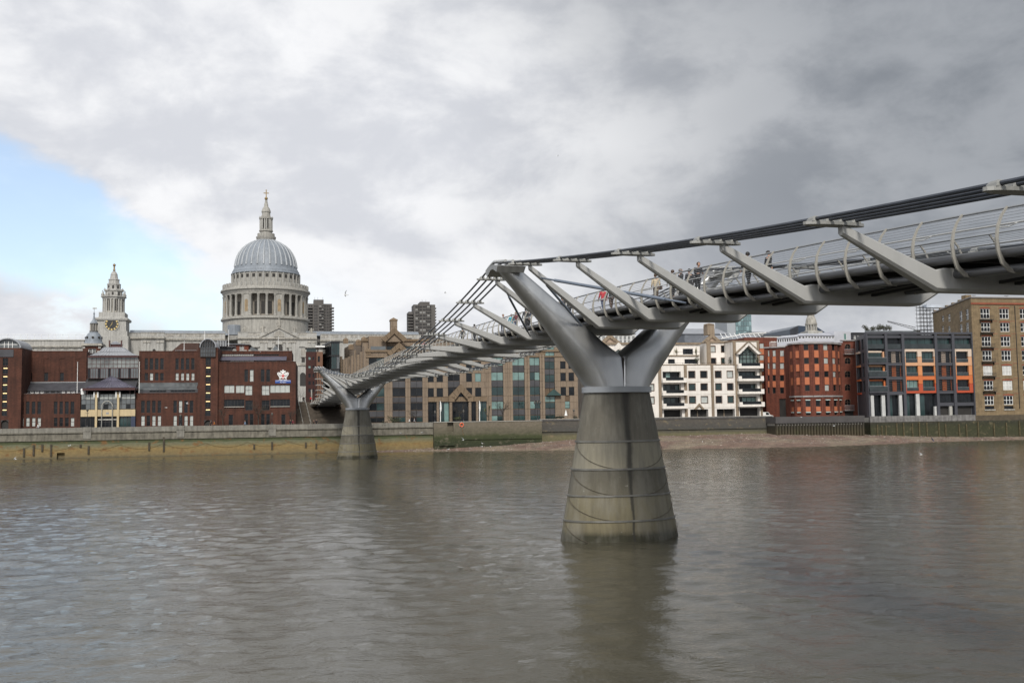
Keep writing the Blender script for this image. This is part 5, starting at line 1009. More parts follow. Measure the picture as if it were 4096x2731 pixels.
for sd in (-1, 1):   # dragon supporters with raised wings
    crest('supporter', [(sd*u, v) for u, v in ((.30, .14), (.42, .10), (.62, .05), (.55, .16), (.72, .22), (.62, .30), (.80, .36), (.95, .50), (.98, .74), (.86, .62), (.80, .80), (.70, .62), (.62, .76), (.54, .60), (.50, .78), (.36, .70), (.40, .60), (.30, .52), (.36, .40), (.28, .28))], .02, .14, SILV, em)
    crest('supporter_shade', [(sd*u, v) for u, v in ((.44, .22), (.56, .30), (.60, .44), (.50, .52), (.44, .40))], .145, .16, DKG, em); crest('supporter_shade', [(sd*u, v) for u, v in ((.70, .44), (.84, .52), (.82, .58), (.70, .52))], .145, .16, DKG, em)
crest('helm', [(-.12, .62), (.12, .62), (.14, .74), (.07, .82), (-.07, .82), (-.14, .74)], .02, .15, SILV, em); crest('crest_wing', [(-.10, .80), (.10, .80), (.16, .92), (.06, 1.0), (.0, .94), (-.08, 1.0), (-.14, .90)], .02, .13, SILV, em); crest('mantling', [(-.50, .86), (-.18, .64), (.18, .64), (.50, .86), (.30, .90), (.15, .80), (-.15, .80), (-.30, .90)], .016, .1, SILV, em)
crest('motto_ribbon', [(-.75, -.02), (-.5, .04), (0, -.02), (.5, .04), (.75, -.02), (.5, -.06), (0, -.08), (-.5, -.06)], .02, .1, SILV, em)
# ================================================================ tan office building with gables
TAN = M('tan_stone', (.21, .16, .115), .85, var=.12, scale=.35, fine=.08, fscale=3, streak=.22); TAN_D = M('tan_joint', (.115, .078, .05), .9, var=.2); TAN_B = M('tan_dark_band', (.17, .122, .078), .85, var=.12, scale=.5, streak=.15)
SPAN = M('grey_spandrel', (.055, .054, .058), .35, var=.35, scale=.25); FRB = M('black_frame', (.012, .012, .013), .4)
tF = 12.; c0, c1 = sx(ZS, 1464, 1560, tF), sx(ZS, 2312, 1560, tF)
TO = Thing('office_building', 'tan stone office building with pointed gables and dark glass bays', 'building', BANK, c0, tF, GZ)
OZ = lambda y: zx(ZO, 1690, y, tF)
ff = Fac(TO, (c0, tF), (c1, tF)); OX = lambda x, y=700: sx(ZO, x, y, tF)-c0
ROWS = [(205, 297, 'g'), (300, 376, 's'), (379, 471, 'g'), (474, 547, 's'), (550, 646, 'g'), (655, 716, 's'), (721, 806, 'g'), (812, 880, 's'), (886, 942, 'g')]
ZTOP = OZ(138)
BAYS = [(-70, 108), (205, 357), (418, 558), (860, 998), (1370, 1508), (1620, 1760), (1822, 1940)]
m = MB(TO); m.box(c0, c1, tF+.25, tF+34, GZ, ZTOP-.1); m.build('core', TAN_D, TO)
bayr = []
for bi, (x0, x1) in enumerate(BAYS):
    a0, a1 = OX(x0), OX(x1); bayr.append((a0, a1)); gate = bi == 3
    for y0, y1, k in ROWS:
        if gate and y0 > 560: continue
        z0, z1 = OZ(y1), OZ(y0)
        for h in range(2):
            p, q = a0+(a1-a0)*h/2, a0+(a1-a0)*(h+1)/2; m = MB(TO); ff.obox(m, p+.05, q-.05, -.22, -.16 if k == 'g' else -.12, z0+.03, z1-.03)
            if k == 's': m.build('spandrel_panel', SPAN, TO)
            else:
                lit = random.random(); pane = GLASS
                if bi >= 4 and y0 < 480: pane = TEAL if lit < .85 else GLASS_G
                elif bi >= 4 and y0 > 700: pane = TEAL if lit < .35 else GLASS_G
                elif bi >= 4: pane = GLASS_G
                elif bi < 3: pane = GLASS if lit < .8 else GLASS_G
                m.build('pane', pane, TO)
    for h in (0, .5, 1): c = a0+(a1-a0)*h; m = MB(TO); ff.obox(m, c-.05, c+.05, -.24, -.08, OZ(942) if not gate else OZ(560), OZ(205)); m.build('mullion', FRB, TO)
# the pairs of square windows beside the entrance and on the east flank
WP = [(622, 692), (727, 800), (1075, 1142), (1180, 1250), (2185, 2248), (2282, 2345)]
wrows = [(252, 340), (386, 486), (555, 656)]
holes = []
for i, (x0, x1) in enumerate(WP):
    for j, (y0, y1) in enumerate(wrows):
        r_ = (OX(x0), OX(x1), OZ(y1), OZ(y0)); holes.append(r_); ff.win(r_, .2, FRB, TEAL if (i, j) == (3, 1) else GLASS, 1, 1, .06, hole=False)
r_ = (OX(2235), OX(2290), OZ(808), OZ(725)); holes.append(r_); ff.win(r_, .2, FRB, TEAL, 1, 2, .06, hole=False)
# stone panels: a joint grid over everything that is not glass
def free_spans(z0, z1):
    blk = [(a-.02, b+.02) for a, b in bayr if z0 < OZ(205)]+[(h[0], h[1]) for h in holes if h[2] < z1-.05 and h[3] > z0+.05]
    if z1 < OZ(655): blk.append((OX(622), OX(1312)))
    blk.append((OX(2000), OX(2118))); blk.sort(); out, cur = [], 0.
    for a, b in blk:
        if a > cur+.1: out.append((cur, a))
        cur = max(cur, b)
    if cur < ff.L-.1: out.append((cur, ff.L))
    return out
cuts = [GZ]+sorted(OZ(y) for y in (885, 812, 735, 656, 555, 486, 386, 340, 252, 203, 170))+[ZTOP]
npan = 0
for z0, z1 in zip(cuts, cuts[1:]):
    for a, b in free_spans(z0, z1):
        k = max(1, round((b-a)/1.6))
        for i in range(k):
            m = MB(TO); ff.obox(m, a+(b-a)*i/k+.022, a+(b-a)*(i+1)/k-.022, -.25, random.uniform(-.012, .012), z0+.022, z1-.022); npan += 1
            m.build('stone_panel', TAN, TO)
# projecting half piers between the bays
for x0, x1 in ((110, 140), (172, 205), (357, 384), (588, 622), (1335, 1370), (1508, 1535), (1590, 1620), (1760, 1785), (1800, 1822), (1940, 1962), (1970, 1998)):
    a, b = OX(x0), OX(x1)
    for z0, z1 in zip(cuts[:-2], cuts[1:-1]): m = MB(TO); ff.obox(m, a+.02, b-.02, .013, .28, z0+.02, z1-.02); m.build('pier_panel', TAN, TO)
m = MB(TO); ff.obox(m, -.2, ff.L+.2, -.5, .35, ZTOP, ZTOP+.55); m.build('parapet_coping', TAN_B, TO); m = MB(TO); ff.obox(m, -.1, ff.L+.1, .02, .2, OZ(200), OZ(200)+.3); m.build('string_course', TAN_B, TO)
# dark glass slot rising through the parapet (east)
a0, a1 = OX(2000), OX(2115)
for y0, y1, k in [(65, 98, 'g'), (100, 185, 'g'), (190, 253, 's'), (256, 342, 'g'), (347, 408, 's'), (411, 497, 'g'), (501, 568, 's'), (665, 730, 'g'), (738, 806, 'g'), (812, 880, 's'), (884, 930, 'g')]:
    for h in range(2):
        p, q = a0+(a1-a0)*h/2, a0+(a1-a0)*(h+1)/2; m = MB(TO); ff.obox(m, p+.05, q-.05, -.2, -.12, OZ(y1)+.03, OZ(y0)-.03); m.build('pane' if k == 'g' else 'spandrel_panel', SPAN if k == 's' else TEAL if y0 in (65, 100, 665) else GLASS_G, TO)
for h in (0, .5, 1): c = a0+(a1-a0)*h; m = MB(TO); ff.obox(m, c-.05, c+.05, -.24, -.08, GZ, OZ(65)); m.build('mullion', FRB, TO)
m = MB(TO); ff.obox(m, a0-.1, a1+.1, -.9, -.26, GZ, OZ(60)); m.build('slot_back', FRB, TO)
gp = [(OX(2010), OZ(655)), (OX(2185), OZ(655)), (OX(2095), OZ(580))]; m = MB(TO); ff.opoly(m, gp, -.1, 1.2); o = m.build('glass_gable_porch', M('porch_glass', (.02, .05, .045), .1, var=.3), TO); fix_normals(o.data)
# entrance front: fascia, gable, columns
for i in range(9):
    a, b = OX(622)+(OX(1312)-OX(622))*i/9, OX(622)+(OX(1312)-OX(622))*(i+1)/9; m = MB(TO); ff.obox(m, a+.015, b-.015, -.2, .5, OZ(714), OZ(660)); m.build('fascia_panel', TAN_B, TO)
def gable(fac, pts_out, pts_in, o0, o1, mat, name='gable', par=TO):
    """two sloping arms between an outer and an inner chevron, cut in stone panels"""
    for (oa, ob), (ia, ib) in (((pts_out[0], pts_out[1]), (pts_in[0], pts_in[1])), ((pts_out[1], pts_out[2]), (pts_in[1], pts_in[2]))):
        n = 3
        for k in range(n):
            f0, f1 = k/n+.008, (k+1)/n-.008; L_ = lambda p, q, f: (p[0]+(q[0]-p[0])*f, p[1]+(q[1]-p[1])*f)
            m = MB(fac.th); fac.opoly(m, [L_(ia, ib, f0), L_(ia, ib, f1), L_(oa, ob, f1), L_(oa, ob, f0)], o0, o1); o = m.build(name, mat, par); fix_normals(o.data)
PO = lambda x, y: (OX(x, y), OZ(y))
gable(ff, [PO(862, 655), PO(1003, 512), PO(1146, 655)], [PO(938, 690), PO(1003, 605), PO(1078, 690)], -.1, 1.3, TAN_B, 'entrance_gable')
for x0, x1 in ((862, 928), (1082, 1146)): m = MB(TO); ff.obox(m, OX(x0), OX(x1), -.1, 1.3, OZ(716), OZ(657)); m.build('gable_foot', TAN_B, TO)
m = MB(TO); ff.opoly(m, [PO(930, 718), PO(1080, 718), PO(1080, 690), PO(1003, 604), PO(934, 690)], -.3, .3); sgn = m.build('entrance_glass', GLASS, TO); fix_normals(sgn.data)
put_text('OLD MUTUAL', ff, OX(1012), OZ(691), .62, WHITE, .34, sgn, 1.05)
m = MB(TO); n = 20; ca_, cz1 = OX(951), OZ(691); ff.opoly(m, [(ca_+.42*math.cos(2*math.pi*i/n), cz1+.42*math.sin(2*math.pi*i/n)) for i in range(n)], .3, .34); lg = m.build('roundel', WHITE, sgn); fix_normals(lg.data)
m = MB(TO); ff.opoly(m, [(ca_-.22, cz1-.2), (ca_-.05, cz1+.05), (ca_-.12, cz1+.3), (ca_+.05, cz1+.12), (ca_+.24, cz1-.22), (ca_, cz1-.05)], .341, .36); o = m.build('roundel_mark', GLASS_G, lg); fix_normals(o.data)
for x0, x1, big in ((722, 756, 0), (868, 905, 1), (1092, 1129, 1), (1183, 1216, 0)):
    a, b = OX(x0), OX(x1); z = GZ; k = 0
    while z < OZ(716)-.2:
        z1 = min(OZ(716), z+.85); m = MB(TO); p = ff.at((a+b)/2, .25+.5*big, 0); m.lathe([((b-a)/2, z+.015), ((b-a)/2, z1-.015)], (p[0], p[1]), 14); m.build('column_drum', TAN, TO, True); z = z1
for x0, x1, mt in ((622, 720, GLASS), (758, 866, GLASS_G), (907, 1090, GLASS), (1131, 1182, GLASS), (1218, 1312, GLASS_G)):
    k = 2 if x1-x0 < 150 else 4; a, b = OX(x0), OX(x1)
    for i in range(k):
        m = MB(TO); ff.obox(m, a+(b-a)*i/k+.04, a+(b-a)*(i+1)/k-.04, -.2, -.12, GZ, OZ(718)); m.build('pane', TEAL if (x0 == 758 and i == 1) else mt, TO)
m = MB(TO); ff.obox(m, OX(622), OX(1312), -.24, -.205, GZ, OZ(714)); m.build('lobby_back', INTER, TO)
# set back top storey, chimney gable
tS = 18.; zt2 = zx(ZN, 1080, 340, tS); s0_, s1_ = sx(ZN, 920, 450, tS), sx(ZS, 2250, 1450, tS); fs = Fac(TO, (s0_, tS), (s1_, tS))
for k in range(11):
    a = 1.6+k*4.3
    if a+3.2 < fs.L: fs.win((a, a+3.2, ZTOP+.7, zt2-1.6), .2, FRB, TEAL if k == 0 else GLASS_G, 2, 1, .07)
fs.build(TAN, ZTOP-1, zt2-.3); m = MB(TO); m.box(s0_, s1_, tS+.31, tS+20, ZTOP-1, zt2-.35); m.build('attic_core', TAN_D, TO); m = MB(TO); fs.obox(m, -.3, fs.L+.3, -.6, .4, zt2-.299, zt2+.25); m.build('attic_coping', TAN_B, TO)
m = MB(TO); r_ = (sx(ZN, 1030, 480, tF+1)-c0, sx(ZN, 1235, 480, tF+1)-c0); ff.obox(m, r_[0], r_[1], -.6, -.55, ZTOP+.55, ZTOP+1.5); m.build('glass_balustrade', GLS_T, TO)
tG = 15.; fg = Fac(TO, (sx(ZM, 740, 700, tG), tG), (sx(ZM, 1030, 700, tG), tG)); GP = lambda x, y: fg.fr.on(*px(ZM, x, y), tuple(fg.p), tuple(fg.q))
m = MB(TO); fg.opoly(m, [GP(775, 745), GP(1000, 745), GP(888, 655)], -1.2, -.25); o = m.build('gable_wall', TAN, TO); fix_normals(o.data)
gable(fg, [GP(765, 718), GP(888, 612), GP(1008, 718)], [GP(800, 750), GP(888, 668), GP(975, 750)], -1., .3, TAN_B, 'roof_gable'); 
m = MB(TO); a, b, z0, z1 = *[GP(x, 600)[0] for x in (852, 915)], GP(885, 660)[1], GP(885, 548)[1]
zz_ = z0; fg.obox(m, a, b, -3., .1, z0, z1); ch_ = m.build('chimney', TAN, TO); m = MB(TO); fg.obox(m, a-.12, b+.12, -3.1, .2, z1+.003, z1+.4); m.build('chimney_band', TAN_B, ch_)
p = fg.at((a+b)/2, -1.45, 0); m = MB(TO); m.lathe([((b-a)*.78, z1+.4), (.05, GP(885, 512)[1])], (p[0], p[1]), 4, rot=math.pi/4+0); m.build('chimney_cap', TAN_B, ch_)
m = MB(TO); fg.obox(m, GP(868, 600)[0], GP(870, 600)[0], .1, .13, z0, z1); fg.obox(m, a, b, .1, .13, (z0+z1)/2, (z0+z1)/2+.08); m.build('chimney_joint', TAN_D, ch_)
gable(ff, [(a_-0, b_) for a_, b_ in [(sx(ZM, x, y, tF)-c0, zx(ZM, x, y, tF)) for x, y in ((818, 852), (932, 752), (1046, 852))]], [(sx(ZM, x, y, tF)-c0, zx(ZM, x, y, tF)) for x, y in ((850, 884), (932, 808), (1014, 884))], -.4, .6, TAN_B, 'front_gable')
m = MB(TO); ff.opoly(m, [(sx(ZM, x, y, tF)-c0, zx(ZM, x, y, tF)) for x, y in ((850, 890), (1014, 890), (932, 806))], -.6, .1); o = m.build('gable_wall', TAN, TO); fix_normals(o.data)
for zm, x, y, t in ((ZN, 692, 318, 48), (ZN, 942, 300, tS), (ZN, 1128, 315, tS), (ZN, 998, 465, tF), (ZN, 765, 400, 34), (ZN, 865, 340, 24), (ZO, 1972, 112, tF), (ZO, 1812, 118, tF), (ZO, 1585, 118, tF)):
    c, z = sx(zm, x, y, t), zx(zm, x, y, t); m = MB(TO); m.box(c-.7, c+.7, t-.1, t+1.3, z-1.4, z-.5); m.lathe([(.8, z-.499), (.8, z-.35), (.6, z-.1), (.3, z+.1), (.05, z+.2)], (c, t+.6), 8); m.build('corner_finial', TAN_B, TO)
# west flank along the steps
pf = (sx(ZS, 1357, 1480, 62), 62.); fw = Fac(TO, pf, (c0, tF+.05)); zw = ZTOP+.1
for i in range(9):
    a = fw.L*(i+.35)/9.2; w = fw.L/9.2*.42
    for j in range(5): z = GZ+3.2+j*3.4; fw.win((a, a+w, z, z+2.2), .25, FRB, GLASS, 1, 1, .08)
fw.build(TAN, GZ, zw, dep=.4); 
for i in range(10): a = fw.L*(i+.02)/9.2; m = MB(TO); fw.obox(m, a, a+fw.L/9.2*.22, .005, .6, GZ, zw+random.choice((0, .3, 1.4))); m.build('flank_pier', TAN, TO)
m = MB(TO); fw.obox(m, 0, fw.L-4.2, -6, -1.5, zw-.5, zx(ZN, 690, 352, 33)); m.build('flank_attic', TAN, TO)
# ================================================================ Peter's hill: steps and the buildings beside them
t = 62; DB = Thing('apartment_block', 'narrow dark brown brick block beside the steps', 'building', BANK, sx(ZN, 148, 900, t), t, GZ)
fd = Fac(DB, (sx(ZN, 146, 800, t), t), (sx(ZN, 296, 800, t), t)); DBR = M('dark_brown_brick', (.05, .02, .017), .9, var=.15); zd = zx(ZN, 220, 500, t)
for j, (y0, y1) in enumerate(((570, 610), (690, 725), (800, 850), (900, 950), (1000, 1050))):
    for x0, x1 in ((182, 214), (240, 262)): fd.win(fd.rect(ZN, x0, y0, x1, y1), .2, FRB, TEAL if j < 2 and x0 < 200 else GLASS, 1, 1, .05)
fd.build(DBR, GZ, zd); m = MB(DB); m.box(fd.p.x, fd.q.x, t+.31, t+25, GZ, zd-.02); m.build('core', DBR, DB); m = MB(DB); fd.obox(m, .2, fd.L-.2, -8, -.5, zd, zx(ZN, 220, 445, t)); m.build('penthouse', GLASS_G, DB); m = MB(DB); fd.obox(m, -.2, fd.L+.3, -8.5, .2, zx(ZN, 220, 445, t)+.003, zx(ZN, 220, 432, t)); m.build('penthouse_roof', CONC, DB)
m = MB(DB); fd.obox(m, fd.rect(ZN, 218, 1020, 234, 1180)[0], fd.rect(ZN, 218, 1020, 234, 1180)[1], .3, .5, GZ+4, zx(ZN, 226, 1015, t)); m.build('banner', CONC, DB)
t = 56; BB = Thing('apartment_block', 'brown brick block with a white roof slab behind the dark glass offices', 'building', BANK, sx(ZN, 292, 800, t), t, GZ)
fd = Fac(BB, (sx(ZN, 293, 800, t), t), (sx(ZN, 378, 800, t), t)); zd = zx(ZN, 335, 500, t); fd.win(fd.rect(ZN, 310, 560, 340, 640), .2, FRB, GLASS, 1, 2); fd.win(fd.rect(ZN, 310, 690, 340, 770), .2, FRB, GLASS, 1, 2)
fd.build(M('mid_brown_brick', (.16, .085, .055), .9, var=.15), GZ, zd); m = MB(BB); m.box(fd.p.x, fd.q.x, t+.31, t+20, GZ, zd-.02); m.build('core', MATS['mid_brown_brick'], BB); m = MB(BB); fd.obox(m, .6, fd.L, -8, -.4, zd, zx(ZN, 335, 440, t)); m.build('penthouse', CONC, BB); m = MB(BB); fd.obox(m, -.3, fd.L+.6, -9, .5, zx(ZN, 335, 440, t)+.003, zx(ZN, 335, 418, t)); m.build('roof_slab', WHITE, BB)
t = 50; GB = Thing('glass_building', 'green glass office block with dark floor edges beside the tan flank', 'building', BANK, sx(ZN, 490, 800, t), t, GZ)
zg = zx(ZN, 540, 372, t); A_, B_, C_ = (sx(ZN, 378, 800, t+16), t+16.), (sx(ZN, 492, 800, t), t+0.), (sx(ZN, 606, 800, t), t+0.)
for p, q, nx in ((A_, B_, 5), (B_, C_, 3)):
    fd = Fac(GB, p, q); fh = (zg-GZ)/6
    for j in range(6):
        for i in range(nx): m = MB(GB); fd.obox(m, fd.L*i/nx+.04, fd.L*(i+1)/nx-.04, -.2, -.1, GZ+j*fh+.35, GZ+(j+1)*fh-.05); m.build('pane', random.choice((GLASS_G, GLASS_G, M('sky_glass', (.07, .11, .12), .08, var=.3), GLS_T)), GB)
        m = MB(GB); fd.obox(m, -.1, fd.L+.1, -.3, .25, GZ+j*fh-.05, GZ+j*fh+.3); m.build('floor_edge', FRB, GB)
        for i in range(nx+1): m = MB(GB); fd.obox(m, fd.L*i/nx-.04, fd.L*i/nx+.04, -.15, -.03, GZ+j*fh+.31, GZ+(j+1)*fh-.06); m.build('mullion', FRB, GB)
m = MB(GB); m.prism([(A_[0], A_[1]+.4), (B_[0], t+.4), (C_[0], t+.4), (C_[0], t+18), (A_[0], t+18)], GZ, zg-.05, 'z'); m.build('core', GLASS, GB); m = MB(GB); m.prism([(A_[0]-.3, A_[1]-.2), (B_[0], t-.4), (C_[0]+.2, t-.4), (C_[0]+.2, t+18), (A_[0]-.3, t+18)], zg, zg+.4, 'z'); m.build('roof_slab', FRB, GB)
# the steps
ST = Thing('steps', 'broad dark stone steps climbing past the bridge landing', 'steps', BANK, sx(ZN, 130, 1480, 14), 14, GZ)
STM = M('brown_stone_step', (.085, .07, .055), .9, var=.2, scale=.8)
sa, sb_ = sx(ZN, -5, 1480, 14), sx(ZN, 760, 1480, 14); nst = 30; zst = zx(ZN, 120, 1188, 44)
for k in range(nst): m = MB(ST); ts = 14+30*k/nst; m.box(sa, sb_, ts, 14+30*(k+1)/nst+.02, GZ-.1+(zst-GZ)*max(0, k-1)/nst, GZ+(zst-GZ)*(k+1)/nst); m.build('step', STM, ST)
m = MB(ST); m.box(sa-6, sb_+4, 44.1, 75, GZ, zst-.01); m.build('upper_terrace', STM, ST)
for x0, x1 in ((40, 108), (135, 215)):
    p, q = BANK.pix(*px(ZN, x1, 1480), 14), BANK.pix(*px(ZN, x0, 1150), 44); m = MB(ST); m.tube([(p[0], 14, GZ+1), (q[0], 44, zst+1)], .07, 6)
    m.build('handrail', CONC, ST)
    for k in range(7): f_ = k/6; c = p[0]+(q[0]-p[0])*f_; m = MB(ST); m.box(c-.05, c+.05, 14+30*f_-.05+.1, 14+30*f_+.15, GZ+(zst-GZ)*f_, GZ+(zst-GZ)*f_+1.); m.build('rail_post', CONC, ST)
# ================================================================ white flats
tW = 6.; a0, a1 = sx(ZS, 2395, 1560, tW), sx(ZH, 985, 850, tW)
WF = Thing('apartment_building', 'white stone flats with tan pilasters, square windows and deep balconies', 'building', BANK, a0, tW, GZ)
WST = M('white_stone', (.70, .66, .61), .85, var=.05, scale=.4, streak=.14); TRIM = M('brown_trim', (.22, .17, .12), .85, var=.12, streak=.2); TRD = M('umber_frame', (.13, .08, .055), .7)
fw = Fac(WF, (a0, tW), (a1, tW)); HX = lambda x, y=900: sx(ZH, x, y, tW)-a0; HZ = lambda y: zx(ZH, 540, y, tW)
zt = HZ(684); RWS = [(738, 795), (848, 905), (960, 1018)]
def flat_window(fac, r_, pane): 
    w = fac.win(r_, .25, FRB, pane, 1, 1, .06); m = MB(WF); b = .14
    for q in ((r_[0]-b, r_[0], r_[2]-b, r_[3]+b), (r_[1], r_[1]+b, r_[2]-b, r_[3]+b), (r_[0], r_[1], r_[3], r_[3]+b), (r_[0], r_[1], r_[2]-b, r_[2])): fac.obox(m, q[0], q[1], .004, .06, q[2], q[3])
    m.build('window_surround', TRD, w)
COLS = [(-20, 35), (-110, -60), (-210, -160), (-300, -250), (345, 400), (450, 507), (580, 632), (685, 735)]
for x0, x1 in COLS:
    for y0, y1 in RWS: flat_window(fw, (HX(x0), HX(x1), HZ(y1), HZ(y0)), BLIND if random.random() < .15 else GLASS_G if random.random() < .3 else GLASS)
for x0, x1 in ((350, 510), (585, 745), (-330, -30)):
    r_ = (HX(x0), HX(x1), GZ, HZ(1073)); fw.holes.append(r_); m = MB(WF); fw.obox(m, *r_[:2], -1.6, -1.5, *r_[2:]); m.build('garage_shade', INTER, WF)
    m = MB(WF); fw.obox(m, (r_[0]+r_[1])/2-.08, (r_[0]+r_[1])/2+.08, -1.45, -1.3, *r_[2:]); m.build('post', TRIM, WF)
BAL = [(105, 300), (775, 985)]
for bi, (x0, x1) in enumerate(BAL):
    for k, (y0, y1) in enumerate(((740, 820), (850, 935), (965, 1050))):
        r_ = (HX(x0+10), HX(x1-25 if bi == 0 else x1-35), HZ(y1), HZ(y0)); fw.holes.append(r_); n = 4
        for i in range(n): m = MB(WF); fw.obox(m, r_[0]+(r_[1]-r_[0])*i/n+.04, r_[0]+(r_[1]-r_[0])*(i+1)/n-.04, -1.35, -1.3, r_[2], r_[3]); m.build('pane', random.choice((GLASS, GLASS_G, GLASS_G, TEAL)), WF)
        for i in range(n+1): m = MB(WF); c = r_[0]+(r_[1]-r_[0])*i/n; fw.obox(m, c-.05, c+.05, -1.34, -1.22, r_[2], r_[3]); m.build('mullion', FRB, WF)
        m = MB(WF); fw.obox(m, r_[0]+.05, r_[1]-.05, -1.34, -1.2, r_[3]-.3, r_[3]-.02); m.build('window_head', FRB, WF)
    for k, yf in enumerate(((800, 838), (910, 950), (1022, 1065)) if bi == 0 else ((676, 717), (788, 829), (903, 943), (1017, 1056))):
        b0, b1 = HX(x0-8), HX(x1+12 if bi == 0 else x1+3); m = MB(WF); zz0, zz1 = HZ(yf[1]), HZ(yf[0]-2)
        zm_ = zz0+(zz1-zz0)*.48; fw.obox(m, b0, b1, -.2, 1.5, zz0, zz0+.15); fw.obox(m, b0, b0+.9, 1.35, 1.5, zz0+.151, zz1); fw.obox(m, b1-.9, b1, 1.35, 1.5, zz0+.151, zz1); fw.obox(m, b0+.901, b1-.901, 1.35, 1.5, zz0+.151, zm_); fw.obox(m, b0, b0+.15, .003, 1.349, zz0+.151, zm_+.2); fw.obox(m, b1-.15, b1, .003, 1.349, zz0+.151, zm_+.2)
        bl = m.build('balcony', WST, WF)
        m = MB(WF); fw.obox(m, b0+.95, b1-.95, 1.4, 1.44, zm_+.02, zz1+.12); m.build('balcony_glass', GLASS, bl); m = MB(WF); fw.obox(m, b0+.9, b1-.9, 1.38, 1.46, zz1+.13, zz1+.18); m.build('balcony_rail', FRB, bl)
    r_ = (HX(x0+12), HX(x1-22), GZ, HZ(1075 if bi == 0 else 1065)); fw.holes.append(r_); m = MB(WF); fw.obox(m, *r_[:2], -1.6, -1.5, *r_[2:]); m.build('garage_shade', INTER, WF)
fw.build(WST, GZ, zt, dep=1.62); m = MB(WF); m.box(a0, a1, tW+1.63, tW+26, GZ, zt-.05); m.build('core', WST, WF)
for x0, x1 in ((75, 100), (303, 326), (540, 561), (754, 776), (972, 986), (-145, -125), (-360, -340)): m = MB(WF); fw.obox(m, HX(x0), HX(x1), .005, .35, GZ, zt+.15); m.build('pilaster', TRIM, WF)
for y in (713, 832, 942, 1060): m = MB(WF); [fw.obox(m, HX(p), HX(q), .003, .02, HZ(y)-.03, HZ(y)+.03) for p, q in ((328, 538),)]; m.build('joint', TRIM, WF); m = MB(WF); fw.obox(m, HX(563), HX(752), .003, .02, HZ(y)-.03, HZ(y)+.03); m.build('joint', TRIM, WF)
m = MB(WF); fw.obox(m, HX(-400), HX(755), -.6, .12, zt+.003, zt+.22); m.build('parapet_coping', TRIM, WF)
PH = lambda x, y: (HX(x, y), HZ(y))
gable(fw, [PH(388, 1072), PH(433, 1020), PH(478, 1072)], [PH(404, 1076), PH(433, 1042), PH(462, 1076)], .01, .4, TRIM, 'door_gable', WF)
# tall gabled bay (east)
b0, b1 = HX(742), HX(972); zb1 = HZ(478); fb = Fac(WF, (a0+b0, tW+.02), (a0+b1, tW+.02))
m = MB(WF); gpts = [PH(782, 592), PH(862, 512), PH(945, 592)]; PB_ = [(p[0]-b0, p[1]) for p in gpts]
for poly in ([(0, zt), (0, zb1), (fb.L/2, zb1), PB_[1], PB_[0], (PB_[0][0], zt)], [(PB_[2][0], zt), PB_[2], PB_[1], (fb.L/2, zb1), (fb.L, zb1), (fb.L, zt)]):
    fb.opoly(m, poly, -1.4, 0)
o = m.build('gabled_bay', WST, WF); fix_normals(o.data)
m = MB(WF); fb.opoly(m, [(PB_[0][0], zt+.1), (PB_[2][0], zt+.1), PB_[2], PB_[1], PB_[0]], -1.0, -.9); o2 = m.build('gable_glass', M('gable_pane', (.10, .14, .13), .1, var=.2), o); fix_normals(o2.data)
for x in (800, 830, 862, 895, 925): m = MB(WF); c = HX(x, 600)-b0; h = PB_[1][1]-abs(x-862)/82*(PB_[1][1]-PB_[0][1])-.2; fb.obox(m, c-.07, c+.07, -.89, -.75, zt+.1, h); m.build('mullion', FRB, o)
for y in (592, 625): m = MB(WF); fb.obox(m, PB_[0][0], PB_[2][0], -.88, -.76, HZ(y)-.08, HZ(y)+.08); m.build('transom', FRB, o)
for sd in (-1, 1): m = MB(WF); p = (PB_[1][0], HZ(585)); q = (PB_[1][0]+sd*1.5, HZ(550)); d = .09; fb.opoly(m, [(p[0]-d, p[1]), (p[0]+d, p[1]), (q[0]+d, q[1]), (q[0]-d, q[1])], -.88, -.77); o3 = m.build('brace', FRB, o); fix_normals(o3.data)
gable(fb, [(PB_[0][0]-.9, PB_[0][1]+.1), (PB_[1][0], HZ(482)), (PB_[2][0]+.9, PB_[2][1]+.1)], [PB_[0], PB_[1], PB_[2]], .005, .8, WST, 'gable_arm', WF)
gable(fb, [(PB_[0][0]-1.15, PB_[0][1]+.3), (PB_[1][0], HZ(474)), (PB_[2][0]+1.15, PB_[2][1]+.3)], [(PB_[0][0]-.9, PB_[0][1]+.11), (PB_[1][0], HZ(482)+.01), (PB_[2][0]+.9, PB_[2][1]+.11)], .005, .95, TRIM, 'gable_coping', WF)
m = MB(WF); m.box(a0+b0, a0+b1, tW+1.7, tW+22, zt-.04, zb1-.02); m.build('bay_core', WST, WF); m = MB(WF); fb.obox(m, -.2, fb.L+.2, -6, .15, zb1+.003, zb1+.3); m.build('bay_coping', TRIM, WF)
for x0, x1 in ((742, 766), (955, 972)): m = MB(WF); fb.obox(m, HX(x0)-b0, HX(x1)-b0, .004, .3, zt, zb1); m.build('pilaster', TRIM, WF)
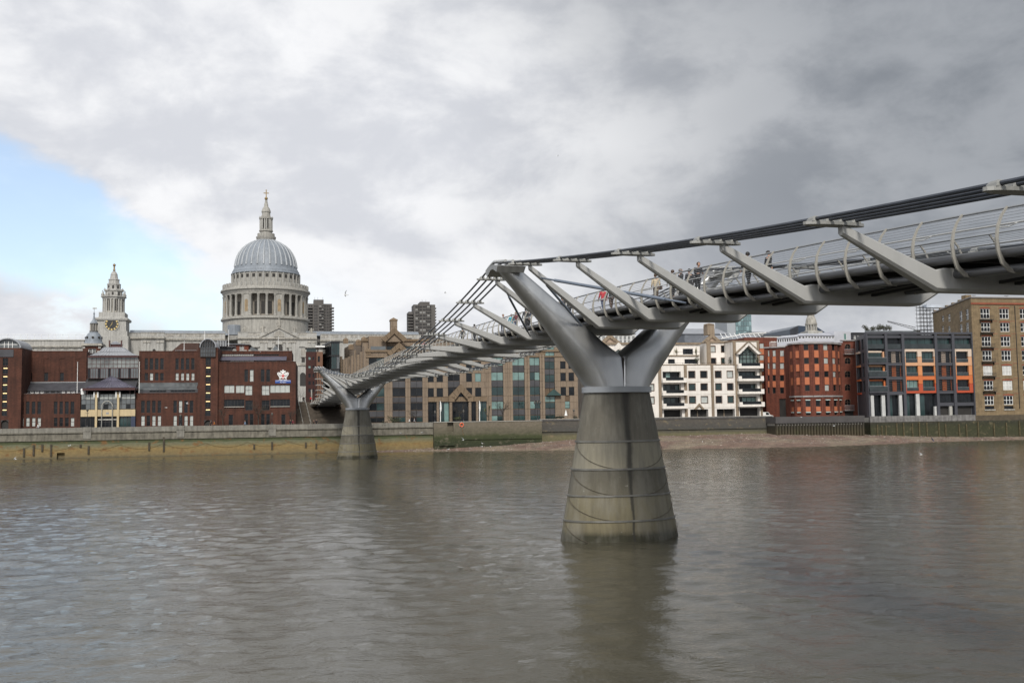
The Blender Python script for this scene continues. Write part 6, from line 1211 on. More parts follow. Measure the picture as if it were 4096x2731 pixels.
# set back upper floors
tP = 11.5; p0, p1 = sx(ZH, 498, 580, tP), sx(ZH, 742, 580, tP); fp = Fac(WF, (p0, tP), (p1, tP)); zP = zx(ZH, 600, 490, tP)
for x0, x1, y0, y1, pn in ((527, 576, 516, 570, BLIND), (630, 681, 514, 570, GLASS), (530, 582, 624, 670, GLASS), (630, 676, 622, 670, GLASS_G)): flat_window(fp, fp.rect(ZH, x0, y0, x1, y1), pn)
fp.build(WST, zt-.5, zP, dep=.4); m = MB(WF); m.box(p0, p1, tP+.41, tP+18, zt-.5, zP-.02); m.build('penthouse_core', WST, WF); m = MB(WF); fp.obox(m, -.2, fp.L+.2, -1.2, .35, zP+.003, zP+.55); m.build('penthouse_coping', TRIM, WF); m = MB(WF); fp.obox(m, HX(482, 580)*0+.05, 1.1, .004, .4, zt-.5, zP); m.build('pilaster', TRIM, WF)
tQ = 13.; q0, q1 = sx(ZH, -420, 560, tQ), sx(ZH, 440, 560, tQ); fq = Fac(WF, (q0, tQ), (q1, tQ)); zQ = zx(ZH, 340, 503, tQ)
for x0, x1 in ((290, 380),): fq.win(fq.rect(ZH, x0, 540, x1, 590), .3, FRB, GLASS, 2, 1)
fq.build(WST, zt-.5, zQ, dep=.4); m = MB(WF); m.box(q0, q1, tQ+.41, tQ+16, zt-.5, zQ-.02); m.build('penthouse_core', WST, WF); m = MB(WF); fq.obox(m, -.2, fq.L+.2, -1.5, .5, zQ+.003, zQ+.5); m.build('penthouse_coping', TRIM, WF)
tR = 9.; r0, r1 = sx(ZH, -420, 640, tR), sx(ZH, 430, 640, tR); fr_ = Fac(WF, (r0, tR), (r1, tR)); zR = zx(ZH, 340, 606, tR)
for x0, x1 in ((160, 220), (305, 420)): fr_.win(fr_.rect(ZH, x0, 632, x1, 672), .3, FRB, GLASS, 3, 1)
fr_.build(WST, zt-.5, zR, dep=.4); m = MB(WF); m.box(r0, r1, tR+.41, tQ-.05, zt-.5, zR-.02); m.build('terrace_core', WST, WF); m = MB(WF); fr_.obox(m, -.2, fr_.L+.2, -1, .3, zR+.003, zR+.3); m.build('terrace_coping', TRIM, WF)
for x0, x1, y, t in ((240, 440, 568, 9.8), (110, 750, 664, 6.3)):
    a, b, z = sx(ZH, x0, y, t), sx(ZH, x1, y, t), zx(ZH, (x0+x1)/2, y, t); m = MB(WF); m.tube([(a, t, z), (b, t, z)], .035, 4); m.build('terrace_rail', FRB, WF); k = int((b-a)/1.8)
    for i in range(k+1): c = a+(b-a)*i/k; m = MB(WF); m.box(c-.025, c+.025, t-.025, t+.025, z-1.05, z-.036); m.build('rail_post', FRB, WF)
# tan gable with chimney behind, twice along the roof
def roof_gable(zm, ap, l, r_, yb, ch, t=20.):
    f_ = Fac(WF, (sx(zm, l, yb, t), t), (sx(zm, r_, yb, t), t)); G_ = lambda x, y: f_.fr.on(*px(zm, x, y), tuple(f_.p), tuple(f_.q)); h = (r_-l)/2
    gable(f_, [G_(l-h*.15, yb), G_(*ap), G_(r_+h*.15, yb)], [G_(l+h*.25, yb+4), G_(ap[0], ap[1]+h*.42), G_(r_-h*.25, yb+4)], -1., .3, TRIM, 'roof_gable', WF)
    m = MB(WF); f_.opoly(m, [G_(l, yb+6), G_(r_, yb+6), G_(ap[0], ap[1]+h*.3)], -1.2, -.3); o = m.build('gable_wall', M('pinkish_stone', (.33, .25, .19), .85, var=.1), WF); fix_normals(o.data)
    m = MB(WF); f_.obox(m, 0, f_.L, -8, -1.3, zP-.5, G_(ap[0], yb)[1]); m.build('gable_core', TRIM, WF)
    if ch:
        x0, x1, yt, yc, ya = ch; a, b = G_(x0, yt)[0], G_(x1, yt)[0]; z0, z1 = G_(x0, yc)[1], G_(x0, yt)[1]; m = MB(WF); f_.obox(m, a, b, -3, .1, z0, z1); c_ = m.build('chimney', TRIM, WF); p = f_.at((a+b)/2, -1.4, 0); m = MB(WF); m.lathe([((b-a)*.62, z1), ((b-a)*.78, z1+.1), ((b-a)*.78, z1+.3), (.1, G_(x0, ya)[1])], (p[0], p[1]), 8); m.build('chimney_cap', TRIM, c_)
roof_gable(ZQ, (1618, 462), 1500, 1745, 590, (1555, 1650, 345, 480, 312)); roof_gable(ZQ, (205, 468), 90, 340, 592, None)
f_ = fq; gp = [(sx(ZQ, x, y, 8.)-0, zx(ZQ, x, y, 8.)) for x, y in ((238, 690), (320, 590), (408, 690))]; f8_ = Fac(WF, (gp[0][0]-1, 8.), (gp[2][0]+1, 8.)); GA = [(p[0]-f8_.p.x, p[1]) for p in gp]
gable(f8_, GA, [(GA[0][0]+.7, GA[0][1]-.4), (GA[1][0], GA[1][1]-1.6), (GA[2][0]-.7, GA[2][1]-.4)], .0, .8, WST, 'dormer_gable', WF); m = MB(WF); f8_.opoly(m, [(GA[0][0]+.5, zt), (GA[2][0]-.5, zt), (GA[2][0]-.6, GA[2][1]-.5), (GA[1][0], GA[1][1]-1.5), (GA[0][0]+.6, GA[0][1]-.5)], -.8, -.6); o = m.build('dormer_glass', MATS['gable_pane'], WF); fix_normals(o.data); m = MB(WF); f8_.obox(m, GA[0][0]-.3, GA[2][0]+.3, -1.2, -.85, zt-.3, GA[0][1]); m.build('dormer_back', WST, WF)
# ================================================================ curved red brick building
RB = Thing('apartment_building', 'curved orange red brick building with terracotta panels under a white mansard', 'building', BANK, sx(ZR, 870, 1400, 8), 8, GZ)
TERR = M('terracotta_panel', (.42, .135, .062), .85, var=.1); STR = M('grey_string', (.27, .255, .25), .8)
PTS = [(525, 13.5), (590, 10.5), (690, 8.6), (830, 7.6), (960, 7.6), (1085, 8.6), (1170, 10.6), (1215, 13.)]
PP = [(sx(ZR, x, 900, t), t) for x, t in PTS]; WC = [(545, 577), (622, 668), (735, 793), (872, 934), (1005, 1060), (1118, 1150), (1186, 1204)]
rowsR = [(485, 567), (670, 748), (850, 925), (1030, 1112), (1225, 1318), (1388, 1436)]
ztR = zx(ZR, 870, 482, 7.6); rz = lambda y: zx(ZR, 870, y, 7.6)
for (p, q), (x0, x1) in zip(zip(PP, PP[1:]), WC):
    f_ = Fac(RB, p, q); wd = f_.L*.46; ac = f_.L*.5
    for k, (y0, y1) in enumerate(rowsR):
        r_ = (ac-wd/2, ac+wd/2, max(GZ, rz(y1)), rz(y0)); f_.win(r_, .22, TRD, BLIND if random.random() < .4 and k < 4 else GLASS, 1, 1, .06)
        if k >= 4: m = MB(RB); f_.obox(m, r_[0], r_[1], -.1, .25, r_[3]-.25, r_[3]-.02); m.build('awning', M('pale_awning', (.45, .55, .52), .6), RB)
        if k < 5 and k != 3:
            z0, z1 = rz(rowsR[k+1][0]), rz(y1); m = MB(RB); f_.obox(m, r_[0]+.02, r_[1]-.02, -.02, .02, z0+.1, z1-.1); m.build('terracotta_panel', TERR, RB)
    f_.build(BRICK_O, GZ, ztR); m = MB(RB); f_.obox(m, 0, f_.L, .005, .3, rz(1192), rz(1172)); m.build('string_course', STR, RB); m = MB(RB); f_.obox(m, -.1, f_.L+.1, -.3, .45, ztR+.003, ztR+.4); m.build('cornice', STR, RB)
    for e in (0, f_.L-.45): m = MB(RB); f_.obox(m, e, e+.45, .004, .14, GZ, ztR); m.build('brick_rib', BRICK_O, RB)
m = MB(RB); m.prism([(p[0], p[1]+.35) for p in PP]+[(PP[-1][0], 32), (PP[0][0], 32)], GZ, ztR-.05, 'z'); o = m.build('core', BRICK_O, RB); fix_normals(o.data)
tF2 = 13.; f_ = Fac(RB, (PP[-1][0], tF2), (sx(ZR, 1422, 900, tF2), tF2)); zf = zx(ZR, 1310, 445, tF2)
for k, (y0, y1) in enumerate(((488, 552), (668, 752), (846, 930), (1024, 1106), (1222, 1300))):
    r_ = f_.rect(ZR, 1266, y0, 1342, y1); f_.win(r_, .25, TRD, GLASS, 2, 2, .06, arch=True)
    if k in (0, 4):
        m = MB(RB); f_.obox(m, r_[0]-.6, r_[1]+.6, 0, .9, r_[2]-1.55, r_[2]-1.4); b_ = m.build('balcony', STR, RB)
        for i in range(11): m = MB(RB); c = r_[0]-.55+(r_[1]-r_[0]+1.1)*i/10; f_.obox(m, c-.03, c+.03, .82, .88, r_[2]-1.39, r_[2]-.1); m.build('baluster', GREY_M, b_)
        m = MB(RB); f_.obox(m, r_[0]-.6, r_[1]+.6, .8, .9, r_[2]-.1, r_[2]); m.build('balcony_rail', GREY_M, b_)
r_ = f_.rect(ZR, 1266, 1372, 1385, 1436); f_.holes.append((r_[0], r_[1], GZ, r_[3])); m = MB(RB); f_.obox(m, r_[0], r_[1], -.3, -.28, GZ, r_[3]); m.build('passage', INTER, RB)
f_.build(BRICK_O, GZ, zf); m = MB(RB); m.box(f_.p.x, f_.q.x, tF2+.31, tF2+18, GZ, zf-.03); m.build('core', BRICK_O, RB); m = MB(RB); f_.obox(m, -.1, f_.L+.15, -.3, .3, zf+.003, zf+.3); m.build('cornice', STR, RB)
tL = 20.; f_ = Fac(RB, (sx(ZR, 205, 900, tL), tL), (sx(ZR, 530, 900, tL-5), tL-5)); zl2 = zx(ZR, 370, 535, tL-3)
for x0, x1 in ((236, 258), (300, 342), (398, 452)):
    rr_ = []
    for k, (y0, y1) in enumerate(((568, 650), (738, 818), (902, 978), (1066, 1146))): r_ = f_.rect(ZR, x0, y0, x1, y1); rr_.append(r_); f_.win(r_, .22, TRD, BLIND if k < 2 else GLASS, 1, 1, .06)
    for p, q in zip(rr_, rr_[1:]): m = MB(RB); f_.obox(m, p[0], p[1], -.02, .03, q[3]+.1, p[2]-.1); m.build('terracotta_panel', TERR, RB)
r_ = f_.rect(ZR, 390, 1215, 520, 1436); f_.holes.append((r_[0], r_[1], GZ, r_[3])); m = MB(RB); f_.obox(m, r_[0], r_[1], -.3, -.28, GZ, r_[3]); m.build('passage', INTER, RB)
f_.build(BRICK_O, GZ, zl2); m = MB(RB); f_.obox(m, 0, f_.L, -16, -.31, GZ, zl2-.04); m.build('core', BRICK_O, RB); m = MB(RB); f_.obox(m, -.2, f_.L, -.3, .4, zl2+.003, zl2+.35); m.build('cornice', STR, RB)
tX = 26.; f_ = Fac(RB, (sx(ZR, -60, 900, tX), tX), (sx(ZR, 210, 900, tX), tX)); zx_ = zx(ZR, 100, 398, tX)
for k, (y0, y1) in enumerate(((475, 546), (632, 702), (786, 856), (940, 1008), (1090, 1160))):
    r_ = f_.rect(ZR, 130, y0, 186, y1); f_.win(r_, .22, TRD, BLIND if k < 4 else GLASS, 1, 1, .06)
    if k < 4: m = MB(RB); q_ = f_.rect(ZR, 130, y1+4, 186, y1+80); f_.obox(m, q_[0], q_[1], -.02, .02, q_[2], q_[3]); m.build('terracotta_panel', TERR, RB)
f_.build(BRICK_O, GZ, zx_); m = MB(RB); m.box(f_.p.x, sx(ZR, 365, 420, tX), tX+.31, tX+20, GZ, zx_-.03); m.build('core', BRICK_O, RB); m = MB(RB); m.box(f_.q.x, sx(ZR, 365, 420, tX), tX+.2, tX+.3, zl2, zx_); m.build('upper_wall', BRICK_O, RB)
# mansard
MAN = M('white_mansard', (.55, .56, .60), .35, .2, var=.06)
def mansard(x0, x1, yb, yt, ta, tb, wins):
    f_ = Fac(RB, (sx(ZR, x0, yb, ta), ta), (sx(ZR, x1, yb, tb), tb)); za, zb_ = f_.fr.on(*px(ZR, x0, yb), tuple(f_.p), tuple(f_.q))[1], f_.fr.on(*px(ZR, x0, yt), tuple(f_.p), tuple(f_.q))[1]
    zl3, zr3 = zb_, f_.fr.on(*px(ZR, x1, yt-45), tuple(f_.p), tuple(f_.q))[1]
    zmid = za+(zb_-za)*.5
    for i in range(wins): a = f_.L*(i+.15)/wins; f_.win((a, a+f_.L/wins*.7, za+.5, zmid+.2), .15, WHITE, GLASS, 1, 1, .08)
    f_.build(MAN, za-.5, zmid+.5, dep=.2); m = MB(RB); m.add([f_.at(0, .3, zmid+.5), f_.at(f_.L, .3, zmid+.5), f_.at(f_.L, -2.6, max(zmid+1.2, zb_)), f_.at(0, -2.6, max(zmid+1.2, zb_)), f_.at(0, -8, zmid+.5), f_.at(f_.L, -8, zmid+.5)], [(0, 1, 2, 3), (3, 2, 5, 4), (0, 3, 4), (1, 5, 2)]); m.build('mansard_roof', MAN, RB)
mansard(362, 640, 490, 372, 17.5, 12, 9); mansard(640, 735, 440, 356, 12, 10.5, 2); mansard(735, 1130, 432, 352, 10.5, 11.5, 10)
f_ = Fac(RB, (sx(ZR, 1120, 380, 12.5), 12.5), (sx(ZR, 1345, 380, 13.5), 13.5)); z0, z1 = zf-.5, zx(ZR, 1230, 318, 13); f_.win(f_.rect(ZR, 1250, 345, 1292, 432), .12, WHITE, TEAL, 1, 1, .1); f_.build(MAN, z0, z1, dep=.2); m = MB(RB); f_.obox(m, 0, f_.L, -7, -.21, z0, z1-.02); m.build('roof_pod', MAN, RB)
for i in range(7): c = sx(ZR, 265+16*i, 490, 18); z = zl2+.3; m = MB(RB); m.tube([(c, 18, z), (c, 18, z+1.3)], .05, 4); m.tube([(c, 18, z+1.31), (c+.7, 18, z+1.5)], .05, 4); m.build('roof_rail', WHITE, RB)
# ================================================================ grey and orange flats
tO = 1.; o0, o1 = sx(ZI, 376, 780, tO), sx(ZI, 1312, 780, tO)
OF = Thing('apartment_building', 'grey framed modern flats with orange to cream coloured panels', 'building', BANK, o0, tO, GZ)
GF = M('charcoal_frame', (.055, .056, .066), .5, var=.08); fo = Fac(OF, (o0, tO), (o1, tO)); IX = lambda x, y=780: sx(ZI, x, y, tO)-o0; IZ = lambda y: zx(ZI, 840, y, tO)
zo = IZ(412); _ob = sx(ZI, 300, 780, 21); m = MB(OF); m.prism([(o0, tO+.9), (o1, tO+.9), (o1, 21), (_ob, 21)], GZ-.5, zo-.1, 'z'); m.build('core', M('grey_render', (.045, .046, .052), .7, var=.1), OF)
for x0, x1 in ((372, 380), (535, 557), (683, 707), (975, 998), (1127, 1151), (1302, 1313)):
    m = MB(OF); fo.obox(m, IX(x0), IX(x1), -.9, .35, GZ-.5, zo); m.build('frame_column', GF, OF)
m = MB(OF); fo.obox(m, -.1, fo.L+.1, -.9, .4, zo+.003, zo+.55); m.build('roof_beam', GF, OF)
FL = [(445, 540), (565, 662), (690, 782), (815, 912)]
CC = [(.55, .44, .35), (.54, .30, .17), (.54, .22, .085), (.50, .135, .04), (.40, .065, .025)]
CM = [M('panel_cream', CC[0], .6, var=.04), M('panel_peach', CC[1], .6, var=.04), M('panel_orange', CC[2], .6, var=.04), M('panel_deep_orange', CC[3], .6, var=.04), M('panel_red', CC[4], .6, var=.04)]
BND = [(543, 610), (612, 690), (692, 775), (777, 850), (852, 932)]
def cutpanels(x0, x1, wins):
    """coloured bands with the window openings left free"""
    for bi_, (y0, y1) in enumerate(BND):
        z0, z1 = IZ(y1), IZ(y0)
        spans = [(IX(x0), IX(x1), z0, z1)]
        for w in wins:
            new = []
            for s_ in spans:
                if w[1] <= s_[0] or w[0] >= s_[1] or w[3] <= s_[2] or w[2] >= s_[3]: new.append(s_); continue
                if s_[0] < w[0]: new.append((s_[0], w[0], s_[2], s_[3]))
                if w[1] < s_[1]: new.append((w[1], s_[1], s_[2], s_[3]))
                if s_[2] < w[2]: new.append((max(s_[0], w[0]), min(s_[1], w[1]), s_[2], w[2]))
                if w[3] < s_[3]: new.append((max(s_[0], w[0]), min(s_[1], w[1]), w[3], s_[3]))
            spans = new
        for s_ in spans:
            if s_[1]-s_[0] > .03 and s_[3]-s_[2] > .03: m = MB(OF); fo.obox(m, s_[0]+.01, s_[1]-.01, -.88, .1, s_[2]+.008, s_[3]-.008); m.build('colour_panel', CM[bi_], OF)
def ow(x0, x1, y0, y1, nx, pane, back=-.5):
    r_ = (IX(x0), IX(x1), IZ(y1), IZ(y0)); fo.win(r_, -back, FRB, pane, nx, 1, .07, hole=False); return r_
ws = []
for x0, x1 in ((718, 823), (860, 966)):
    for k, (y0, y1) in enumerate(FL[1:]): ws.append(ow(x0, x1, y0, y1, 3, TEAL if (k == 2 and x0 == 718) else GLASS_G if random.random() < .4 else GLASS))
cutpanels(707, 975, ws); ws2 = [ow(1164, 1270, y0, y1, 3, GLASS) for y0, y1 in FL[1:]]; cutpanels(1151, 1302, ws2)
for r_ in ws+ws2: m = MB(OF); fo.obox(m, *r_[:2], -.02, .01, r_[2]+.9, r_[2]+.96); m.build('window_rail', GREY_M, OF); m = MB(OF); fo.obox(m, r_[0]+.02, r_[1]-.02, -.035, -.025, r_[2]+.05, r_[2]+.88); m.build('guard_glass', M('clear_guard', (.03, .038, .04), .08, var=.3, spec=.4), OF)
for x0, x1 in ((382, 534), (558, 682), (708, 974), (999, 1126), (1152, 1301)):
    ow(x0+3, x1-3, 447, 540, 4 if x1-x0 > 200 else 3, GLASS_G if x0 != 558 else GLASS, -.7); m = MB(OF); fo.obox(m, IX(x0), IX(x1), -.05, 0., IZ(540), IZ(498)); m.build('terrace_glass', MATS['clear_guard'], OF)
    m = MB(OF); fo.obox(m, IX(x0), IX(x1), -.7, .05, IZ(446), IZ(425)); m.build('soffit_beam', GF, OF)
for k, (y0, y1) in enumerate(FL[1:]):
    ow(384, 520, y0+8, y1, 4, GLASS_G, -.75); m = MB(OF); fo.obox(m, IX(521), IX(534), -.8, -.2, IZ(y1), IZ(y0)); m.build('colour_panel', CM[(1, 2, 3)[k]], OF); m = MB(OF); fo.obox(m, IX(381), IX(520), -.8, -.6, IZ(y0+7), IZ(y0-8)); m.build('colour_panel', CM[(0, 1, 3)[k]], OF)
    m = MB(OF); fo.obox(m, IX(374), IX(534), -.8, .9, IZ(y1+14), IZ(y1+2)); bl = m.build('balcony', GF, OF); m = MB(OF); fo.obox(m, IX(374)+.05, IX(534)-.05, .82, .86, IZ(y1), IZ(y1-42)); m.build('balcony_glass', MATS['clear_guard'], bl); m = MB(OF); fo.obox(m, IX(374), IX(534), .8, .88, IZ(y1-43), IZ(y1-46)); m.build('balcony_rail', GREY_M, bl)
    for x0, x1 in ((558, 682), (999, 1126)):
        w = (x1-x0); ow(x0+8, x0+w*.34, y0, y1, 1, GLASS, -.6); ow(x1-w*.34, x1-8, y0, y1, 1, GLASS, -.6); m = MB(OF); fo.obox(m, IX(x0+w*.35), IX(x1-w*.35), -.8, -.45, IZ(y1), IZ(y0)); m.build('colour_panel', CM[(0, 3, 3)[k]], OF)
        for q in (x0+2, x1-8): m = MB(OF); fo.obox(m, IX(q), IX(q+6), -.8, -.4, IZ(y1), IZ(y0)); m.build('colour_panel', CM[(0, 3, 3)[k]], OF)
        for i in range(6): m = MB(OF); z = IZ(y1)+(IZ(y0)-IZ(y1))*(i+.4)/6; fo.obox(m, IX(x0), IX(x1), -.2, .1, z, z+.09); m.build('louvre', GF, OF)
for y0, y1 in ((543, 563), (664, 688), (784, 812), (914, 938)):
    for x0, x1 in ((558, 682), (999, 1126)): m = MB(OF); fo.obox(m, IX(x0), IX(x1), -.8, .2, IZ(y1), IZ(y0)); m.build('floor_beam', GF, OF)
m = MB(OF); fo.obox(m, 0, IX(707), -.85, .3, IZ(944), IZ(928)); m.build('floor_beam', GF, OF)
for x0, x1 in ((405, 432), (501, 531), (655, 682), (806, 836)): m = MB(OF); fo.obox(m, IX(x0, 1030), IX(x1, 1030), -.5, .1, GZ-.5, IZ(938)); m.build('white_column', M('off_white_column', (.46, .46, .45), .7, var=.1, streak=.15), OF)
for x0, x1, n in ((382, 534, 4), (558, 682, 3), (708, 974, 6)):
    for i in range(n): m = MB(OF); a, b = IX(x0), IX(x1); fo.obox(m, a+(b-a)*i/n+.05, a+(b-a)*(i+1)/n-.05, -.86, -.8, GZ-.4, IZ(946)); m.build('pane', GLASS if i % 3 else GLASS_G, OF)
for x0, x1 in ((999, 1126), (1152, 1301)):
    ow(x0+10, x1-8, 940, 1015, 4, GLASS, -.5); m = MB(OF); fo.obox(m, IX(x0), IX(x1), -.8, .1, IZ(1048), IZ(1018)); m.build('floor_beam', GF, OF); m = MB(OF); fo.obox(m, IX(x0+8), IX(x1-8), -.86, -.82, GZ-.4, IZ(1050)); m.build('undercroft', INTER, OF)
m = MB(OF); fo.obox(m, IX(955), IX(973), -.6, .0, GZ-.5, IZ(1050)); m.build('white_column', M('off_white_column', (.46, .46, .45), .7, var=.1, streak=.15), OF); m = MB(OF); fo.obox(m, IX(1100, 1080), IX(1126, 1080), -.6, .0, GZ-.5, IZ(1050)); m.build('white_column', CONC, OF)
fl_ = Fac(OF, (sx(ZI, 284, 780, 12.), 12.), (o0, tO)); zs_ = zx(ZI, 320, 445, 10)
for k, (y0, y1) in enumerate(FL):
    for a in (.1, .55): fl_.win((fl_.L*a, fl_.L*(a+.33), IZ(y1), IZ(y0)), .3, FRB, GLASS, 2, 1)
fl_.build(GF, GZ-.5, zo, dep=.4); m = MB(OF)
for k, y in enumerate((568, 690, 815, 935)): m = MB(OF); fl_.obox(m, .5, fl_.L*.4, .01, .3, IZ(y), IZ(y-16)); m.build('colour_panel', CM[(0, 2, 3, 4)[k]], OF)
rl0, rl1 = sx(ZI, 345, 400, 8), sx(ZI, 800, 400, 8)
m = MB(OF); m.box(rl0, rl1, 7.5, 7.6, zo+.3, zx(ZI, 600, 382, 7.5)); m.build('roof_glass', GLS_T, OF)
# ================================================================ yellow brick warehouse
tY = .6; y0_, y1_ = sx(ZI, 1312, 640, tY)+.05, sx(ZS, 4420, 1450, tY)
WH = Thing('warehouse', 'tall yellow stock brick warehouse with white framed windows and black balconies', 'warehouse', BANK, y0_, tY, GZ)
fy = Fac(WH, (y0_, tY), (y1_, tY)); YX = lambda x, y=640: sx(ZI, x, y, tY)-y0_; YZ = lambda y: zx(ZI, 1500, y, tY)
zy = YZ(92); RBR = M('red_brick_arch', (.22, .065, .035), .9, var=.15)
WR = [(187, 275), (310, 390), (432, 520), (555, 646), (690, 775), (822, 905), (955, 1035)]
for ci, (x0, x1) in enumerate(((1393, 1476), (1562, 1645), (1742, 1826), (1910, 1995), (2080, 2165))):
    for k, (ya, yb) in enumerate(WR):
        r_ = (YX(x0), YX(x1), YZ(yb), YZ(ya)); fy.win(r_, .22, WHITE, M('white_blind', (.50, .50, .48), .4) if random.random() < .1 else GLASS, 3, 2, .13)
        m = MB(WH); fy.opoly(m, [(r_[0]-.2, r_[3]+.03), (r_[1]+.2, r_[3]+.03), (r_[1]+.2, r_[3]+.3), ((r_[0]+r_[1])/2, r_[3]+.5), (r_[0]-.2, r_[3]+.3)], .004, .05); o = m.build('brick_arch', RBR, WH); fix_normals(o.data)
        if ci == 0 and k < 6 or ci == 3 and k < 6:
            m = MB(WH); fy.obox(m, r_[0]-.45, r_[1]+.45, .01, .95, r_[2]-.45, r_[2]-.3); b_ = m.build('balcony', BLACK, WH)
            for i in range(13): m = MB(WH); c = r_[0]-.43+(r_[1]-r_[0]+.86)*i/12; fy.obox(m, c-.02, c+.02, .88, .92, r_[2]-.29, r_[2]+.55); m.build('baluster', BLACK, b_)
            m = MB(WH); fy.obox(m, r_[0]-.45, r_[1]+.45, .86, .94, r_[2]+.55, r_[2]+.62); m.build('balcony_rail', BLACK, b_)
            for sd in (r_[0]-.4, r_[1]+.36): m = MB(WH); fy.opoly(m, [(sd, r_[2]-.46), (sd+.05, r_[2]-.46), (sd+.05, r_[2]-1.2), (sd, r_[2]-1.2)], .01, .4); m.build('bracket', BLACK, b_)
        if k == 6: m = MB(WH); fy.obox(m, r_[0]-.2, r_[1]+.2, .004, .25, YZ(1083), YZ(1075)); m.build('sill', STONE, WH); fy.holes.append((r_[0], r_[1], YZ(1073), YZ(1045))); m = MB(WH); fy.obox(m, r_[0], r_[1], -.28, -.26, YZ(1073), YZ(1045)); m.build('pane', GLASS, WH)
    for y in (295, 405, 540, 668, 800, 935): 
        m = MB(WH); fy.obox(m, YX(x1)+.3, YX(x1)+2.1, .003, .02, YZ(y)-.12, YZ(y)); m.build('red_course', RBR, WH)
fy.build(BRICK_Y, GZ-1.2, zy, dep=.35)
m = MB(WH); fy.obox(m, -.1, fy.L+.1, .005, .25, YZ(150), YZ(135)); m.build('dentil_course', RBR, WH); m = MB(WH); fy.obox(m, -.15, fy.L+.1, -.5, .35, zy+.003, zy+.3); m.build('coping', STR, WH)
for x in (1690, 1855): m = MB(WH); c = YX(x, 500); fy.obox(m, c-.07, c+.07, .02, .18, GZ+2, YZ(160)); m.build('downpipe', BLACK, WH)
fs_ = Fac(WH, (sx(ZI, 955, 300, 42), 42.), (y0_, tY)); 
for x0, x1, ya, yb in ((1185, 1212, 208, 300), (1240, 1268, 192, 286), (1085, 1107, 235, 300), (1188, 1214, 325, 410), (1243, 1270, 310, 405), (1030, 1050, 250, 300), (1030, 1050, 340, 390), (1085, 1107, 340, 400)):
    fs_.win(fs_.rect(ZI, x0, ya, x1, yb), .25, WHITE, GLASS, 2, 2, .14)
fs_.build(BRICK_Y, GZ-.5, zy, dep=.4); m = MB(WH); fs_.obox(m, -.2, fs_.L, -.5, .3, zy+.003, zy+.3); m.build('coping', STR, WH)
for i in range(6): m = MB(WH); a = fs_.L*(i+.3)/6; fs_.obox(m, a, a+1.2, -.5, .35, zy+.31, zy+.7); m.build('parapet_step', BRICK_Y, WH)
m = MB(WH); m.prism([(y0_+.4, tY+.36), (y1_, tY+.36), (y1_, 42), (fs_.p.x+.6, 42)], GZ-.5, zy-.1, 'z'); o = m.build('core', BRICK_Y, WH); fix_normals(o.data)
c = YX(1420, 60)+y0_; m = MB(WH); m.box(c-.9, c+.9, 8, 10, zy-.2, YZ(38)); m.build('chimney', BRICK_Y, WH)
for x in (1365, 1655): c = YX(x, 80)+y0_; m = MB(WH); m.tube([(c, 3, zy), (c, 3, zy+.8)], .06, 5); m.box(c-.5, c+.5, 2.8, 3.2, zy+.81, zy+1.0); m.build('roof_lamp', GREY_M, WH)
# ================================================================ skyline, east
def far_frame(zm, x, y, dist, deg=11):
    ry = _ray(*px(zm, x, y)); P = Vector((0, 0, CAMH))+ry*(dist/ry.y); return Fr(P.x, P.y, deg)
fr = far_frame(ZQ, 2000, 400, 720); GT = Thing('glass_tower', 'pale teal glass office tower with a plain grey side rising under the deck', 'tower', fr, 0, 0, GZ)
gx = lambda x: fr.pix(*px(ZQ, x, 400), 0)[0]; gz = lambda y: fr.pix(*px(ZQ, 2000, y), 0)[1]
m = MB(GT); m.box(gx(1828), gx(1944), 0, 22, GZ, gz(95)); m.build('stone_side', M('pale_grey_panel', (.30, .32, .34), .6, var=.06, scale=.1), GT); m = MB(GT); m.box(gx(1946), gx(2172), .6, 22, GZ, gz(85)); m.build('core', GREY_M, GT)
for j in range(16):
    for i in range(6): a, b = gx(1948)+(gx(2170)-gx(1948))*i/6, gx(1948)+(gx(2170)-gx(1948))*(i+1)/6; z1 = gz(90)-j*3.6; m = MB(GT); m.box(a+.12, b-.12, .2, .59, z1-3.2, z1); m.build('pane', M('teal_curtain', (.13, .20, .21), .12, var=.25, scale=.1) if (i+j) % 4 else M('pale_curtain', (.22, .32, .33), .15, var=.2), GT)
fr = far_frame(ZR, 818, 300, 430); CU = Thing('church_tower', 'stone church cupola with open columned lantern above the mansard', 'church', fr, 0, 0, GZ)
uz = lambda y: fr.pix(*px(ZR, 818, y), 0)[1]; ur = lambda h: h*ZR[2]*430/FPX
m = MB(CU); m.box(-ur(105), ur(105), -ur(105), ur(105), GZ, uz(322)); m.build('tower', STONE, CU)
m = MB(CU); m.lathe([(ur(h), uz(y)) for h, y in ((95, 322), (90, 312), (58, 310), (58, 236))], (0, 0), 16); m.build('drum', STONE_D, CU)
m = MB(CU); m.lathe([(ur(h), uz(y)) for h, y in ((76, 236), (80, 226), (80, 212), (72, 208), (70, 180), (60, 150), (50, 122), (46, 112), (48, 108), (46, 80), (20, 60), (4, 30))], (0, 0), 20); m.build('bell_dome', STONE_D, CU, True)
for k in range(12): a = 2*math.pi*k/12; m = MB(CU); m.tube([(ur(70)*math.cos(a), ur(70)*math.sin(a), uz(312)), (ur(70)*math.cos(a), ur(70)*math.sin(a), uz(236))], ur(7), 8); m.build('column', STONE, CU, True)
fr = far_frame(ZR, 765, 300, 500); WG = Thing('office_block', 'dark blue glass wedge roofed block behind the church cupola', 'building', fr, 0, 0, GZ)
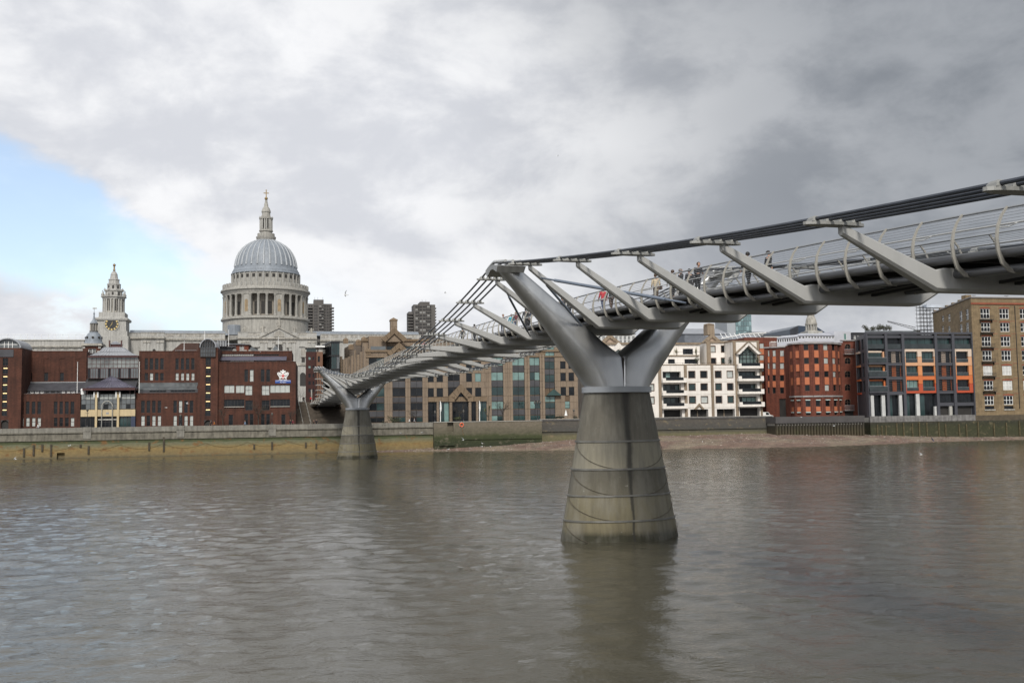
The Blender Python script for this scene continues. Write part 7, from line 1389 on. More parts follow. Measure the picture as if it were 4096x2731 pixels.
wp = [fr.pix(*px(ZR, x, y), 0) for x, y in ((530, 345), (530, 292), (645, 240), (900, 262), (1005, 332), (1005, 345))]; m = MB(WG); m.prism([(wp[0][0], GZ)]+wp[1:5]+[(wp[5][0], GZ)], 0, 30, 't'); o = m.build('glass_hull', M('navy_glass', (.03, .045, .07), .2, var=.2, scale=.1), WG); fix_normals(o.data)
for i in range(8): x = 540+14*i; p0, p1 = fr.pix(*px(ZR, x, 345), 0), fr.pix(*px(ZR, x, 290-(x-530)*.42), 0); m = MB(WG); m.box(p0[0]-.15, p0[0]+.15, -.3, -.01, GZ+20, p1[1]); m.build('fin', SLATE, WG)
def roofblock(label, zm, x0, x1, yt, dist, mat, win=None, slope=0, deg=11, dep=24):
    fr = far_frame(zm, (x0+x1)/2, yt, dist, deg); T_ = Thing('office_block', label, 'building', fr, 0, 0, GZ); a0, a1 = fr.pix(*px(zm, x0, yt), 0)[0], fr.pix(*px(zm, x1, yt), 0)[0]; z = fr.pix(*px(zm, (x0+x1)/2, yt), 0)[1]
    f_ = Fac(T_, (a0, 0), (a1, 0))
    if win:
        n, h = win
        for i in range(n): a = f_.L*(i+.2)/n; f_.win((a, a+f_.L/n*.6, z-h-1, z-1), .2, WHITE, GLASS, 2, 2, .12)
    f_.build(mat, GZ, z); m = MB(T_); m.prism([(a0, GZ), (a1, GZ), (a1, z-.02), (a0, z-.02)], .31, dep, 't'); m.build('core', mat, T_)
    m = MB(T_); m.add([f_.at(-.5, .5, z+.003), f_.at(f_.L+.5, .5, z+.003), f_.at(f_.L+.5, -dep*.5, z+.3+slope), f_.at(-.5, -dep*.5, z+.3+slope), f_.at(-.5, -dep, z+.003), f_.at(f_.L+.5, -dep, z+.003)], [(0, 1, 2, 3), (3, 2, 5, 4), (0, 3, 4), (1, 5, 2)]); m.build('roof', LEADR, T_)
    return T_, f_, z
roofblock('long low block with a grey metal roof behind the tan chimney', ZQ, 1240, 1830, 470, 420, M('blue_grey_roof', (.13, .14, .16), .5), None, 3)
roofblock('pale flat roofed block at the foot of the teal tower', ZR, 0, 300, 328, 560, M('pale_render', (.26, .26, .26), .7), (9, 2.2))
roofblock('low white plant topped block between the red brick wall and church cupola', ZR, 190, 560, 372, 380, M('off_white_panel', (.48, .48, .47), .6), (12, 1.6))
roofblock('white windowed block seen through the fork of the near pier', ZQ, -30, 560, 462, 400, M('off_white_panel', (.48, .48, .47), .6), (10, 3.0), 1)
roofblock('dark roofed block between the red brick and the grey flats', ZI, 246, 400, 398, 330, SLATE, (5, 1.6))
TR_, f_, z = roofblock('white truss roofed hall behind the gabled white flats', ZQ, 1700, 2360, 545, 360, M('off_white_panel', (.48, .48, .47), .6), None, 2.2)
for i in range(9): m = MB(TR_); a = f_.L*(.1+.8*i/8); m.tube([f_.at(a, .6, z+.3), f_.at(a+1.2, -5, z+2.6)], .15, 5); m.build('truss', WHITE, TR_)
m = MB(TR_); m.tube([f_.at(f_.L*.05, .7, z+.2), f_.at(f_.L*.5, .7, z+1.9), f_.at(f_.L, .7, z+2.4)], .2, 6); m.build('truss_boom', WHITE, TR_)
# scaffold and crane
SF = Thing('scaffold', 'tall steel scaffold tower against the warehouse flank', 'scaffold', BANK, sx(ZI, 900, 300, 44), 44, GZ); SFM = M('scaffold_steel', (.035, .034, .033), .7)
xs_ = [sx(ZI, x, 300, 44) for x in (848, 875, 905, 935, 962)]; zs_ = [zx(ZI, 900, y, 44) for y in (405, 370, 335, 300, 265, 230, 195, 170)]
for a in xs_:
    for t in (44, 46.2): m = MB(SF); m.tube([(a, t, GZ), (a, t, zs_[-1]+random.uniform(0, 1))], .07, 5); m.build('standard', SFM, SF)
for z in zs_:
    for t in (44, 46.2): m = MB(SF); m.tube([(xs_[0]-.5, t, z), (xs_[-1]+.4, t, z)], .06, 5); m.build('ledger', SFM, SF)
    m = MB(SF); m.box(xs_[0], xs_[-1], 44.1, 46.1, z-.2, z-.15); m.build('boards', TIMBER, SF)
for (z0, z1), k in zip(zip(zs_, zs_[1:]), range(9)): m = MB(SF); q = k % 4; m.tube([(xs_[q], 43.9, z0), (xs_[q+1], 43.9, z1)], .05, 4); m.build('brace', SFM, SF)
m = MB(SF); m.box(sx(ZI, 890, 170, 43), sx(ZI, 1060, 170, 43), 42.5, 45, zx(ZI, 975, 178, 43), zx(ZI, 975, 152, 43)); m.build('sheeting', M('white_sheet', (.42, .46, .52), .6, var=.2, scale=.5), SF)
fr = far_frame(ZI, 680, 340, 620, 0); CN = Thing('crane', 'distant lattice crane jib slanting down above the flats', 'crane', fr, 0, 0, GZ); p, q = fr.pix(*px(ZI, 552, 302), 0), fr.pix(*px(ZI, 800, 374), 0)
for d in (0, 1.6): m = MB(CN); m.tube([(p[0], 0, p[1]+d*.3), (q[0], 0, q[1]+d)], .16, 5); m.build('chord', SFM, CN)
for i in range(18): f0, f1 = i/18, (i+1)/18; L_ = lambda f, d: (p[0]+(q[0]-p[0])*f, 0, p[1]+(q[1]-p[1])*f+d*(.3+.7*f)); m = MB(CN); m.tube([L_(f0, 0 if i % 2 else 1.6), L_(f1, 1.6 if i % 2 else 0)], .08, 4); m.build('lacing', SFM, CN)
m = MB(CN); m.box(q[0]-1, q[0]+2.5, -1, 1, GZ, q[1]-.1); m.build('mast', SFM, CN)
# ================================================================ plants
LEAFM = {}
def leafmat(name, col): return M(name, col, .7, var=.45, scale=1.2)
def leaf_cloud(mb, c, rad, n, size):
    for k in range(n):
        d = Vector(rng.normal(size=3)); d.normalize(); r_ = .35+.65*rng.random()**.5; p = Vector(c)+Vector((d.x*rad[0], d.y*rad[1], d.z*rad[2]))*r_*(1+.18*math.sin(7*d.x+3*d.z+c[0]))
        a = Vector(rng.normal(size=3)).normalized(); b = a.cross(d if abs(a.dot(d)) < .9 else Vector((0, 0, 1))).normalized(); s_ = size*(.6+.8*rng.random())
        mb.add([p-a*s_, p+b*s_*.5, p+a*s_, p-b*s_*.5], [(0, 1, 2, 3)])
def shrub(label, zm, x, y, w, h, t, col, name='shrub', n=260, stem=.5):
    c, z = BANK.pix(*px(zm, x, y), t); k = zm[2]*(BANK.w(c, t).y)/FPX; w_, h_ = w*k/2, h*k/2; T_ = Thing(name, label, 'shrub' if name == 'shrub' else 'tree', BANK, c, t, z-h_-stem)
    m = MB(T_); m.tube([(c, t, z-h_-stem), (c+.05, t, z-h_*.3), (c, t, z)], .09, 6, .04)
    for q in range(4): m.tube([(c, t, z-h_*.5), (c+w_*.5*math.cos(q*1.6), t+w_*.4*math.sin(q*1.6), z+h_*.1)], .04, 4, .02)
    m.build('stem', TIMBER, T_); m = MB(T_)
    for q in range(4): leaf_cloud(m, (c+rng.normal()*w_*.33, t+rng.normal()*w_*.25, z+rng.normal()*h_*.25), (w_*.62, w_*.6, h_*.62), n//4, max(.1, w_*.11))
    m.build('foliage', leafmat('leaf_'+str(col), col), T_); return T_
shrub('dark bush overhanging the granite parapet beside the far pier', ZO, 105, 985, 130, 90, 1.2, (.030, .030, .014)); shrub('rounded grey green bush behind the parapet next to the dark bush', ZO, 225, 935, 150, 120, 3.5, (.045, .055, .025))
shrub('low round bush before the office entrance columns', ZO, 985, 925, 105, 60, 5, (.05, .06, .02)); shrub('low dark hedge shrub by the closed parasol', ZO, 2180, 905, 170, 36, 4, (.022, .028, .016)); shrub('straggly dark bush beside the near pier on the wall top', ZO, 2350, 905, 90, 110, 3.5, (.028, .03, .015))
shrub('small terrace shrub beside the white penthouse wall', ZH, 420, 635, 60, 90, 7.5, (.03, .04, .015)); shrub('bushy dark shrub on the white flats roof terrace', ZH, 712, 640, 80, 80, 7.5, (.025, .033, .015)); shrub('yellowish shrub on the upper terrace of the white flats', ZH, 408, 560, 34, 80, 10, (.13, .12, .03)); shrub('autumn coloured shrub at the terrace end by the near pier arm', ZH, 232, 560, 40, 90, 10, (.14, .12, .03)); shrub('shrub growing on the gabled bay balcony', ZH, 948, 640, 40, 70, 5.6, (.04, .045, .02))
for i, (x, w) in enumerate(((365, 60), (425, 56), (470, 50), (515, 58), (568, 56))):
    shrub(['roof garden tree at the red brick end of the row on the grey flats', 'second roof garden tree in the row, counted from its red brick end', 'middle roof garden tree of the row of five on the grey flats', 'second roof garden tree in the row, counted from its crane end', 'roof garden tree at the crane end of the row on the grey flats'][i], ZI, x, 360-i*1.5, w*1.25, 66, 9, (.05, .05, .028), 'roof_tree', 520, .9)
def palm(label, zm, x, y0, y1, t):
    c, z0 = BANK.pix(*px(zm, x, y1), t); z1 = zx(zm, x, y0, t); T_ = Thing('palm_tree', label, 'tree', BANK, c, t, GZ); m = MB(T_); m.tube([(c, t, GZ), (c+.1, t, (GZ+z1)/2), (c+.25, t, z1-1)], .14, 7, .1); m.tube([(c+.05, t, GZ+1.6), (c-.7, t, GZ+2.6), (c-.9, t, GZ+3.3)], .1, 6, .07); m.build('trunk', TIMBER, T_); m = MB(T_)
    for cx_, cz1 in ((c+.25, z1-1), (c-.9, GZ+3.4)):
        for k in range(26):
            a, e = rng.random()*6.28, rng.random()*1.6-.5; L_ = .7+.5*rng.random(); p = Vector((cx_, t, cz1)); d = Vector((math.cos(a)*math.cos(e), math.sin(a)*math.cos(e), math.sin(e))); s_ = d.cross(Vector((0, 0, 1)))*.05; m.add([p-s_, p+d*L_*.6-s_+Vector((0, 0, .06)), p+d*L_-Vector((0, 0, .12)), p+d*L_*.6+s_+Vector((0, 0, .06)), p+s_], [(0, 1, 2, 3, 4)])
    m.build('crown', leafmat('palm_leaf', (.07, .075, .025)), T_)
palm('spiky cabbage palm by the offices, beside a white flagpole', ZO, 1335, 745, 940, 6)
def bare_tree(label, zm, x, y0, t, spread=1., n=5, seed=1):
    rs = np.random.default_rng(seed); c = sx(zm, x, y0, t); z1 = zx(zm, x, y0, t); H = z1-GZ; T_ = Thing('bare_tree', label, 'tree', BANK, c, t, GZ, 'leafless riverside trees'); tr = MB(T_); br = MB(T_)
    tr.tube([(c, t, GZ), (c+.05, t, GZ+H*.2), (c, t, GZ+H*.42)], .13*H/6, 7, .09*H/6)
    def grow(p, d, L_, r_, lv):
        q = p+d*L_; mid = p+d*L_*.5+Vector(rs.normal(size=3))*L_*.06; br.tube([p, mid, q], r_, 4, r_*.6)
        if lv == 0: return
        for k in range(3 if lv > 1 else 3):
            nd = (d+Vector(rs.normal(size=3))*.55*spread+Vector((0, 0, .16))).normalized(); grow(p+d*L_*(.45+.55*rs.random()), nd, L_*(.6+.2*rs.random()), r_*.58, lv-1)
    for k in range(n): a = 6.28*k/n+rs.random(); grow(Vector((c, t, GZ+H*(.3+.12*rs.random()))), Vector((math.cos(a)*.7*spread, math.sin(a)*.7*spread, 1.)).normalized(), H*.27, .05*H/6, 3)
    tr.build('trunk', M('bark', (.045, .038, .03), .9, var=.2), T_); br.build('branches', MATS['bark'], T_)
bare_tree('bare tree before the dark ribbon windows of the school', ZB, 1030, 925, 5, 1.1, 6, 3); bare_tree('small bare tree by the brick corner next to the stair tower', ZB, 692, 1000, 5, .8, 5, 4); bare_tree('slim bare tree under the coat of arms', ZB, 1345, 1010, 5, .7, 5, 5)
bare_tree('bare tree in front of the office entrance gable', ZO, 990, 725, 6, 1, 5, 6); bare_tree('bare tree by the dark glass bay between office entrance and far pier', ZO, 455, 770, 6, 1.1, 5, 7); bare_tree('bare tree beside the tan pier east of the entrance', ZO, 1500, 690, 6, .8, 6, 8); bare_tree('bare tree on the upper terrace before the cathedral wall', ZN, 92, 1010, 58, 1, 5, 9)
# ================================================================ lamps, poles, parasol
def lamp(label, zm, x, y0, t, triple=False):
    c, z1 = sx(zm, x, y0, t), zx(zm, x, y0, t); T_ = Thing('street_lamp', label, 'lamp', BANK, c, t, GZ, 'promenade lamps'); H = z1-GZ
    m = MB(T_); m.lathe([(.32, GZ), (.3, GZ+.4), (.2, GZ+.6), (.22, GZ+.9), (.12, GZ+1.1)], (c, t), 10); m.build('base', BLACK, T_, True); m = MB(T_); m.lathe([(.1, GZ+1.101), (.07, GZ+H*.55), (.11, GZ+H*.57), (.06, GZ+H*.6), (.05, z1-.75)], (c, t), 8); m.build('post', BLACK, T_, True)
    def lan(a, z): 
        m = MB(T_); m.lathe([(.1, z), (.2, z+.1), (.27, z+.5), (.1, z+.68), (.03, z+.85)], (a, t), 8); m.build('lantern', M('lantern_glass', (.10, .095, .085), .2), T_, True)
    lan(c, z1-.75)
    if triple:
        for d in (-.7, .7): m = MB(T_); m.tube([(c, t, z1-1.3), (c+d*.6, t, z1-1.25), (c+d, t, z1-.85)], .05, 6); m.build('arm', BLACK, T_); lan(c+d, z1-.85)
    else: m = MB(T_); m.box(c-.4, c+.4, t-.03, t+.03, z1-1.1, z1-1.03); m.build('ladder_bar', BLACK, T_)
lamp('black promenade lamp before the cream entrance band of the school', ZA, 831, 1030, 3); lamp('black promenade lamp before the school wing with blinds', ZB, 290, 1085, 3); lamp('black promenade lamp under the coat of arms', ZB, 1160, 1070, 3); lamp('black lamp between the office entrance columns', ZO, 1040, 820, 4); lamp('black lamp between the office entrance flagpole and the dark glass bays', ZO, 705, 830, 4); lamp('tall three headed black lamp before the teal windowed bay', ZO, 1910, 712, 2.5, True); lamp('black lamp beside the closed parasol', ZO, 2338, 810, 4)
for x, y0, lb in ((768, 715, 'white flagpole with furled flag west of the office entrance gable'), (1228, 712, 'white flagpole with furled flag east of the office entrance gable')):
    c, t = sx(ZO, x, y0, 4), 4; z1 = zx(ZO, x, y0, 4); P_ = Thing('flagpole', lb, 'flagpole', BANK, c, t, GZ, 'office flagpoles'); m = MB(P_); m.lathe([(.12, GZ), (.07, z1)], (c, t), 8); m.build('pole', WHITE, P_, True); m = MB(P_); m.loft([[(c+.08+w_*math.cos(q), t+.06*math.sin(q), z) for q in [2*math.pi*i/8 for i in range(8)]] for w_, z in ((.05, z1-.2), (.16, z1-.8), (.22, z1-1.8), (.12, z1-2.6))]); m.build('furled_flag', WHITE, P_)
c, t = sx(ZO, 2245, 850, 4.5), 4.5; z0, z1 = zx(ZO, 2245, 885, t), zx(ZO, 2245, 820, t); P_ = Thing('parasol', 'closed white parasol standing on the office terrace', 'parasol', BANK, c, t, GZ); m = MB(P_); m.lathe([(.04, GZ), (.04, z0)], (c, t), 6); m.build('pole', GREY_M, P_); m = MB(P_); m.lathe([(.42, z0-.05), (.38, z0+.1), (.22, z0+.8), (.1, z1-.25), (.02, z1)], (c, t), 10); m.build('canopy', WHITE, P_, True)
# white van beside the white flats
c, t = sx(ZR, 190, 1400, 15), 15; V_ = Thing('parked_van', 'white van parked between the white flats and the red brick block', 'van', BANK, c, t, GZ); m = MB(V_); m.prism([(c-2.2, GZ+.35), (c+2.2, GZ+.35), (c+2.2, GZ+1.0), (c+1.4, GZ+1.15), (c+.8, GZ+1.95), (c-2.1, GZ+2.0), (c-2.2, GZ+1.6)], t-.9, t+.9, 't'); o = m.build('body', WHITE, V_); fix_normals(o.data)
m = MB(V_); m.prism([(c+.05, GZ+1.2), (c+1.2, GZ+1.2), (c+.72, GZ+1.85), (c+.05, GZ+1.85)], t-.93, t-.905, 't'); m.build('side_window', GLASS, V_)
for d in (-1.4, 1.4):
    for e in (-.85, .85): m = MB(V_); m.prism([(c+d+.35*math.cos(2*math.pi*i/14), GZ+.35+.35*math.sin(2*math.pi*i/14)) for i in range(14)], t+e-.12, t+e+.12, 't'); m.build('wheel', BLACK, V_)
# ================================================================ people
SKIN = M('skin', (.42, .25, .18), .6, var=.05)
def skin_obj(name, verts, edges, mat, parent):
    """one continuous surface grown round a skeleton: verts (x,y,z,rx,ry)"""
    me = bpy.data.meshes.new(name); me.from_pydata([v[:3] for v in verts], edges, []); me.materials.append(mat); o = link(name, me, parent)
    md = o.modifiers.new('skin', 'SKIN'); md.use_smooth_shade = True
    sv = me.skin_vertices[0].data
    for i, v in enumerate(verts): sv[i].radius = (v[3], v[4] if len(v) > 4 else v[3]); sv[i].use_root = i == 0
    s2 = o.modifiers.new('smooth', 'SUBSURF'); s2.levels = 1; s2.render_levels = 1; return o
PEOPLE = []
def person(label, loc, yaw, coat, legs, hair, h=1.74, pose='walk', long=False, bag=None, group=None):
    """loc: world point under the feet; yaw: 0 faces +Y (away from the camera)"""
    e = bpy.data.objects.new('person', None); COL.objects.link(e); e.location = loc; e.rotation_euler = (0, 0, yaw); k = h/1.78; e.scale = (k, k, k); tag(e, label, 'person', group)
    st = {'walk': .30, 'stand': .04, 'lean': .06, 'crouch': .0}[pose]; ln = .16 if pose == 'lean' else .03
    if pose == 'crouch': P = lambda x, y, z: (x, y+max(0, z-.35)*.35, z*.62 if z > .5 else z)
    else: P = lambda x, y, z: (x, y+ln*max(0, z-.95)*1.6, z)
    V, E = [], []
    def ch(pts, fr_=None):
        for p in pts:
            V.append((*P(*p[:3]), *p[3:])); 
            if fr_ is not None: E.append((fr_, len(V)-1))
            fr_ = len(V)-1
        return fr_
    pel = ch([(0, 0, .97, .15, .11)]); ch([(0, 0, 1.15, .14, .10)], pel); chest = ch([(0, 0, 1.36, .17, .11)], len(V)-1); nk = ch([(0, 0, 1.50, .06), (0, .015, 1.56, .052)], chest); hd = ch([(0, .03, 1.63, .078, .088), (0, .025, 1.71, .082, .10), (0, .01, 1.775, .05)], nk)
    ch([(0, .125, 1.655, .014)], nk+1)                                            # nose
    for s_ in (-1, 1):
        f_ = s_*st; ch([(s_*.095, 0, .9, .10), (s_*.10, f_*.35+.02, .50, .066), (s_*.10, f_*.9-.03, .10, .045), (s_*.11, f_*.9+.12, .045, .04)], pel)
        g = -s_*st*.8
        if pose == 'lean': arm = [(s_*.19, 0, 1.44, .065), (s_*.25, .10, 1.17, .05), (s_*.16, .32, 1.12, .036), (s_*.13, .40, 1.12, .030)]
        else: arm = [(s_*.19, 0, 1.44, .065), (s_*.255, g*.3-.03, 1.15, .05), (s_*.25, g*.9+.08, .92, .035), (s_*.25, g*.95+.10, .85, .032)]
        w = ch(arm, chest)
        if pose == 'lean': fd, sd = Vector((-s_*.25, .95, -.1)), Vector((1, .2, 0))
        else: fd, sd = Vector((0, .25, -1)), Vector((0, 1, .25))
        pw = Vector(arm[-1][:3])
        for q, fl in ((-1.4, .075), (-.5, .09), (.4, .085), (1.3, .07)): b_ = pw+sd*q*.016; t1_ = b_+fd*fl*.55; t2_ = b_+fd*fl+Vector((-s_*.012, 0, 0)); ch([(*t1_, .0085), (*t2_, .007)], w)
        tb = pw+sd*.03+Vector((-s_*.03, .01, .03)); ch([(*tb, .0095), (*(tb+fd*.045), .008)], w-1)
    skin_obj('body', V, E, SKIN, e)
    V2, E2 = [], []
    V, E = V2, E2
    def ch2(pts, fr_=None):
        for p in pts:
            V2.append((*P(*p[:3]), *p[3:]))
            if fr_ is not None: E2.append((fr_, len(V2)-1))
            fr_ = len(V2)-1
        return fr_
    hem = .62 if long else .86
    c1_ = ch2([(0, 0, 1.0, .185, .145)]); ch2([(0, 0, hem, .205 if long else .18, .16)], c1_); c2_ = ch2([(0, 0, 1.2, .175, .135), (0, 0, 1.38, .195, .14), ], c1_); ch2([(0, 0, 1.50, .085)], c2_)
    for s_ in (-1, 1):
        g = -s_*st*.8
        if pose == 'lean': ch2([(s_*.195, 0, 1.44, .085), (s_*.255, .10, 1.17, .066), (s_*.165, .30, 1.12, .05)], c2_)
        else: ch2([(s_*.195, 0, 1.44, .085), (s_*.26, g*.3-.03, 1.15, .066), (s_*.255, g*.85+.07, .945, .05)], c2_)
    skin_obj('coat', V2, E2, coat, e)
    V3, E3 = [], []
    def ch3(pts, fr_=None):
        for p in pts:
            V3.append((*P(*p[:3]), *p[3:]))
            if fr_ is not None: E3.append((fr_, len(V3)-1))
            fr_ = len(V3)-1
        return fr_
    r0 = ch3([(0, 0, .97, .165, .125)])
    for s_ in (-1, 1): f_ = s_*st; ch3([(s_*.097, 0, .88, .112), (s_*.10, f_*.35+.02, .50, .08), (s_*.10, f_*.9-.03, .13, .06)], r0)
    skin_obj('trousers', V3, E3, legs, e)
    m = MB(); hp = P(0, -.005, 1.70); N_ = 10; prof = [(.118*math.cos(q), .12*math.sin(q)) for q in [-.5+2.07*i/7 for i in range(8)]]
    vs_ = [(hp[0]+r_*math.cos(2*math.pi*j/N_), hp[1]-.012+r_*1.08*math.sin(2*math.pi*j/N_)*(1. if math.sin(2*math.pi*j/N_) < .3 or z_ > .06 else .55), hp[2]+z_) for r_, z_ in prof for j in range(N_)]
    m.add(vs_, [(a*N_+j, a*N_+(j+1) % N_, (a+1)*N_+(j+1) % N_, (a+1)*N_+j) for a in range(7) for j in range(N_)]); m.build('hair', hair, e, True)
    for s_ in (-1, 1): m = MB(); p = P(s_*.033, .113, 1.70); m.lathe([(.004, p[2]-.008), (.012, p[2]), (.004, p[2]+.008)], (p[0], p[1]), 6); m.build('eye', BLACK, e)
    if bag: m = MB(); m.box(.26, .38, -.16, .16, .78, 1.05); m.tube([(.3, -.1, 1.05), (.28, 0, 1.42), (.3, .1, 1.05)], .012, 4); m.build('bag', bag, e)
    PEOPLE.append(e); return e
def cloth(n, c): return M('cloth_'+n, c, .9, var=.15, scale=4)
BK, NV, CRM, GRY, RD, CY, MAR, BR_, DNM = cloth('black', (.012, .012, .014)), cloth('navy', (.02, .025, .05)), cloth('cream', (.50, .42, .29)), cloth('grey', (.30, .30, .31)), cloth('red', (.45, .02, .03)), cloth('cyan', (.05, .36, .45)), cloth('maroon', (.13, .02, .03)), cloth('brown', (.07, .045, .035)), cloth('denim', (.05, .07, .13))
HB, HD, HG = M('hair_black', (.012, .01, .008), .6), M('hair_brown', (.06, .035, .02), .6), M('hair_grey', (.16, .14, .13), .6)
def on_bridge(label, X, Y, w, face, *a, **k):
    """face: 1 walks north, -1 south, 'w'/'e' turned to the side"""
    u = BR.on(X, Y, (w, 0), (w, 1))[0]; yaw = {1: 0, -1: math.pi, 'w': math.pi/2, 'e': -math.pi/2}[face]
    return person(label, BR.w(w, u, dk(u)), BR.a+yaw, *a, group='people crossing the footbridge', **k)
on_bridge('person with cropped grey hair in a long black coat on the bridge', 2721, 1085, -1.0, 'e', BK, BK, HG, long=True, pose='stand'); on_bridge('person in a black jacket with white shirt collar beside the cropped hair walker', 2758, 1092, -.5, 1, BK, BK, HB, pose='stand'); on_bridge('person in dark coat facing the river with hands together', 2790, 1118, -1.75, -1, BK, BK, HD, pose='lean', h=1.68)
on_bridge('person in a long cream coat with a brown bag on the bridge', 2623, 1125, -1.6, 1, CRM, BR_, HD, long=True, bag=BR_, pose='stand', h=1.66); on_bridge('person in a pale grey top and black trousers on the bridge', 2692, 1150, -1.55, 1, GRY, BK, HD, h=1.65)
on_bridge('person in dark coat striding along the bridge behind a slanting arm', 2993, 1085, -1.3, 1, BK, BK, HB, long=True); on_bridge('person in black coat standing at the far rail, head above the top rail', 3072, 1032, -.6, 'e', BK, BK, HB, pose='stand')
on_bridge('person in a bright red jacket on the bridge above the near pier', 2412, 1165, -1.5, 1, RD, DNM, HB, h=1.66); on_bridge('person in black jacket and brown trousers beside the red jacket', 2444, 1170, -1.4, 1, BK, BR_, HB, long=False)
on_bridge('person in dark coat glimpsed between the pier bracket and a steel arm', 2249, 1200, -1.5, -1, BK, BK, HD); on_bridge('person in black coat walking just behind the pier bracket', 2276, 1228, -1.6, 1, BK, BK, HB, bag=BK)
on_bridge('person in a cyan jacket on the bridge beyond the near pier', 2046, 1285, -1.3, -1, CY, BK, HD, h=1.64); on_bridge('person in a maroon top beside the cyan jacket', 2064, 1297, -1.5, -1, MAR, DNM, HD, h=1.66); on_bridge('person in grey hooded coat facing the river beyond the pier', 2011, 1312, -1.7, -1, GRY, NV, HG, pose='lean'); on_bridge('person in black coat under the dark strut of the bridge', 2104, 1285, -1.4, 1, BK, BK, HB); on_bridge('person in navy coat close behind the black coat near the strut', 2114, 1280, -.9, 1, NV, BK, HD)
on_bridge('tall person in black coat on the bridge before the lamp finial', 1850, 1322, -1.2, 1, BK, BK, HB, h=1.85); on_bridge('person in dark jacket ahead of the tall walker', 1898, 1345, -1.4, 1, NV, BK, HB); on_bridge('person in red top far along the bridge', 1696, 1388, -1.5, -1, RD, BK, HD)
def on_bank(label, zm, x, y, t, yaw, *a, z=None, **k):
    c = sx(zm, x, y, t); return person(label, BANK.w(c, t, GZ if z is None else z), BANK.a+yaw, *a, group='people on the north bank', **k)
on_bank('person in white shirt on the promenade before the school windows', ZA, 364, 1190, 3, math.pi/2, WHITE, DNM, HD); on_bank('person in brown coat by the arched door of the stair tower', ZB, 572, 1180, 4, -math.pi/2, BR_, BK, HB); on_bank('person in orange top by the arched door of the stair tower', ZB, 612, 1182, 3.5, math.pi/2, cloth('orange', (.40, .14, .03)), NV, HB); on_bank('person in pale blue top under the dark ribbon window', ZB, 905, 1170, 3, math.pi/2, cloth('pale_blue', (.22, .30, .42)), DNM, HD)
on_bank('person in black coat at the school corner by the steps', ZB, 1335, 1165, 3, math.pi, BK, BK, HD); on_bank('person in dark red coat beside the black coat at the school corner', ZB, 1357, 1165, 3.4, math.pi, MAR, BK, HD); on_bank('person in brown jacket at the foot of the steps', ZN, 255, 1430, 12, 0, BR_, BK, HD); on_bank('person in dark coat at the foot of the steps', ZN, 291, 1450, 10, math.pi, BK, BK, HB)
on_bank('person in black suit at the top of the steps', ZN, 114, 1150, 47, math.pi, BK, BK, HB, z=zst); on_bank('person in dark coat at the steps top by the brick corner', ZN, 28, 1140, 47, math.pi/2, NV, BK, HB, z=zst); on_bank('person in red top at the top of the steps by the dark block', ZN, 215, 1160, 50, math.pi, RD, BK, HB, z=zst)
on_bank('person in white top walking before the office glass', ZO, 405, 935, 3, math.pi/2, WHITE, BK, HD); on_bank('person in grey top before the office glass', ZO, 463, 945, 3, -math.pi/2, GRY, BK, HD)
_p = Vector((0, 0, CAMH))+_ray(3735, 1768)*((1.0-CAMH)/_ray(3735, 1768).z); person('person in navy jacket crouching on the foreshore shingle', (_p.x, _p.y, .95), 1.2, NV, DNM, HB, pose='crouch')
# ================================================================ gulls
GW, GG = M('gull_white', (.72, .72, .70), .8, var=.05), M('gull_grey', (.33, .34, .36), .8, var=.1); GBK = M('gull_black', (.03, .03, .03), .7)
def gull(label, P_, yaw, flying=True, dih=.6, bank=0., s_=1.):
    e = bpy.data.objects.new('seagull', None); COL.objects.link(e); e.location = P_; e.rotation_euler = (0, bank, yaw); e.scale = (s_, s_, s_); tag(e, label, 'gull', 'gulls over the river' if flying else 'gulls on the shore')
    z = 0 if flying else .2; m = MB(); n = 10; prof = [(-.24, .015), (-.17, .05), (-.06, .075), (.05, .08), (.13, .062), (.17, .045), (.21, .05), (.245, .04), (.265, .015)]
    m.loft([[(r_*math.cos(2*math.pi*j/n), y, z+(.03 if y > .15 else 0)*(1 if flying else 3)+r_*.9*math.sin(2*math.pi*j/n)) for j in range(n)] for y, r_ in prof]); m.build('body', GW, e, True)
    m = MB(); hz = z+.03*(1 if flying else 3); m.lathe([(.001, 0), (.014, .045)], (0, 0), 6); bk = m.build('beak', M('gull_beak', (.45, .25, .04), .5), e); bk.location = (0, .31, hz); bk.rotation_euler = (R(90), 0, 0)
    m = MB(); m.add([(-.03, -.22, z), (.03, -.22, z), (.07, -.36, z+.005), (-.07, -.36, z+.005), (-.03, -.22, z+.012), (.03, -.22, z+.012), (.07, -.36, z+.012), (-.07, -.36, z+.012)], [(3, 2, 1, 0), (4, 5, 6, 7), (0, 1, 5, 4), (2, 3, 7, 6), (1, 2, 6, 5), (3, 0, 4, 7)]); m.build('tail', GW, e)
    for d in (-1, 1):
        m = MB(); st = [(.05, .09, .10, 0), (.22, .10, .085, dih*.18), (.40, .06, .07, dih*.30), (.56, -.04, .045, dih*.33), (.68, -.14, .01, dih*.34)] if flying else [(.075, .08, .10, .03), (.085, .0, .11, .02), (.07, -.15, .07, .0), (.03, -.3, .02, .0)]
        if flying: m.loft([[(d*x, y+c, z+.03+h), (d*x, y, z+.045+h), (d*x, y-c, z+.03+h), (d*x, y, z+.022+h)] for x, y, c, h in st])
        else: m.loft([[(d*x, y, z-c*.5), (d*(x+.018), y, z), (d*x, y, z+c*.6), (d*(x-.015), y, z)] for x, y, c, h in st])
        o = m.build('wing', GG, e); fix_normals(o.data)
        if not flying: m = MB(); m.tube([(d*.03, .01, z-.06), (d*.03, .02, -.0)], .007, 4); m.build('leg', GBK, e)
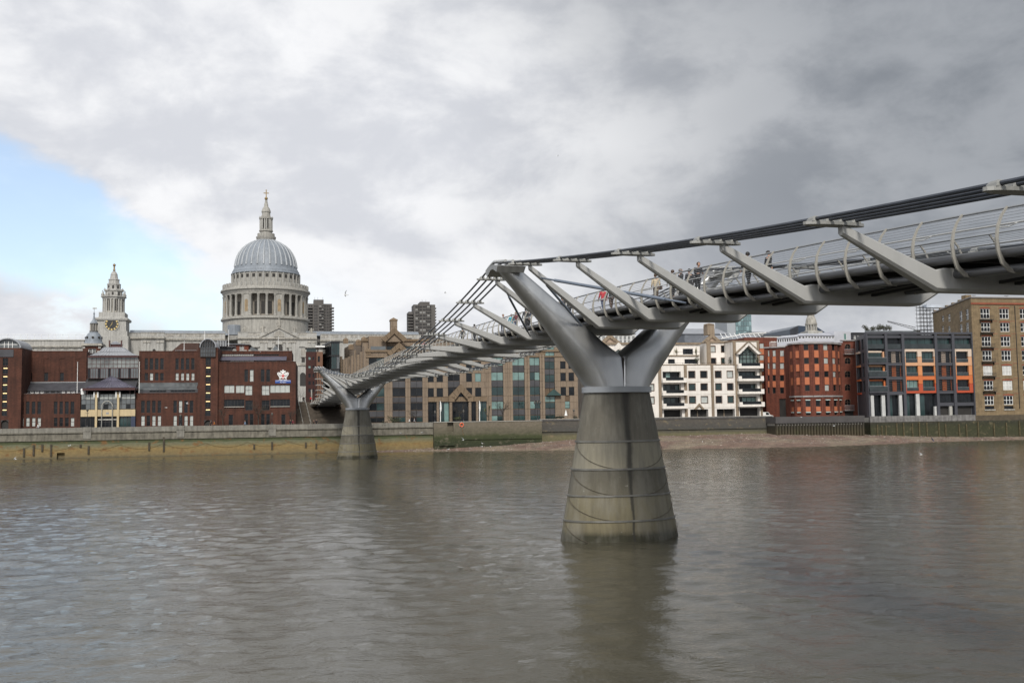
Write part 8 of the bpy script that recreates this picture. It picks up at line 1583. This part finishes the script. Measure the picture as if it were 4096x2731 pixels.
def at_depth(X, Y, D): ry = _ray(X, Y); return Vector((0, 0, CAMH))+ry*(D/ry.y)
for lb, X, Y, D, yw, dih, bk in (('large gull gliding with one wing raised beside the dome', 1384, 1180, 150, 1.9, 1.0, .75), ('pale gull gliding low between the tower block and the cable clamps', 1782, 1172, 230, 1.6, .5, .1), ('dark gull high in the grey cloud', 2230, 624, 300, -1.2, .7, .3), ('gull skimming the water at the foot of the ochre wall', 60, 1836, 190, 1.7, .8, -.2), ('gull gliding in front of the ochre wall', 278, 1782, 200, -1.5, .3, .1), ('two toned gull passing the school ground floor wing', 664, 1630, 205, 1.5, .4, .2), ('gull flying before the far bank sheet piles', 3336, 1703, 225, -1.3, .8, -.3), ('gull passing the plain quay parapet', 3204, 1668, 225, 1.4, .5, .2), ('gull skimming open water in front of the grey and orange flats', 3459, 1858, 165, 1.2, .9, -.4), ('gull landing on the shingle below the mossy wall', 1853, 1760, 222, -.8, 1.1, .3), ('gull flying low over the shingle between ladder and dark brick wall', 1929, 1773, 220, .9, .6, .5), ('gull flying across the school stair tower window strip', 748, 1614, 208, 1.6, .5, -.2), ('gull over the grey water below the yellow warehouse', 3685, 1818, 165, -1.4, .6, .1)): gull(lb, at_depth(X, Y, D), yw, True, dih, bk)
def ground_at(X, Y, z): ry = _ray(X, Y); return Vector((0, 0, CAMH))+ry*((z-CAMH)/ry.z)
for lb, X, Y, z in (('gull standing on the shingle by the ladder foot', 1793, 1800, .55), ('gull standing on the shingle below the mossy wall ledge', 1927, 1789, .9), ('gull standing at the shingle edge mid beach', 1963, 1790, .9), ('gull standing high on the shingle by the near pier', 2250, 1762, 1.7), ('gull resting on stones below the dark brick wall', 2810, 1770, 1.2)): gull(lb, ground_at(X, Y, z), random.uniform(-2, 2), False, s_=1.15)
for lb, zm, x, y in (('gull perched on the green ledge of the ochre wall', ZW, 478, 380), ('gull perched further along the green ledge by the far pier', ZW, 677, 376)):
    c = sx(zm, x, y, -.1); gull(lb, BANK.w(c, .1, 4.22), 1.5, False, s_=1.1)
